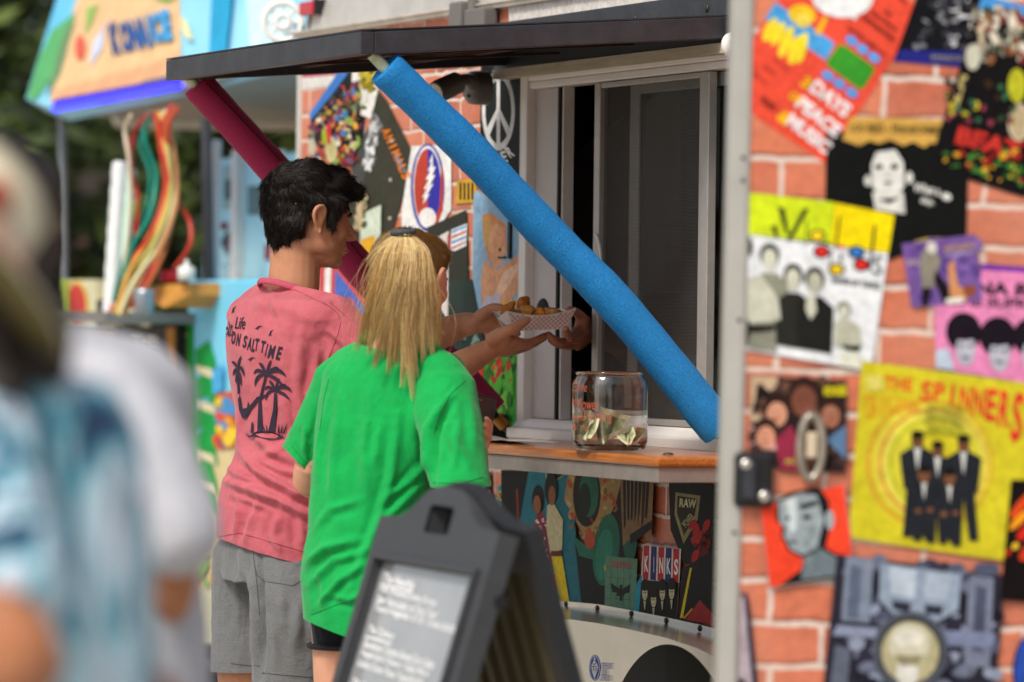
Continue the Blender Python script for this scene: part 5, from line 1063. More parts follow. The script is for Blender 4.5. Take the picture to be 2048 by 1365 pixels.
# hair
def strands(me, region, flow, n_, length, width, segs=4, lift=.25, seed=1, curl=.0, drop=.0):
    g = random.Random(seed); b = MB(); vs = [v for v in me.vertices if region(v.co)]
    for i in range(n_):
        v = g.choice(vs); p = v.co.copy()+Vector((g.uniform(-1, 1), g.uniform(-1, 1), g.uniform(-1, 1)))*.002; nn = v.normal.copy()
        d = flow(p, nn, g); d = (d-nn*d.dot(nn)); d.normalize(); L = length*g.uniform(.5, 1.15); li = lift*g.uniform(.2, 1.4)
        side = d.cross(nn).normalized(); pts = []; q = p.copy(); dd = (d+nn*li).normalized(); cv = g.uniform(-1, 1)*curl
        for k in range(segs+1):
            pts.append(q.copy()); dd = (dd-nn*li*.45/segs*2+side*cv+Vector((0, 0, -drop))).normalized(); q = q+dd*L/segs
        w_ = width*g.uniform(.6, 1.3); vv = []
        for k, q in enumerate(pts):
            ww = w_*(1-(k/segs)**2*.95)*.5; vv += [q+side*ww, q-side*ww*.5+nn*ww*.9, q-side*ww*.6-nn*ww*.5]
        b.add(vv, [(3*k+a, 3*k+(a+1) % 3, 3*k+3+(a+1) % 3, 3*k+3+a) for k in range(segs) for a in range(3)], mi=g.choice((0, 0, 1)))
    return b
M_h1 = mat('dark_hair', '#120c09', .6, var=.3, vscale=60, spec=.3); M_h2 = mat('dark_hair_light', '#22160f', .55, spec=.35)
b = MB(); H3 = HM.to_3x3().normalized()
for c, r_ in (((-.016, 0, .046), (.104, .084, .080)), ((-.048, 0, .01), (.064, .075, .080)), ((-.056, 0, -.034), (.036, .054, .046)), ((.040, 0, .080), (.058, .070, .042)), ((.012, 0, .044), (.068, .080, .052)), ((-.01, 0, .092), (.075, .062, .042)), ((.082, -.012, .072), (.028, .048, .024))): b.ell(HM @ Vector(c), [q*.95 for q in r_], H3, n=20)
for k in (-1, 1): b.chain([HM @ Vector((.035, .072*k, .035)), HM @ Vector((.030, .071*k, -.002)), HM @ Vector((.026, .068*k, -.018))], [.018, .012, .005], n=10)
me = remesh(b, .004, 5); HI = HM.inverted()
def hv(c):
    l = HI @ c; return not (l.x > .028 and l.z < .03) and not (abs(l.y) > .05 and l.x > -.026 and l.z < -.004)
ripple(me, .009, 26, (1, 1, 1), 4)
cut_loc(me, lambda c: ((HI @ c).z < -.0 and (HI @ c).x > -.028 and not ((HI @ c).x > .012 and (HI @ c).z > -.02 and abs((HI @ c).y) > .05)))
hair = finish(me, 'hair', M_h1, man)
wh = Vector((-.085, -.02, .095))
def flow_m(p, nn, g):
    l = HI @ p; d = (l-wh); d.normalize()
    if l.z > .05: d += Vector((.8, 0, 0))
    else: d += Vector((.15, 0, -1.2))
    d += Vector((g.uniform(-1, 1), g.uniform(-1, 1), g.uniform(-1, 1)))*.35
    return H3 @ d
st = strands(me, lambda c: (HI @ c).z > -.085, flow_m, 14000, .026, .0011, 4, .2, 5, .3, .03)
def fr_flow(p, nn, g): return H3 @ Vector((1, g.uniform(-.6, .2), g.uniform(-.5, .4)))
st2 = strands(me, lambda c: (HI @ c).x > .075 and (HI @ c).z > .05, fr_flow, 420, .026, .0012, 5, .4, 9, .5, .15)
k0 = len(st.v); st.v += st2.v; st.f += [tuple(i+k0 for i in f) for f in st2.f]; st.c += st2.c; st.mi += st2.mi; st.smooth += st2.smooth
st.obj('hair_strands', [M_h1, M_h2], hair, kind='stuff')

# ------------------------------------------------------------------ woman in the green shirt
A2 = Vector((.89, -.456, 0)); B2 = Vector((.456, .89, 0))
wom = empty('person', (P(750, 1000, 9.4).x, P(750, 1000, 9.4).y, 0), label='woman with a long blonde ponytail in a bright green T-shirt, back to the camera', cat='person')
HW = headM(823, 563, 9.4, R(58), R(6)) @ Matrix.Scale(.93, 4)
b = MB(); add_head(b, HW, .97)
b.chain([P(808, 610, 9.39), P(800, 660, 9.38), P(792, 710, 9.38)], [.050, .050, .06], n=18)
b.loft([(P(795, 715, 9.4), A2*.09, B2*.06, 2), (P(790, 750, 9.4), A2*.14, B2*.08, 2), (P(775, 860, 9.4), A2*.125, B2*.085, 2), (P(755, 980, 9.4), A2*.115, B2*.085, 2), (P(750, 1120, 9.4), A2*.13, B2*.1, 2), (P(745, 1230, 9.4), A2*.125, B2*.095, 2)])
b.chain([P(888, 785, 9.31), P(908, 880, 9.245), P(920, 1000, 9.18), P(945, 950, 9.28), P(952, 905, 9.42), P(956, 885, 9.46)], [.048, .042, .037, .032, .025, .022], n=18)
b.chain([P(684, 775, 9.5), P(646, 860, 9.53), P(616, 962, 9.56), P(650, 950, 9.72), P(690, 930, 9.84), P(704, 918, 9.88)], [.042, .038, .033, .030, .024, .021], n=18)
# hand round the phone (near), other hand in front of the body
w = P(957, 884, 9.46); kn = [P(972, 856, 9.47), P(970, 868, 9.47), P(968, 880, 9.48), P(965, 892, 9.48)]
hand_palm(b, w, kn, .013)
for k, (e1_, e2_) in zip(kn, (((980, 850), (972, 838)), ((979, 862), (968, 852)), ((977, 876), (965, 868)), ((972, 890), (960, 886)))): b.chain([k, P(*e1_, 9.45), P(*e2_, 9.42)], [.009, .0082, .0066], n=10)
b.chain([P(952, 880, 9.44), P(951, 864, 9.42), P(954, 846, 9.405)], [.012, .009, .0075], n=10)
w = P(704, 918, 9.88); kn = [P(724, 906, 9.92), P(728, 914, 9.92), P(728, 922, 9.92), P(724, 930, 9.92)]
hand_palm(b, w, kn, .012)
for k in kn: b.chain([k, k+Vector((.02, .02, .005)), k+Vector((.03, .03, -.01))], [.008, .0075, .006], n=10)
b.chain([P(708, 908, 9.88), P(722, 896, 9.88), P(732, 894, 9.9)], [.011, .0085, .007], n=10)
for (hx, D0) in ((695, 9.47), (790, 9.33)):
    hip, kne, ank = P(hx, 1220, D0), P(hx-4, 1600, D0+.02), P(hx, 2030, D0-.03)
    b.chain([hip, hip.lerp(kne, .5), kne, kne.lerp(ank, .35), ank], [.078, .066, .050, .046, .032], n=20)
    t = Vector((ank.x, ank.y, .032)); b.chain([t-B2*.04, t+B2*.09, t+B2*.15], [.030, .032, .024], n=14)
me = remesh(b, .0032, 5); finish(me, 'body', SK_wom, wom); add_face(wom, HW, .97, '#4a6a7a', '#b06a64')
for k in (0, 1):
    t = P((695, 790)[k], 2030, (9.44, 9.30)[k]); t.z = 0; q = MB(); q.loft([(t+B2*.045+Vector((0, 0, .001)), A2*.043, B2*.13, 2.6), (t+B2*.045+Vector((0, 0, .028)), A2*.046, B2*.132, 2.6)]); q.loft([(t+B2*.045+Vector((0, 0, .029)), A2*.042, B2*.125, 2.4), (t+B2*.03+Vector((0, 0, .06)), A2*.040, B2*.10, 2.2), (t+Vector((0, 0, .085)), A2*.036, B2*.05, 2)]); q.obj('shoe', mat('white_trainer', '#c9c8c4', .6), wom)
rows = [(694, 800, .078, .07), (708, 798, .112, .085), (722, 795, .132, .096), (745, 792, .146, .105), (790, 786, .148, .112), (850, 772, .142, .115), (900, 762, .135, .115), (950, 754, .130, .116), (1010, 749, .129, .118), (1060, 748, .131, .122), (1100, 744, .136, .128), (1150, 741, .1385, .132), (1200, 744, .138, .130), (1290, 750, .136, .126)]
b = MB(); b.loft([ringm(cx, y, h, 9.4, bb, 2.4, A2, B2) for y, cx, h, bb in rows], n=48)
l0, l1 = P(684, 762, 9.5), P(606, 930, 9.56); b.chain([l0, l0.lerp(l1, .5), l1, l1.lerp(l0, -.25)], [.060, .056, .055, .052], n=24)
r0, r1 = P(888, 778, 9.3), P(924, 985, 9.18); b.chain([r0, r0.lerp(r1, .5), r1, r1.lerp(r0, -.25)], [.066, .064, .061, .058], n=24)
b.chain([P(690, 740, 9.49), P(792, 712, 9.4), P(888, 752, 9.3)], [.044, .056, .046], n=20)
me = remesh(b, .0042, 9)
lc = P(602, 928, 9.56); ld = Vector((-.48, 0, -.86)); cutr(me, lc, (ld+Vector((-.32, 0, -.0))).normalized(), lambda c: near_seg(c, l0, l1, .1) and to_px(c)[0] < 640 and to_px(c)[1] > 850)
rc = P(918, 974, 9.18); cutr(me, rc, Vector((.04, 0, -1)), lambda c: near_seg(c, r0, r1, .085) and to_px(c)[1] > 930 and to_px(c)[0] > 858)
nc = P(800, 690, 9.4); cutr(me, nc, (Vector((0, 0, 1))+B2*.3).normalized(), lambda c: (c-nc).length < .18)
hm = P(618, 1240, 9.4); cutr(me, hm, Vector((-.33, 0, -1)).normalized(), lambda c: c.z < hm.z+.15)
folds(me, [([(798, 830), (782, 960), (752, 1060), (700, 1170)], 9, .0065), ([(740, 790), (728, 900), (736, 1010)], 12, .004), ([(830, 800), (826, 880), (836, 950)], 11, .004), ([(655, 800), (640, 880), (634, 960)], 8, .006), ([(680, 800), (664, 920), (668, 1010)], 10, .004),
           ([(905, 806), (872, 862), (862, 975)], 8, -.012), ([(884, 830), (900, 880), (940, 930)], 8, .004), ([(915, 850), (905, 950)], 8, .004), ([(856, 920), (820, 965), (770, 1000)], 8, .005), ([(850, 960), (800, 1010), (760, 1050)], 8, .005),
           ([(612, 1130), (650, 1098), (720, 1080)], 9, .009), ([(618, 1170), (665, 1120), (740, 1100)], 8, .006), ([(632, 1215), (680, 1160), (730, 1130)], 7, .005), ([(628, 1060), (660, 1020), (720, 1000)], 8, .004), ([(660, 1190), (700, 1200), (740, 1180)], 7, .004), ([(640, 1140), (650, 1220)], 7, .004),
           ([(610, 850), (612, 900)], 7, .004), ([(596, 880), (620, 925)], 6, .003), ([(940, 790), (950, 900)], 8, .003), ([(760, 850), (750, 930)], 8, .003)])
ripple(me, .0028, 7, (1, 1, .7), 13); ripple(me, .0014, 21, (1, 1, 1), 18)
M_green = cloth('bright_green_jersey', '#029244', '#04a44c', .3)
gsh = finish(me, 'shirt', M_green, wom); bv = bvh_of(me)
b = MB(); ring = [nc+A2*.080*math.cos(t)+B2*.068*math.sin(t)+Vector((0, 0, -math.sin(t)*.020+.002)) for t in np.linspace(0, 2*math.pi, 41)]
b.tube(ring, .008, n=10, caps=False, squash=1.2, up=(0, 0, 1)); b.obj('collar', M_green, gsh)
for pts in ([(930, 762), (900, 790), (878, 830), (868, 868)], [(866, 966), (920, 967), (968, 955)], [(584, 893), (606, 920), (624, 936)], [(622, 1230), (680, 1208), (730, 1192)], [(658, 758), (648, 800), (640, 860)]):
    sm = seam(bv, pts, .0011)
    if sm.v: sm.obj('seam', mat('green_thread', '#027a38', .9), gsh)
# black shorts
b = MB(); b.loft([ringm(750, y, h, 9.4, .105, 2.2, A2, B2) for y, h in ((1150, .11), (1200, .12), (1240, .122))], n=32)
for hx, D0 in ((697, 9.47), (792, 9.33)): b.chain([P(hx, 1215, D0), P(hx, 1270, D0), P(hx-2, 1340, D0)], [.080, .078, .070], n=24)
me = remesh(b, .005, 6); cut(me, P(690, 1298, 9.4), (.06, 0, -1)); ripple(me, .003, 12); finish(me, 'shorts', cloth('black_fabric', '#0d0d11', '#15151a', .3), wom)
b = MB(); b.tube([P(697, 1292, 9.47)+Vector((math.cos(t)*.081, math.sin(t)*.081, 0)) for t in np.linspace(0, 2*math.pi, 29)], .006, n=8, caps=False); b.obj('cuff', mat('black_cuff', '#14141a', .8), wom)
# hair: shell pulled back, then the ponytail
W3 = HW.to_3x3(); WI = HW.inverted()
b = MB()
for c, r_ in (((-.018, 0, .034), (.097, .077, .080)), ((-.033, 0, -.008), (.072, .073, .072)), ((.02, 0, .056), (.066, .070, .050))): b.ell(HW @ Vector(c), r_, W3, n=24)
me = remesh(b, .004, 4)
cut_loc(me, lambda c: (lambda l: (l.x > .075-.0*l.z and l.z < .06) or (l.z < .0 and l.x > -.02) or (l.z < .03 and l.x > .03))(WI @ c))
M_b1 = mat('hair_brown', '#9c8052', .5, var=.35, vscale=90, spec=.5, stretch=(1, 1, .2)); M_b2 = mat('hair_blonde', '#d6b272', .46, var=.2, vscale=50, spec=.5); M_b3 = mat('hair_pale', '#ecd6a2', .42, spec=.5); M_b4 = mat('hair_gold', '#a88a5c', .5, spec=.5)
wh_ = finish(me, 'hair', M_b1, wom)
tie = P(806, 472, 9.31); tl = WI @ tie
def flow_w(p, nn, g): return (tie-p).normalized()+Vector((g.uniform(-1, 1), g.uniform(-1, 1), g.uniform(-1, 1)))*.10
st = strands(me, lambda c: (c-tie).length > .045, flow_w, 8500, .034, .0013, 4, .008, 15, .05); st.mi = [(0, 1, 0)[(i//12) % 3] for i in range(len(st.mi))]
st.obj('pulled_back_hair', [M_b1, M_b4], wh_, kind='stuff')
g = random.Random(31); b = MB()
def lock(p0, p1, p2, p3, p4, n_, spread, w0, mi_w, wav=.003):
    """n_ hairs following a guide of five points"""
    for i in range(n_):
        o = Vector((g.gauss(0, 1), g.gauss(0, .8), 0)); ph = g.uniform(0, 6.28); fr = g.uniform(2, 5); e = 1.04-.36*g.random()**1.4; pts = []
        sp = [spread*.4, spread*.9, spread, spread*.8, spread*.16]
        K = 14
        for k in range(K+1):
            t = k/K*e*4; i0 = min(3, int(t)); f = t-i0; G = (p0, p1, p2, p3, p4)
            a, b0, c0, d0 = G[max(i0-1, 0)], G[i0], G[i0+1], G[min(i0+2, 4)]
            q = .5*((2*b0)+(c0-a)*f+(2*a-5*b0+4*c0-d0)*f*f+(3*b0-a-3*c0+d0)*f**3)
            s_ = sp[i0]*(1-min(f, 1))+sp[i0+1]*min(f, 1)
            q = q+o*s_+Vector((math.sin(t*fr*.7+ph), math.cos(t*fr*.6+ph), 0))*wav*min(1, t*.6)
            pts.append(q)
        w_ = w0*g.uniform(.6, 1.3); vv = []
        for k, q in enumerate(pts):
            ww = w_*(1-(k/K)**3*.9)*.5; vv += [q+Vector((ww, 0, 0)), q+Vector((-ww*.5, ww*.8, 0)), q+Vector((-ww*.5, -ww*.8, 0))]
        mi = g.choices((0, 1, 2, 3), mi_w)[0]
        b.add(vv, [(3*k+a, 3*k+(a+1) % 3, 3*k+3+(a+1) % 3, 3*k+3+a) for k in range(K) for a in range(3)], mi=mi)
ends = [(714, 700), (722, 664), (730, 690), (738, 708), (750, 735), (752, 690), (766, 700), (778, 745), (784, 700), (792, 730), (806, 770), (824, 796), (812, 740), (818, 700), (830, 752), (838, 705), (848, 724), (858, 690), (866, 714), (878, 690), (884, 668), (745, 668), (770, 716), (828, 720), (855, 676), (735, 650), (800, 700), (872, 660)]
for j, (ex, ey) in enumerate(ends):
    u = (ex-798)/88
    D0 = 9.31-.025*math.cos(u*1.4); sw = math.sin(j*2.1)*7
    lock(P(807+u*10, 467, 9.305), P(807+u*38, 500, D0-.034), P(805+u*52+sw*.5, 560, D0-.046), P(801+u*68+sw*1.4, 625, D0-.034), P(ex-sw*.3, ey, D0-.01 if ey < 730 else 9.258), 250, .0052, .0009, ((1, 5, 4, 1), (0, 3, 6, 1), (2, 4, 3, 2), (0, 4, 5, 1), (3, 3, 1, 3))[j % 5], .0045)
for j in range(60):   # flyaways
    u = g.uniform(-1.25, 1.2); lock(P(806+u*14, 472, 9.3), P(803+u*48, 505, 9.26), P(800+u*70, 570, 9.26), P(799+u*92, 640, 9.27), P(799+u*95+g.uniform(-12, 12), g.uniform(640, 740), 9.28), 2, .003, .0009, (1, 3, 3, 1), .009)
b.obj('ponytail', [M_b1, M_b2, M_b3, M_b4], wom, kind='stuff')
b = MB(); tc_ = P(806, 468, 9.30)
pts = [tc_+Vector((math.cos(t)*.021, math.sin(t)*.018, .003+math.cos(t)*.002)) for t in np.linspace(0, 2*math.pi, 33)]; b.tube(pts, [.0052+.0014*math.sin(i*2.2) for i in range(33)], n=8, caps=False); b.obj('hair_tie', mat('dark_blue_scrunchie', '#0e1119', .8, var=.5, vscale=260, col2='#566070'), wom)
# phone in her hand
c = [P(952, 786, 9.43), P(993, 797, 9.47), P(958, 856, 9.44), P(917, 845, 9.40)]
xa_ = (c[1]-c[0]).normalized(); ya_ = (c[3]-c[0]); ya_ = (ya_-xa_*ya_.dot(xa_)).normalized(); na_ = xa_.cross(ya_)
Mp = Matrix(((xa_.x, ya_.x, na_.x, c[0].x), (xa_.y, ya_.y, na_.y, c[0].y), (xa_.z, ya_.z, na_.z, c[0].z), (0, 0, 0, 1)))
wd = (c[1]-c[0]).length+.02; hg = .145
b = MB(); b.prism([(-.02, 0), (wd-.02, 0), (wd-.02, hg), (-.02, hg)], -.0045, .0045); b.v = [(x, z, y) for x, y, z in b.v]
ph = b.obj('phone', mat('phone_case', '#111214', .4), None, Mp, bevel=.0035, label='black smartphone held up in the right hand of the woman in green', cat='phone')
sgn_ = 1 if na_.dot(EYE-c[0]) > 0 else -1
b = MB(); b.box((-.016, .004, sgn_*.0047), (wd-.024, hg-.004, sgn_*.0052)); scn = b.obj('screen', mat('phone_screen', '#26262a', .15, var=.2, vscale=60), ph, Mp)
b = MB()
for i, (x, y) in enumerate(((.004, .012), (.004, .03), (.002, .044), (.008, .05))): b.box((x, y, sgn_*.0053), (x+.012-.002*(i % 2), y+.0015, sgn_*.0055))
b.obj('screen_text', mat('screen_grey', '#7a7a7c', .4), scn, Mp)

# ------------------------------------------------------------------ server inside the trailer
srv = empty('person', (P(1300, 900, 11.3).x, P(1300, 900, 11.3).y, 0), label='server inside the trailer window in black, one hand holding out the paper tray', cat='person')
b = MB(); HS = headM(1330, 430, 11.35, R(205), 0); add_head(b, HS); 
b.chain([P(1330, 470, 11.35), P(1330, 560, 11.36)], [.056, .066], n=16)
As = Vector((.42, -.9, 0)); Bs = Vector((-.9, -.42, 0))
b.loft([(P(1330, 565, 11.36), As*.12, Bs*.07, 2), (P(1330, 610, 11.36), As*.19, Bs*.1, 2), (P(1330, 800, 11.36), As*.16, Bs*.1, 2), (P(1330, 1000, 11.36), As*.16, Bs*.11, 2)])
b.chain([P(1420, 630, 11.15), P(1400, 760, 11.0), P(1340, 790, 10.85), P(1262, 700, 10.62), P(1205, 668, 10.45), P(1188, 660, 10.40)], [.055, .048, .042, .038, .030, .026], n=18)
b.chain([P(1240, 630, 11.55), P(1220, 760, 11.45), P(1200, 830, 11.3), P(1170, 850, 11.1), P(1160, 850, 11.05)], [.055, .046, .040, .032, .026], n=16)
b.ell(P(1160, 850, 11.0), (.04, .05, .02), n=14)
w = P(1184, 658, 10.40); kn = [P(1150, 668, 10.27), P(1152, 676, 10.29), P(1152, 684, 10.32), P(1156, 690, 10.35)]
hand_palm(b, w, kn, .017); hand_palm(b, w, [P(1160, 650, 10.3), P(1166, 640, 10.33)], .016)
b.chain([P(1168, 642, 10.32), P(1154, 626, 10.285), P(1138, 619, 10.27)], [.0145, .011, .0088], n=12)
b.chain([kn[0], P(1142, 676, 10.22), P(1134, 667, 10.19), P(1131, 658, 10.165)], [.0105, .0095, .009, .008], n=12)
b.chain([kn[1], P(1126, 684, 10.24), P(1108, 679, 10.2), P(1096, 669, 10.19)], [.0105, .0098, .009, .0078], n=12)
b.chain([kn[2], P(1128, 691, 10.28), P(1112, 688, 10.25), P(1100, 680, 10.23)], [.0105, .0095, .0085, .0075], n=12)
b.chain([kn[3], P(1136, 694, 10.31), P(1124, 692, 10.28)], [.009, .0085, .007], n=12)
for dx in (-70, 30): b.chain([P(1330+dx, 1000, 11.36), P(1330+dx, 1400, 11.36), P(1330+dx, 1750, 11.36)], [.08, .055, .04], n=14)
me = remesh(b, .0035, 5); finish(me, 'body', SK_srv, srv); add_face(srv, HS, 1)
b = MB(); b.loft([(P(1330, 575, 11.36), As*.14, Bs*.09, 2.2), (P(1330, 610, 11.36), As*.21, Bs*.12, 2.3), (P(1330, 800, 11.36), As*.18, Bs*.12, 2.3), (P(1330, 1050, 11.36), As*.185, Bs*.13, 2.3)]); b.chain([P(1420, 630, 11.15), P(1404, 740, 11.02)], [.07, .065]); b.chain([P(1240, 630, 11.55), P(1222, 740, 11.46)], [.07, .065])
me = remesh(b, .007, 4); finish(me, 'apron_and_shirt', cloth('server_black', '#18171a', '#1f1e22', .3), srv)
b = MB(); b.ell(HS @ Vector((-.02, 0, .05)), (.105, .086, .082), HS.to_3x3(), n=20); b.ell(HS @ Vector((.07, 0, .055)), (.07, .07, .010), HS.to_3x3(), n=20); me = remesh(b, .005, 2); finish(me, 'cap', mat('server_cap', '#1a1a1e', .8), srv)
# ================================================================== PAPER TRAY AND FOOD
L_ = Vector((.95, .312, 0)); S_ = Vector((-.312, .95, 0))
nl = P(1014, 622, 10.11); nr = P(1153, 616, 10.16)
L_ = (nr-nl).normalized(); Lt = (nr-nl).length; S_ = Vector((-.34, .94, .0)).normalized(); S_ = (S_-L_*S_.dot(L_)).normalized(); Wt = .105
U_ = L_.cross(S_).normalized()
Mt = Matrix(((L_.x, S_.x, U_.x, nl.x), (L_.y, S_.y, U_.y, nl.y), (L_.z, S_.z, U_.z, nl.z), (0, 0, 0, 1)))
Ht = .046; NX = 14
def top_z(t): return -.013*math.sin(math.pi*t)
b = MB(); ins = .021; th = .0007
def tray_pts(o):
    nt, nb, ft, fb = [], [], [], []
    for i in range(NX+1):
        t = i/NX; nt.append((Lt*t, o, top_z(t))); ft.append((Lt*t, Wt-o, top_z(t)))
        x = ins+(Lt-2*ins)*t; nb.append((x, ins*.75+o, -Ht)); fb.append((x, Wt-ins*.75-o, -Ht))
    return nt, nb, ft, fb
for o in (0, .0012):
    nt_, nb, ft, fb = tray_pts(o)
    for p, q in ((nt_, nb), (ft, fb)): b.add(p+q, [(i, i+1, i+NX+2, i+NX+1) for i in range(NX)])
    b.add([nb[0], nb[-1], fb[-1], fb[0]], [(0, 1, 2, 3)])
    for s in (0, -1):
        mx = (nt_[s][0]+(-.006 if s == 0 else .006)); mid = (mx, Wt/2, -.016)
        b.add([nt_[s], mid, ft[s], fb[s], nb[s]], [(0, 1, 4), (1, 2, 3), (1, 3, 4)])
tray = b.obj('paper_food_tray', mat('tray_card', '#d9cfc8', .6, var=.04), None, Mt, label='small white paper boat tray with red crosses, passed through the window full of fried pieces', cat='food tray')
b = MB()
def cross(p, ux, uz, nn, s, w):
    for a, c in (((1, 1), (-1, -1)), ((1, -1), (-1, 1))):
        p0 = p+ux*a[0]*s+uz*a[1]*s; p1 = p+ux*c[0]*s+uz*c[1]*s; d = (p1-p0).normalized(); q = nn.cross(d)*w
        b.add([p0+q, p1+q, p1-q, p0-q], [(0, 1, 2, 3)])
ux = Vector((1, 0, 0)); slope = Vector((0, ins*.75, -Ht)).normalized(); nn = Vector((0, -Ht, -ins*.75)).normalized()
for r_ in range(9):
    f = (r_+.6)/9.4
    for c_ in range(15):
        t = (c_+.5*(r_ % 2)+.25)/14.5
        z = -Ht*f; x = Lt*t; lo = ins*f+.003
        if x < lo or x > Lt-lo or z > top_z(x/Lt)-.0035: continue
        tz = top_z((x-lo+.003)/max(.01, Lt-2*lo+.006)); cross(Vector((x, ins*.75*(z-tz)/(-Ht-tz), z))+nn*.0007, ux, slope, nn, .0030, .00042)
e_n = Vector((-Ht, 0, -ins)).normalized(); es = Vector((ins, 0, -Ht)).normalized(); ey = Vector((0, 1, 0))
for r_ in range(4, 9):
    f = (r_+.5)/9.4
    for c_ in range(7):
        y = ins*.75*f+.008+(c_+.5*(r_ % 2))*.0125
        if y > Wt-ins*.75*f-.006: continue
        cross(Vector((ins*f-.0026, y, -Ht*f))+e_n*.0004, ey, es, e_n, .0030, .00042)
b.obj('printed_crosses', mat('tray_red', '#a01c34', .6), tray, Mt)
def nugget(px, py, D, rad, seed, col, c2, lab, cat='fried chicken', rot=0):
    c = P(px, py, D); b = MB(); b.ell((0, 0, 0), rad, None, n=36); g = random.Random(seed); o = seed*7.3; vv = []
    for x, y, z in b.v:
        v = Vector((x, y, z)); n_ = v.normalized() if v.length else v; k = noise.fractal(v*45+Vector((o, 0, 0)), 1, 2, 3)*.0045+noise.fractal(v*150+Vector((o, 3, 0)), 1, 2, 3)*.0022; vv.append(tuple(v+n_*k))
    b.v = vv
    M = Matrix.Translation(c) @ Matrix.Rotation(R(rot), 4, 'Y') @ Matrix.Rotation(seed*.7, 4, 'Z')
    return b.obj('fried_chicken', mat('crumb_%d' % seed, col, .6, var=.3, vscale=110, bump=.9, bscale=260, bdist=.003, col2=c2), None, M, label=lab, cat=cat, group='fried pieces in the paper tray')
nugget(1017, 620, 10.155, (.013, .012, .022), 1, '#9a5512', '#c07a28', 'golden upright fried piece at the left end of the paper tray', rot=35)
nugget(1047, 607, 10.19, (.024, .014, .014), 2, '#a55c14', '#c67a26', 'long golden fried piece topmost of the heap in the tray', rot=-28)
nugget(1053, 622, 10.155, (.025, .015, .0135), 3, '#a8691f', '#cc9040', 'broad crumbed fried piece in the middle of the tray', rot=-4)
nugget(1081, 628, 10.155, (.011, .012, .011), 4, '#c8700a', '#e89420', 'small bright orange fried piece beside the broad one')
nugget(1102, 625, 10.165, (.018, .014, .012), 5, '#a87030', '#c9965a', 'knobbly pale brown fried piece nearest the server', rot=6)
nugget(1040, 632, 10.19, (.026, .022, .014), 6, '#94551a', '#b97a30', 'flat fried piece mostly buried under the heap in the tray')
nugget(1116, 632, 10.19, (.018, .018, .012), 7, '#94551a', '#b97a30', 'fried piece low at the right end of the tray')
b = MB(); b.add([(.004, .03, -.004), (.0, .075, -.002), (.05, .085, .006), (.05, .03, .002), (.0, .05, -.016), (.05, .055, -.014)], [(0, 4, 5, 3), (4, 1, 2, 5)]); sm_ = b.obj('tray_liner', mat('liner_paper', '#e8dcc0', .7, bump=.5, bscale=60), tray, Mt)
# ================================================================== TIP JAR ON THE COUNTER
jl = P(1219, 897, 9.52); l_ = WP.Mi @ jl; jz = TC
jc = WP.M @ Vector((l_.x, l_.y, 0)); jc.z = jz+.0005
jr = 76/9200*9.52; jh = 159/9200*9.52
def glass(name, tint):
    m = bpy.data.materials.new(name); m.use_nodes = True; n = m.node_tree; b_ = n.nodes['Principled BSDF']
    b_.inputs['Base Color'].default_value = (*lin(tint), 1); b_.inputs['Transmission Weight'].default_value = 1; b_.inputs['Roughness'].default_value = .02; b_.inputs['IOR'].default_value = 1.45; return m
prof = [(0, .002), (jr*.80, .002), (jr*.94, .007), (jr, .022), (jr, jh-.032), (jr*.985, jh-.022), (jr*.90, jh-.012), (jr*.885, jh-.008), (jr*.92, jh-.004), (jr*.92, jh-.001), (jr*.88, jh), (jr*.85, jh-.003), (jr*.86, jh-.012), (jr*.95, jh-.024), (jr*.968, jh-.034), (jr*.968, .024), (jr*.90, .013), (0, .011)]
jar = MB().lathe(prof, jc, n=72).obj('tip_jar', glass('clear_glass', '#f2f4f2'), None, label='round clear glass tip jar with orange handwriting and dollar notes on the counter', cat='tip jar')
mk = mat('orange_marker', '#bb5c42', .5, var=.15, vscale=90)
def wrap(t, x0, y0, x1, y1, b):
    v, f = text_geo(t, -.008, .2); w = []
    for a, c in v:
        px, py = x0+(x1-x0)*a, y1-(y1-y0)*c; u = max(-.985, min(.985, (px-1219)/76)); th_ = math.asin(u)
        z = (900-py)/9200*9.46; w.append(jc+Vector((math.sin(th_)*(jr+.0006), -math.cos(th_)*(jr+.0006), z)))
    b.add(w, f)
b = MB()
for t, x0, y0, x1, y1 in (('Chile', 1143, 762, 1172, 780), ('m', 1144, 796, 1154, 808), ('flower', 1155, 793, 1196, 816), ('meba', 1144, 826, 1170, 838), ('1 looking', 1166, 818, 1222, 844), ('& You', 1144, 846, 1182, 858), ('!', 1187, 846, 1191, 864)): wrap(t, x0, y0, x1, y1, b)
b.obj('handwriting', mk, jar)
def bill(pts, lab, D):
    """crumpled bank note: a grid between four pixel corners with a fold"""
    c = [P(x, y, d) for x, y, d in pts]; N1, N2 = 10, 5; b = MB(); vs = []; g = random.Random(int(pts[0][0]))
    fd = g.uniform(.3, .7); nrm = (c[1]-c[0]).cross(c[3]-c[0]).normalized()
    for j in range(N2+1):
        for i in range(N1+1):
            u, v = i/N1, j/N2; p = c[0]*(1-u)*(1-v)+c[1]*u*(1-v)+c[2]*u*v+c[3]*(1-u)*v
            vs.append(p+nrm*(.010*(1-abs(u-fd)/max(fd, 1-fd))+.003*math.sin(u*9+v*4)))
    cols = []
    for j in range(N2):
        for i in range(N1):
            edge = i in (0, N1-1) or j in (0, N2-1); cc = '#c9c3a0' if edge else ('#8f9a72' if (i*7+j*5+int(pts[0][0])) % 3 else '#a9ac84')
            if 4 <= i <= 5 and 1 <= j <= 3: cc = '#6f7c5c'
            k = j*(N1+1)+i; b.add([vs[k], vs[k+1], vs[k+N1+2], vs[k+N1+1]], [(0, 1, 2, 3)], col=lin(cc))
    return b.obj('bank_note', INK, None, label=lab, cat='bank note', group='dollar notes in the tip jar')
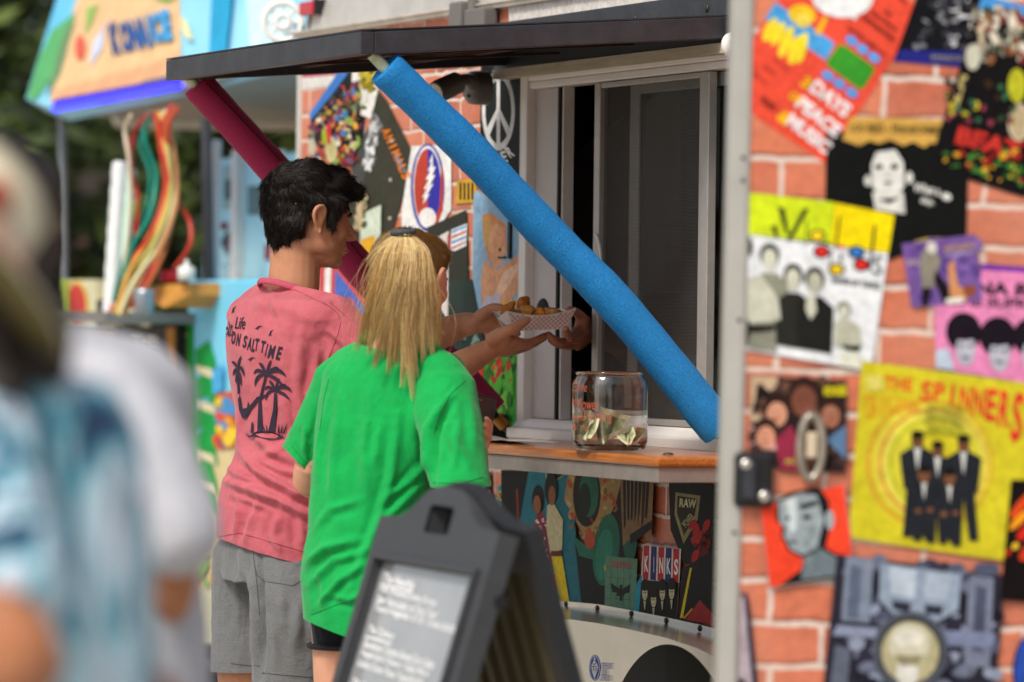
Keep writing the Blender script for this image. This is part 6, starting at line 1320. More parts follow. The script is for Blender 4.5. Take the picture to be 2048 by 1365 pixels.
bill([(1200, 812, 9.46), (1266, 832, 9.50), (1244, 864, 9.46), (1204, 890, 9.44)], 'tan dollar note standing fanned open in the middle of the jar', 9.5)
bill([(1184, 826, 9.44), (1210, 830, 9.46), (1214, 888, 9.46), (1194, 886, 9.44)], 'folded dollar note standing upright left of the fanned one', 9.5)
bill([(1186, 846, 9.42), (1200, 838, 9.44), (1184, 876, 9.42), (1172, 884, 9.42)], 'green-printed dollar note leaning left, seen edge-on behind the handwriting', 9.4)
bill([(1150, 828, 9.50), (1184, 822, 9.54), (1174, 886, 9.52), (1148, 882, 9.5)], 'dull yellowish note curled against the left wall of the jar', 9.5)
bill([(1230, 868, 9.44), (1264, 848, 9.46), (1272, 870, 9.44), (1254, 892, 9.42)], 'small folded note lying at the right of the jar bottom', 9.4)
bill([(1264, 850, 9.46), (1292, 856, 9.5), (1274, 888, 9.46), (1256, 891, 9.42)], 'creased grey-green note propped at the far right inside the jar', 9.4)
# sheet of paper and a pen on the counter
sx0 = WP.Mi @ P(958, 888, 10.1)
b = MB(); x0, x1 = ws(965, 885, .2)-.05, ws(1105, 888, .2); vs = []
for i in range(13):
    for j in range(4): u, v = i/12, j/3; vs.append((x0+(x1-x0)*u-.03*v, -.30+.13*v, TC+.002+.006*math.sin(u*5+v)**2))
b.add(vs, [(i*4+j, i*4+j+4, i*4+j+5, i*4+j+1) for i in range(12) for j in range(3)], smooth=True)
b.obj('paper_sheet', mat('paper', '#e3ddd4', .7), None, WP.M, label='loose white sheet of paper on the counter left of the tip jar', cat='paper')
b = MB(); b.tube([P(1124, 716, 10.62), P(1146, 744, 10.58)], .006, n=10); b.tube([P(1146, 744, 10.58), P(1190, 800, 10.5)], .0045, n=10); b.obj('steel_tongs', mat('tongs_steel', '#b9b9bc', .25, .8), None, label='bright metal utensil handle leaning inside the window behind the jar', cat='utensil')

# ================================================================== SANDWICH BOARD
t0 = P(761, 1031, 8.2); t1 = P(1000, 1066, 7.6)
wx_ = (t1-t0); wx_.z = 0; bw_ = wx_.length; wx_.normalize(); nf = Vector((wx_.y, -wx_.x, 0))
if nf.x > 0: nf = -nf
tilt = R(16.5); dn = (Vector((0, 0, -1))*math.cos(tilt)+nf*math.sin(tilt)).normalized()
topz = (t0.z+t1.z)/2; o_ = Vector((t0.x, t0.y, topz))
SP = Plane(o_, wx_, -dn)          # local x along width, z up the leaf, y into the board
hinge = o_+wx_*bw_/2; length = topz/math.cos(tilt)
print('sign', bw_, topz, SP.y[:])
sgn_b = empty('sandwich_board', (hinge.x+.0, hinge.y, 0), label='grey plastic A-frame sandwich board with a handwritten white chalk menu', cat='sandwich board')
M_pl = mat('grey_plastic', '#3a3b3e', .5, var=.12, vscale=30, bump=.35, bscale=500, bdist=.001)
M_pl2 = mat('dark_plastic', '#1c1d1f', .5, var=.15, vscale=30, bump=.3, bscale=400, bdist=.001)
TH_ = .035; fr_ = .055; hd = .078
def leaf_outline(hump=True):
    w_ = bw_
    pts = [(0, -length), (w_, -length), (w_, 0)]
    if hump:
        c_ = w_*.5
        for x, z in ((.36, .0), (.27, .004), (.20, .022), (.155, .044), (.125, .056), (.085, .064), (0, .067), (-.085, .064), (-.125, .056), (-.155, .044), (-.20, .022), (-.27, .004), (-.36, .0)): 
            if abs(x) < w_/2: pts.append((c_+x*.8, z))
    return pts+[(0, 0)]
def sub_frame(b, y0, y1):
    """frame with the board opening and the hand hole left open, built of prisms"""
    w_ = bw_; bt = -hd; 
    b.box((0, y0, -length), (fr_, y1, bt)); b.box((w_-fr_, y0, -length), (w_, y1, bt)); b.box((fr_, y0, -length), (w_-fr_, y1, -length+.16))
    # top area with a hole, by columns
    out = leaf_outline()[2:]; xs_ = [p[0] for p in out][::-1]; zs2 = [p[1] for p in out][::-1]
    hx0, hx1, hz0, hz1 = w_*.5-.068, w_*.5+.068, -.018, .032
    N_ = 60
    for i in range(N_):
        x0, x1 = w_*i/N_, w_*(i+1)/N_; xm = (x0+x1)/2; z0, z1 = float(np.interp(x0, xs_, zs2)), float(np.interp(x1, xs_, zs2))
        def piece(a0, a1, c0, c1):
            b.add([(x0, y0, a0), (x1, y0, a1), (x1, y0, c1), (x0, y0, c0), (x0, y1, a0), (x1, y1, a1), (x1, y1, c1), (x0, y1, c0)], [(0, 1, 2, 3), (7, 6, 5, 4), (3, 2, 6, 7), (0, 4, 5, 1)])
        if hx0 < xm < hx1:
            rr = .018; dxe = min(xm-hx0, hx1-xm); k_ = rr-math.sqrt(max(0, rr*rr-(rr-min(dxe, rr))**2))
            piece(bt, bt, hz0+k_, hz0+k_); piece(hz1-k_, hz1-k_, z0, z1)
        else: piece(bt, bt, z0, z1)
        if abs(x1-hx0) < 1e-3 or abs(x0-hx1) < 1e-3: pass
    b.add([(hx0, y0, hz0), (hx0, y1, hz0), (hx0, y1, hz1), (hx0, y0, hz1)], [(0, 1, 2, 3)]); b.add([(hx1, y0, hz0), (hx1, y1, hz0), (hx1, y1, hz1), (hx1, y0, hz1)], [(0, 1, 2, 3)])
    b.box((0, y0, bt), (.001, y1, 0)); b.box((w_-.001, y0, bt), (w_, y1, 0))
outw = -1 if SP.y.dot(nf) > 0 else 1
b = MB(); sub_frame(b, 0, TH_); f1 = b.obj('front_leaf', M_pl, sgn_b, SP.M)
# raised lip round the writing panel
b = MB(); w_ = bw_; i0, i1, iz1, iz0 = fr_, w_-fr_, -hd, -length+.16
for a_, c_ in (((i0-.012, iz1), (i1+.012, iz1+.012)), ((i0-.012, iz0-.012), (i1+.012, iz0)), ((i0-.012, iz0), (i0, iz1)), ((i1, iz0), (i1+.012, iz1))): b.box((a_[0], -.010, a_[1]), (c_[0], -.0003, c_[1]))
b.obj('panel_lip', M_pl, f1, SP.M, bevel=.002)
b = MB(); b.box((i0+.001, .012, iz0+.001), (i1-.001, .018, iz1-.001))
brd = b.obj('writing_panel', mat('glossy_grey_panel', '#97999b', .16, var=.12, vscale=5, coat=.8, spec=.8), f1, SP.M)
a = Art(SP, None, base=-.0115, step=.0001)
a.m = lambda u, v: (i0+(i1-i0)*u, iz1-(i1-i0)*1.0*v)
CH = '#ffffff'
lines = [('The Hendrix', .05, .05, .42, .125), ('Hand Breaded Jumbo Shrimp', .05, .155, .70, .22), ('Slaw • Remoulade • on Texas Toast', .05, .235, .74, .30), ('Toasted Hoagie Bun $13.00  Combo $16.00', .05, .315, .97, .385), ('The Zydeco', .05, .47, .36, .545), ('Blackened Chicken Sweet Corn Salsa', .05, .60, .86, .665), ('Pepper Jack Cheese • Cajun Mayo', .05, .68, .84, .745), ('Grilled Onion Texas Toast $12.00', .05, .76, .80, .825), ('The Joplin', .05, .90, .34, .97), ('Fried Green Tomato and Pimento', .05, 1.02, .84, 1.08), ('Cheese on Sourdough $11.00', .05, 1.10, .72, 1.16), ('Sides', .05, 1.25, .24, 1.31), ('Fries $4   Slaw $3   Okra $4', .05, 1.36, .78, 1.42)]
for t, x0, y0, x1, y1 in lines: a.text(t, x0, y0*.43+.02, x1*.92, y1*.43+.02, CH, .014, .15, 1.5)
for x0, x1, y in ((.05, .42, .137), (.05, .36, .557), (.05, .34, .982)): a.line([(x0, y*.43+.02), (x1*.92, y*.43+.026)], .006, CH)
a.build('chalk_menu', f1)
# back leaf, mirrored about the hinge, with open ribs
dn2 = (Vector((0, 0, -1))*math.cos(tilt)-nf*math.sin(tilt)).normalized()
ob = o_-nf*.045; SB = Plane(ob, wx_, -dn2)
b = MB(); yb = -.0 ; sub_frame(b, .0, .03); f2 = b.obj('back_leaf', M_pl2, sgn_b, SB.M)
for i in range(7):
    x = fr_+(bw_-2*fr_)*(i+.5)/7; b = MB(); b.box((x-.014, .002, -length+.162), (x+.011, .028, -hd-.001)); b.obj('rib', mat('tan_rib', '#665c3e', .7), f2, SB.M)
for z in (-.11,): MB().tube([SP.M @ Vector((bw_-.004, .036, z)), SP.M @ Vector((bw_+.006, .036, z))], .012, n=14).obj('hinge_knob', M_dark, sgn_b)
b = MB(); b.box((.01, .0305, -length+.162), (bw_-.01, .033, -hd-.001)); b.obj('rib_gap_sheet', mat('gap_black', '#0c0c0d', .6), f2, SB.M)  # black sheet added so the open gaps between the ribs look dark
# ================================================================== SHAVED-ICE TRUCK BEHIND
TO = P(400, 650, 13.6); TO.z = 0
TP = Plane(TO, (.3903, -.9207, 0), (0, 0, 1))
truck = empty('snack_truck', TP.M, label='sky-blue beach-painted shaved-ice truck behind the man, with glowing blue tube under its roof sign', cat='food truck')
def tl(px, py, off=0): return TP.hit(px, py, off)
def tbox(b, x0, y0, x1, y1, o0, o1, **k):
    a0, z0 = tl(x0, y1, o0); a1, z1 = tl(x1, y0, o0); b.box((a0, -o1, min(z0, z1)), (a1, -o0, max(z0, z1)), **k)
def tpoly(b, pts, o0, o1): b.prism([tl(x, y, o0) for x, y in pts][::-1], -o1, -o0)
M_tblue = mat('truck_blue', '#63bfe2', .4, var=.12, vscale=2, col2='#7fd0ec'); M_sand = mat('sand_paint', '#d3bf94', .45, var=.15, vscale=3)
b = MB(); bx1 = tl(640, 700)[0]
tpoly(b, [(372, 560), (640, 556), (640, 1295), (470, 1290), (330, 1285), (330, 700), (372, 700)], 0, .0) if False else None
x0b, x1b = tl(330, 700)[0], tl(700, 700)[0]; ztop = tl(400, 560)[1]; zbot = tl(400, 1287)[1]
xm = tl(374, 700)[0]
b.box((xm, 0, zbot), (x1b, 1.6, ztop)); body = b.obj('body_panel', M_tblue, truck, TP.M, bevel=.01)
b = MB(); xl_ = tl(60, 700)[0]; zc = tl(300, 640)[1]; b.box((xl_, .0, zbot), (xm-.002, 1.6, zc-.05)); b.obj('serving_side', mat('serving_tan', '#b98a52', .5, var=.3, vscale=4), truck, TP.M)
a = Art(TP, None, base=.001, step=.0004)
a.poly([(374, 900), (640, 860), (640, 1290), (374, 1286)], '#d6c394'); a.poly([(374, 1180), (640, 1160), (640, 1292), (374, 1287)], '#c9c8a8')
a.poly([(376, 640), (388, 640), (392, 1000), (376, 1010)], '#1f9a3c')
for y0 in (700, 760, 820, 870, 930, 980): a.poly([(392, y0), (420, y0-20), (432, y0+20), (440, y0+64), (416, y0+34), (392, y0+40)], '#149a44')
for y0 in (730, 800, 900, 960): a.poly([(394, y0), (430, y0+10), (436, y0+30), (396, y0+16)], '#dcd2ae')
a.poly([(436, 790), (476, 780), (474, 896), (436, 898)], '#d05a24'); a.specks(440, 800, 474, 890, 26, ['#e8a02a', '#e05028', '#f0c83a', '#4a90c8'], 5, 12, 1.4, 81); a.poly([(430, 740), (452, 730), (452, 780), (432, 790)], '#4aa8dc')
a.specks(386, 1060, 420, 1170, 16, ['#7ab04a', '#a8c07a', '#c8c890'], 6, 14, 1, 82)
a.build('beach_mural', truck)
b = MB(); tbox(b, 140, 560, 212, 660, .0, .03); tbox(b, 212, 560, 300, 660, -.05, .0); b.obj('side_board', mat('board_cream', '#cfc9a4', .5, var=.2, vscale=6), truck, TP.M)
a = Art(TP, None, base=.032, step=.0006); a.ell(172, 612, 26, 50, '#d8c05a'); a.ell(172, 612, 20, 44, '#c8433c'); a.rect(140, 560, 156, 650, '#a8b84a'); a.rect(214, 600, 230, 650, '#2a2a2a'); a.build('surfboard_print', truck)
b = MB(); tbox(b, 210, 626, 392, 646, .0, .28); ctr = b.obj('counter_shelf', mat('shelf_steel', '#8e8884', .4, .5), truck, TP.M)
b = MB(); tbox(b, 240, 655, 372, 1000, .005, .03); b.obj('menu_board', mat('menu_black', '#1c1a1b', .5), truck, TP.M)
a = Art(TP, None, base=.031, step=.0005)
for i, t in enumerate(('THE', 'BEST', 'SHAVED', 'ICE', '$3 $4', '$5')): a.text(t, 282, 672+i*38, 334, 702+i*38, '#cfcac0', .05)
a.rect(355, 655, 372, 1000, '#c98a3c'); a.build('menu_lettering', truck)
# orange slide tray, cups, bottles
b = MB(); c0 = [P(304, 572, 13.5), P(376, 566, 13.4), P(378, 590, 13.4), P(330, 616, 13.45), P(304, 606, 13.5)]; d_ = TP.y*.25
b.add(c0+[p+d_ for p in c0], [(0, 1, 2, 3, 4), (9, 8, 7, 6, 5)]+[(i, i+5, (i+1) % 5+5, (i+1) % 5) for i in range(5)]); b.obj('slide_tray', mat('orange_plastic', '#c48a40', .4), truck)
def cyl(px, y0, y1, D, r0, r1, name, m, lab, cat, grp=None):
    p0, p1 = P(px, y1, D), P(px, y0, D); h_ = (p1-p0).length; b = MB(); b.lathe([(0, 0), (r0, 0), (r0, h_*.6), (r1, h_*.8), (r1, h_), (0, h_)], p0, n=18); return b.obj(name, m, None, label=lab, cat=cat, group=grp)
cyl(288, 578, 632, 13.35, .028, .030, 'steel_cup', mat('cup_steel', '#9aa4ac', .35, .6), 'grey metal cup at the edge of the truck counter beneath the hoses', 'cup')
cyl(373, 520, 562, 13.4, .026, .006, 'squeeze_bottle', mat('bottle_white', '#dcdad6', .4), 'white squeeze bottle with a pointed cap on the blue truck ledge', 'bottle')
cyl(338, 540, 564, 13.5, .030, .026, 'red_tub', mat('tub_red', '#b8182c', .4), 'small red tub between the hoses and the white squeeze bottle', 'tub')
for i, (x, y0, y1, w_, lab) in enumerate(((228, 326, 634, .022, 'left white tall cup dispenser behind the truck counter'), (250, 340, 634, .016, 'right white-green tall cup dispenser beside the hoses'))):
    p0, p1 = P(x-8, y1, 13.7), P(x+12, y0, 13.8); b = MB(); N_ = 16; b.tube([p0.lerp(p1, k/N_) for k in range(N_+1)], [w_*(1.12 if k % 2 else 1) for k in range(N_+1)], n=14); b.obj('cup_dispenser', mat('cup_white%d' % i, ('#d6d8d6', '#bcd8c4')[i], .4), None, label=lab, cat='cup dispenser', group='cup dispensers on the truck')
cyl(272, 400, 440, 13.7, .022, .02, 'green_cup', mat('cup_green', '#1a9a3a', .4), 'bright green cup held beside the white dispensers', 'cup')
def hose(pts, col, lab, r_=.0068):
    b = MB(); b.chain([P(x, y, 13.45+.02*math.sin(i*2+x)) for i, (x, y) in enumerate(pts)], [r_]*len(pts), n=10, sub=5); b.obj('flavour_hose', mat('hose_'+col[1:], col, .35), None, label=lab, cat='hose', group='flavour hoses hanging in the truck')
hose([(300, 228), (270, 262), (262, 330), (276, 400), (272, 470)], '#b0281c', 'dark red hose curving furthest left under the roof')
hose([(296, 232), (290, 280), (312, 350), (300, 430), (262, 500), (236, 600)], '#118a74', 'teal hose running from the roof down to the left')
hose([(312, 228), (322, 300), (330, 380), (300, 470), (252, 540), (222, 620)], '#d0482a', 'orange-red hose left of the pale yellow one')
hose([(322, 228), (336, 310), (340, 400), (306, 490), (258, 560), (230, 626)], '#c8bc6a', 'pale yellow hose in the middle of the bundle')
hose([(334, 222), (350, 320), (352, 410), (320, 500), (276, 570), (248, 630)], '#c88a5a', 'tan hose behind the pale yellow one')
hose([(356, 218), (336, 260), (344, 380), (378, 440), (380, 490), (350, 536)], '#b8341c', 'rust-red hose looping out to the right')
hose([(344, 214), (322, 270), (340, 360), (334, 450), (306, 540), (262, 612)], '#b82a30', 'crimson hose dropping behind the bundle to the counter', .009)
hose([(300, 226), (282, 290), (300, 352), (290, 430), (252, 505), (228, 600)], '#0f7a68', 'darker green hose running beside the teal one')
hose([(316, 226), (330, 300), (338, 384), (312, 462), (262, 536), (234, 622)], '#d8a24a', 'amber hose between the orange-red and pale yellow ones')
hose([(330, 224), (346, 314), (347, 405), (314, 495), (266, 566), (240, 628)], '#d8d0a0', 'cream hose lying on the tan one')
hose([(350, 216), (330, 265), (342, 370), (342, 450), (318, 530), (270, 615)], '#a8602c', 'brown-orange hose at the right of the bundle')
hose([(262, 232), (250, 262), (258, 320), (262, 420), (250, 520), (226, 610)], '#c8b49a', 'thin beige hose hanging nearest the white dispensers')
# posts
def post(px0, py0, px1, py1, D, w_, m): b = MB(); b.tube([P(px0, py0, D), P(px1, py1, D)], w_, n=10); return b.obj('roof_post', m, truck)
M_post = mat('post_grey', '#7d8288', .4, .4); post(123, 225, 133, 900, 14.9, .014, M_post); post(412, 236, 418, 560, 13.6, .016, mat('post_dark', '#3c3d42', .5)); post(434, 280, 430, 560, 13.65, .014, mat('post_white', '#b9b9bc', .4))
# back wall of the truck seen right of the posts: pale blue doors with white frames
b = MB(); tbox(b, 436, 300, 690, 560, -.3, -.25); cabw = b.obj('cab_wall', mat('cab_blue', '#8fd0e4', .4, var=.15, vscale=4, col2='#b4e2ee'), truck, TP.M)
for i, (x0, x1) in enumerate(((436, 441), (478, 490), (560, 572), (620, 632))): b = MB(); tbox(b, x0, 300, x1, 560, -.249, -.22); b.obj('door_frame', mat('frame_pale', '#d2d4d2', .4), truck, TP.M)
a = Art(TP, None, base=-.248, step=.0006); a.pxm = False; a.m = lambda u, v: TP.hit(u, v, -.248)
a.rect(446, 330, 474, 420, '#8fb4b8'); a.rect(450, 360, 468, 400, '#3c5a5c'); a.rect(496, 372, 540, 430, '#5c7a80'); a.specks(446, 430, 474, 560, 14, ['#5a8aa0', '#3a4a5a', '#a8d0dc', '#7a4a5a'], 5, 11, 1.3, 91); a.rect(532, 490, 550, 520, '#8a2a3a'); a.build('window_print', cabw)
# roof sign: leaning panel, LED tube, soffit
R0 = [P(117, -20, 15.3), P(600, -80, 13.2), P(600, 92, 12.9), P(51, 200, 15.0)]
RB = [P(590, 84, 12.95), P(100, 214, 14.85)]
b = MB(); panel = [P(122, -30, 15.25), P(640, -140, 13.3), P(640, 60, 13.0), P(590, 96, 13.0), P(350, 158, 13.7), P(100, 216, 14.6), P(52, 198, 14.75)]
nrm = (panel[1]-panel[0]).cross(panel[5]-panel[0]).normalized(); nrm = nrm if nrm.dot(EYE-panel[0]) > 0 else -nrm
panel = [EYE+(p-EYE)*((panel[0]-EYE).dot(nrm)/(p-EYE).dot(nrm)) for p in panel]   # make the sign truly flat
b.add(panel+[p-nrm*.08 for p in panel], [tuple(range(7)), tuple(range(13, 6, -1))]+[(i, (i+1) % 7, (i+1) % 7+7, i+7) for i in range(7)]); sign = b.obj('roof_sign', mat('sign_blue', '#58b6e0', .35, var=.4, vscale=1.1, col2='#a9def0', detail=1), truck)
bvp = BVHTree.FromPolygons([tuple(p) for p in panel], [(0, 1, 2, 3, 4, 5, 6)])
class Flat:
    def __init__(s, o, nn): s.o = o; s.n = nn; s.k = 0; s.mb = MB()
    def at(s, x, y):
        d = ray(x, y); o = s.o+s.n*(.003+s.k*.0008); return EYE+d*((o-EYE).dot(s.n)/d.dot(s.n))
    def poly(s, pts, col): s.k += 1; s.mb.add([s.at(*p) for p in pts], [tuple(range(len(pts)))], col=lin(col))
    def ell(s, x, y, rx, ry, col): s.poly([(x+rx*math.cos(t), y+ry*math.sin(t)) for t in np.linspace(0, 2*math.pi, 20)[:-1]], col)
    def text(s, t, x0, y0, x1, y1, col, rot=0, bold=.04):
        s.k += 1; v, f = text_geo(t, bold, 0); cx, cy = (x0+x1)/2, (y0+y1)/2; c, q = math.cos(R(rot)), math.sin(R(rot)); w = []
        for a, b2 in v: x, y = x0+(x1-x0)*a-cx, y1-(y1-y0)*b2-cy; w.append(s.at(cx+x*c-y*q, cy+x*q+y*c))
        s.mb.add(w, f, col=lin(col))
F = Flat(panel[0], nrm)
F.poly([(160, -20), (358, -48), (362, 98), (356, 152), (100, 208), (118, 120), (140, 40)], '#dfb98a'); F.poly([(100, 208), (356, 152), (358, 110), (110, 180)], '#e0a67c')
F.poly([(104, 60), (152, 24), (120, 130), (72, 200), (54, 196), (80, 110)], '#5aa868'); F.poly([(128, 60), (150, 40), (120, 150), (92, 196)], '#6a8a62')
F.poly([(172, 16), (196, 8), (186, 44), (170, 70)], '#8fae5c'); F.ell(160, 96, 11, 26, '#d0604c'); F.poly([(196, 60), (228, 30), (220, 44), (186, 100), (176, 130)], '#dcb8a8'); F.poly([(186, 84), (210, 56), (204, 96), (180, 134)], '#c4cce0'); F.ell(330, -14, 22, 18, '#6fae52')
for ch, x, y, c in (('K', 230, 80, '#2c4a80'), ('O', 250, 76, '#2f4e88'), ('N', 269, 71, '#2f5690'), ('A', 286, 67, '#32609c')): F.text(ch, x-10, y-34, x+10, y+30, c, -8, .07)
for ch, x, y, c in (('I', 300, 62, '#3a7ab0'), ('C', 313, 58, '#3a8cc4'), ('E', 332, 53, '#3f9ad0')): F.text(ch, x-(9 if ch != 'I' else 4), y-34, x+(9 if ch != 'I' else 4), y+28, c, -8, .07)
F.poly([(360, 30), (374, 44), (386, 80), (376, 78), (366, 66)], '#e0dca0'); F.poly([(425, -60), (470, -60), (452, 106), (418, 112)], '#2c9cc8'); F.poly([(490, -60), (560, -80), (600, 40), (560, 84), (500, 98)], '#c4f0fa')
F.mb.obj('sign_painting', INK, sign)
pA, pB = P(110, 217, 14.3), P(358, 172, 13.55)
b = MB(); b.tube([pA, pB], .011, n=12); b.obj('led_tube', mat('led_blue', '#3030ff', .4, emit=('#2424ff', 3.0)), truck)
b = MB(); b.tube([pA+Vector((0, .04, .02)), pB+Vector((0, .04, .02))], .012, n=8); b.obj('led_channel', mat('channel_purple', '#4a3a8a', .5), truck)
sf = [P(118, 228, 14.7), P(358, 180, 13.6), P(590, 120, 13.1), P(640, 240, 14.4), P(436, 246, 15.4), P(240, 236, 16.0)]
b = MB(); b.add(sf+[p+Vector((0, 0, .05)) for p in sf], [tuple(range(6)), tuple(range(11, 5, -1))]+[(i, (i+1) % 6, (i+1) % 6+6, i+6) for i in range(6)]); b.obj('roof_soffit', mat('soffit_grey', '#8f8a80', .6, var=.15, vscale=4), truck)
b = MB(); b.tube([P(240, 240, 15.9), P(640, 244, 14.5)], .03, n=8); b.obj('soffit_edge', mat('edge_beige', '#a8a294', .5), truck)
b = MB()
for px in (220, 640): 
    D = 14.2 if px == 220 else 13.0; c = P(px, 1300, D); c.z = .36; b = MB(); b.lathe([(0, -.1), (.2, -.1), (.34, -.1), (.36, -.06), (.36, .08), (.2, .1), (0, .1)], c+TP.y*.25, n=36, axis='x'); b.v = [tuple(v) for v in b.v]; b.obj('tyre', M_rubber, truck)
b = MB(); b.box((xl_, .1, .3), (x1b, 1.5, zbot-.003)); b.obj('underbody', M_dark, truck, TP.M)
b = MB(); b.tube([P(300, 1330, 13.2), P(640, 1338, 12.6)], .02, n=8); b.obj('tow_rail', mat('tow_grey', '#3c3c3c', .5), truck)

# ================================================================== BUILDING AND TREES FAR BEHIND
g = random.Random(77)
M_bk2 = brick_mat('far_brick', .22, .075, .42)
bl = empty('brick_building', (-1.2, 24, 0), label='brown brick building with an arched window far behind the truck', cat='building')
b = MB(); Xa, Xb = P(-400, 600, 24).x, P(700, 600, 24).x; zt = P(0, 420, 24).z; wl = [(P(x, 600, 24).x) for x in (176, 236)]; zw0, zw1 = P(0, 620, 24).z, P(0, 470, 24).z
b.box((Xa, 24, 0), (wl[0], 24.3, zt)); b.box((wl[1], 24, 0), (Xb, 24.3, zt)); b.box((wl[0], 24, 0), (wl[1], 24.3, zw0)); 
n_ = 12
for i in range(n_):
    x0 = wl[0]+(wl[1]-wl[0])*i/n_; x1 = wl[0]+(wl[1]-wl[0])*(i+1)/n_; xm_ = (x0+x1)/2; r_ = (wl[1]-wl[0])/2; z = zw1-.0+math.sqrt(max(0, r_*r_-(xm_-(wl[0]+r_))**2))-.0
    b.box((x0, 24, z), (x1, 24.3, zt+.08))
b.obj('wall', mat('building_brown', '#5a4338', .85, var=.25, vscale=5, bump=.4, bscale=30), bl)
b = MB(); b.box((wl[0], 24.12, zw0), (wl[1], 24.16, zt)); wn = b.obj('window', mat('building_glass', '#4c5c58', .15), bl)
b = MB(); xm_ = sum(wl)/2; b.box((xm_-.01, 24.08, zw0), (xm_+.01, 24.119, zt)); b.box((wl[0], 24.08, (zw0+zw1)/2-.01), (xm_-.0105, 24.119, (zw0+zw1)/2+.01)); b.obj('glazing_bar', mat('bar_pale', '#8a8a80', .5), wn)
x_, y_ = P(340, 600, 24).x, 23.98; b = MB(); b.box((x_-.12, y_-.02, P(0, 560, 24).z), (x_+.12, y_, P(0, 470, 24).z)); b.obj('window', mat('pale_window', '#8a948c', .3), bl)
b = MB(); b.box((Xa-.1, 23.9, zt+.081), (Xb+.1, 30, zt+.2)); b.obj('roof', mat('far_roof', '#3c342e', .8), bl)
M_leaf = [mat('leaf_a', '#2c3a18', .6, var=.4, vscale=2, col2='#47561f'), mat('leaf_b', '#1c2812', .6), mat('leaf_c', '#5a6a2c', .55)]
M_bark = mat('bark', '#3a2e24', .9, var=.3, vscale=6, bump=.8, bscale=30, bdist=.02)
def tree(x, y, h, cr, seed, lab):
    g = random.Random(seed); t = empty('tree', (x, y, 0), label=lab, cat='tree', group='trees behind the trucks')
    b = MB(); b.tube([(x, y, 0), (x+.05, y, h*.3), (x-.05, y+.1, h*.6), (x, y, h*.9)], [.22, .17, .12, .03], n=10)
    cs = []
    for i in range(26):
        a_, r_ = g.uniform(0, 6.28), cr*math.sqrt(g.random()); z = h*.22+g.random()**.8*h*.78; k = math.sin(math.pi*min(1, max(.12, (z-h*.1)/(h*.95))))
        c = Vector((x+r_*math.cos(a_)*k, y+r_*math.sin(a_)*k, z)); cs.append(c)
        if i < 14: b.tube([(x, y, z*.75), ((x+c.x)/2, (y+c.y)/2, z*.9), c], [.06, .035, .012], n=6)
    b.obj('trunk', M_bark, t)
    b = MB(); b2 = [[], []]
    vs, fs, mi = [], [], []
    for c in cs:
        s_ = g.uniform(.5, .95)*cr*.42; 
        for k in range(330):
            d = Vector((g.gauss(0, 1), g.gauss(0, 1), g.gauss(0, .8))); d.normalize(); p = c+d*s_*g.random()**.4; a_ = Vector((g.gauss(0, 1), g.gauss(0, 1), g.gauss(0, 1))).normalized(); q = a_.orthogonal().normalized(); L = g.uniform(.05, .10); k0 = len(vs)
            vs += [p-a_*L, p+q*L*.45, p+a_*L, p-q*L*.45]; fs.append((k0, k0+1, k0+2, k0+3)); mi.append(g.choices((0, 1, 2), (5, 4, 2))[0])
    me = bpy.data.meshes.new('crown'); me.from_pydata([tuple(v) for v in vs], [], fs); me.polygons.foreach_set('material_index', mi); finish(me, 'crown', M_leaf, t)
for i, (x, y, h, cr, lab) in enumerate(((-3.6, 27.5, 6.2, 2.0, 'leafy tree at the far left edge of the view'), (-1.6, 30, 7.0, 2.3, 'tall leafy tree above the left end of the truck roof'), (.6, 31, 7.2, 2.3, 'leafy tree right behind the middle of the truck'), (-2.5, 21.5, 4.2, 1.15, 'low dense tree seen between the truck posts on the left'), (-.95, 20.6, 3.2, .95, 'small dark tree seen through the truck opening'), (-5.6, 32, 8, 2.6, 'large tree behind the building, out to the left'), (2.8, 33, 8, 2.5, 'large tree behind the trailer roof'))): tree(x, y, h, cr, 100+i, lab)
# hedge bank closing the view
vs, fs = [], []; g = random.Random(5)
for i in range(26000):
    p = Vector((g.uniform(-14, 12), 36+g.uniform(-1, 1), g.uniform(0, 7.5)+g.uniform(0, 1.2))); a_ = Vector((g.gauss(0, 1), g.gauss(0, .4), g.gauss(0, 1))).normalized(); q = a_.orthogonal().normalized(); L = g.uniform(.12, .26); k0 = len(vs); vs += [p-a_*L, p+q*L*.5, p+a_*L, p-q*L*.5]; fs.append((k0, k0+1, k0+2, k0+3))
me = bpy.data.meshes.new('woodland'); me.from_pydata([tuple(v) for v in vs], [], fs); me.polygons.foreach_set('material_index', [g.choice((0, 0, 1, 2)) for _ in fs]); finish(me, 'woodland', M_leaf, None, None, kind='stuff', label='dark green woodland closing the view behind the trees')
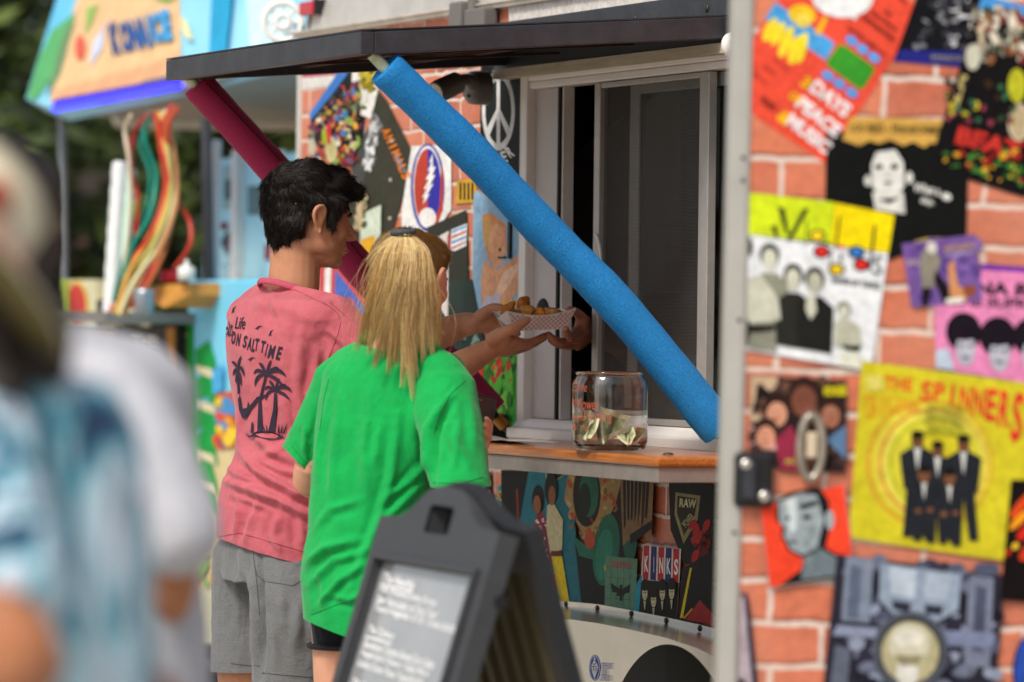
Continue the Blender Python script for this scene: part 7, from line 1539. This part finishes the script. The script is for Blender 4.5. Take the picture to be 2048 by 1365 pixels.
# ================================================================== BLURRED PEOPLE NEAR THE CAMERA
def bystander(name_lab, hx, hy, D, yaw, skin, hs, torso, arms, shirt_m, hair_m, sleeves, base_x):
    r_ = empty('person', (P(base_x, 1000, D).x, P(base_x, 1000, D).y, 0), label=name_lab, cat='person')
    H = headM(hx, hy, D, yaw); b = MB(); add_head(b, H, hs)
    n0 = H @ Vector((-.02, 0, -.05)); b.chain([n0, n0+Vector((0, 0, -.12)), n0+Vector((0, 0, -.18))], [.055, .056, .07], n=14)
    for pts, rr in arms: b.chain([P(*p) for p in pts], rr, n=16)
    A3 = Vector((math.sin(yaw), -math.cos(yaw), 0)); B3 = Vector((math.cos(yaw), math.sin(yaw), 0))
    b.loft([(P(px, py, D), A3*a*.85, B3*bb*.8, 2.2) for px, py, a, bb in torso], n=24)
    lx = torso[-1]
    for s in (-1, 1):
        h_ = P(lx[0], lx[1], D)+A3*.09*s; b.chain([h_, Vector((h_.x, h_.y, .5)), Vector((h_.x, h_.y, .08))], [.09, .06, .04], n=12); b.chain([Vector((h_.x, h_.y, .035)), Vector((h_.x, h_.y, .03))+B3*.14], [.035, .028], n=10)
    # both hands as palm and fingers
    for pts, rr in arms:
        w = P(*pts[-1]); d = (w-P(*pts[-2])).normalized(); sdv = d.cross(Vector((0, 0, 1))).normalized(); kn = [w+d*.08+sdv*o_ for o_ in (-.027, -.009, .009, .027)]
        hand_palm(b, w, kn, .013, 8)
        for k, L in zip(kn, (.06, .07, .065, .05)): b.chain([k, k+d*L*.5-Vector((0, 0, .008)), k+d*L-Vector((0, 0, .025))], [.009, .0085, .007], n=8)
        b.chain([w+d*.02-sdv*.02, w+d*.05-sdv*.045, w+d*.08-sdv*.05], [.012, .010, .008], n=8)
    finish(remesh(b, .006, 4), 'body', skin, r_); add_face(r_, H, hs)
    b = MB(); b.loft([(P(px, py, D), A3*a, B3*bb, 2.3) for px, py, a, bb in torso], n=36)
    for pts, rr in sleeves: b.chain([P(*p) for p in pts], rr, n=20)
    me = remesh(b, .009, 8); ripple(me, .006, 7, (1, 1, .6), D); finish(me, 'shirt', shirt_m, r_)
    if lx[1] > 0:
        b = MB(); b.loft([(P(lx[0], lx[1]-40, D), A3*.17, B3*.12, 2.2), (P(lx[0], lx[1]+200, D), A3*.19, B3*.13, 2.2)], n=24)
        for s in (-1, 1): h_ = P(lx[0], lx[1]+150, D)+A3*.085*s; b.chain([h_, Vector((h_.x, h_.y, .55))], [.10, .09], n=16)
        finish(remesh(b, .01, 4), 'shorts', mat('denim_shorts', '#2f3a52', .85), r_)
    if hair_m:
        b = MB(); M3 = H.to_3x3()
        for c, q in (((-.02, 0, .05), (.108, .090, .086)), ((-.05, 0, 0), (.07, .082, .09)), ((.04, 0, .08), (.06, .074, .045))): b.ell(H @ Vector(c), q, M3, n=16)
        me = remesh(b, .006, 3); ripple(me, .006, 30); finish(me, 'hair', hair_m, r_)
    return r_, H, A3, B3
M_wt = cloth('pale_grey_cotton', '#a9a9b0', '#b5b5bb', .3)
white, Hw_, Aw, Bw = bystander('blurred dark-haired person in a plain white T-shirt at the left edge', -24, 486, 5.8, R(110), SK_fg, 1.0,
    [(60, 640, .07, .06), (100, 690, .14, .09), (120, 760, .175, .11), (130, 900, .168, .115), (135, 1050, .165, .12), (150, 1250, .17, .125), (150, 1450, .175, .13)],
    [([(250, 810, 5.72), (318, 960, 5.68), (352, 1110, 5.66), (336, 1220, 5.75), (250, 1230, 5.95)], [.045, .038, .028, .024, .021]), ([(-60, 780, 5.95), (-100, 1000, 5.9), (-80, 1200, 5.7)], [.05, .04, .028])],
    M_wt, mat('brown_black_hair', '#231a17', .6), [([(225, 790, 5.72), (300, 920, 5.66), (350, 1060, 5.62)], [.062, .060, .058]), ([(-50, 770, 5.95), (-90, 900, 5.92)], [.06, .058])], 120)
# tie-dye shirt and straw hat
m = bpy.data.materials.new('tie_dye'); m.use_nodes = True; n = m.node_tree; bs = n.nodes['Principled BSDF']; bs.inputs['Roughness'].default_value = .85
tc = n.nodes.new('ShaderNodeTexCoord'); mp = n.nodes.new('ShaderNodeMapping'); mp.inputs['Rotation'].default_value = (0, R(28), 0); mp.inputs['Scale'].default_value = (1.5, 1.2, .42); n.links.new(tc.outputs['Object'], mp.inputs[0])
no = n.nodes.new('ShaderNodeTexNoise'); no.inputs['Scale'].default_value = 7; no.inputs['Detail'].default_value = 5; no.inputs['Distortion'].default_value = 1.6; n.links.new(mp.outputs[0], no.inputs['Vector'])
cr = n.nodes.new('ShaderNodeValToRGB'); n.links.new(no.outputs['Fac'], cr.inputs[0]); el = cr.color_ramp.elements
el[0].position = .30; el[0].color = (*lin('#14233c'), 1); el[1].position = .74; el[1].color = (*lin('#1c5f6a'), 1)
for p_, c_ in ((.38, '#2f4468'), (.42, '#3a92a6'), (.46, '#b4d8e4'), (.54, '#c9c6d2'), (.57, '#2a3a5c'), (.61, '#9cd0dc'), (.67, '#3a9aa8')): e_ = el.new(p_); e_.color = (*lin(c_), 1)
n.links.new(cr.outputs[0], bs.inputs['Base Color'])
hat_p, Hh_, Ah, Bh = bystander('blurred person in a blue tie-dye shirt and a cream sun hat at lower left', -140, 560, 4.45, R(120), SK_fg, 1.0,
    [(-20, 735, .06, .05), (0, 765, .11, .09), (15, 850, .125, .10), (40, 1000, .120, .10), (62, 1150, .118, .105), (60, 1300, .12, .11), (60, 1500, .13, .12)],
    [([(-90, 900, 4.35), (-90, 1150, 4.2), (50, 1330, 4.12), (-120, 1440, 4.0)], [.048, .042, .038, .028]), ([(130, 950, 4.6), (140, 1150, 4.7), (30, 1200, 4.85)], [.04, .034, .026])],
    m, None, [([(-30, 840, 4.36), (-40, 1000, 4.28), (0, 1170, 4.2)], [.062, .066, .066]), ([(120, 860, 4.52), (165, 1040, 4.6)], [.056, .055])], -20)
b = MB(); M3 = Hh_.to_3x3()
b.ell(Hh_ @ Vector((-.02, 0, .03)), (.105, .090, .075), M3, n=20); b.ell(Hh_ @ Vector((-.05, 0, -.04)), (.08, .095, .10), M3, n=20)
b.chain([P(-10, 600, 4.42), P(50, 660, 4.40), P(80, 720, 4.38)], [.050, .050, .030], n=16); b.chain([P(-120, 640, 4.4), P(-60, 740, 4.36), P(-20, 790, 4.34)], [.09, .07, .04], n=16)
me = remesh(b, .006, 3); ripple(me, .008, 18, (1, 1, .3)); finish(me, 'hair', mat('dark_brown_hair', '#1d120e', .6), hat_p)
hc = P(-104, 462, 4.38); up_ = Vector((.60, .34, .72)).normalized(); ux_ = up_.orthogonal().normalized(); uy_ = up_.cross(ux_)
def disc(prof, name, m, parent):
    b = MB(); vs = [hc+ux_*r0*math.cos(t)+uy_*r0*math.sin(t)+up_*h0 for r0, h0 in prof for t in np.linspace(0, 2*math.pi, 49)[:-1]]
    b.add(vs, [(i*48+j, i*48+(j+1) % 48, (i+1)*48+(j+1) % 48, (i+1)*48+j) for i in range(len(prof)-1) for j in range(48)], smooth=True); return b.obj(name, m, parent)
ht = disc([(.0, .085), (.045, .082), (.068, .064), (.076, .0), (.09, -.004), (.163, -.022), (.165, -.026)], 'sun_hat', mat('cream_canvas', '#ddd2b4', .8, var=.06), hat_p)
disc([(.165, -.0265), (.13, -.036), (.09, -.032), (.07, -.02), (.069, .05)], 'brim_underside', mat('brim_shade_olive', '#6e6238', .85, var=.15), ht)  # olive colour paints the shade under the cream brim
b = MB(); b.tube([hc+ux_*.0775*math.cos(t)+uy_*.0775*math.sin(t)+up_*.010 for t in np.linspace(0, 2*math.pi, 49)], .010, n=8, caps=False); b.obj('hat_band', mat('pink_band', '#d8a498', .8), ht)
cc = P(-8, 392, 4.31); b = MB(); b.ell(cc, (.018, .014, .018), None, n=14); b.obj('hat_patch', mat('patch_red', '#8c3424', .8), ht)
b = MB(); b.add([(-150, -60, 0), (150, -60, 0), (150, 240, 0), (-150, 240, 0)], [(0, 1, 2, 3)])
b.obj('ground', mat('pale_concrete', '#b0aa9e', .9, var=.35, vscale=3, bump=.6, bscale=80, bdist=.01), None, Matrix.Identity(4), kind='structure')  # concrete paving, colour raised to bounce fill light up under the awning
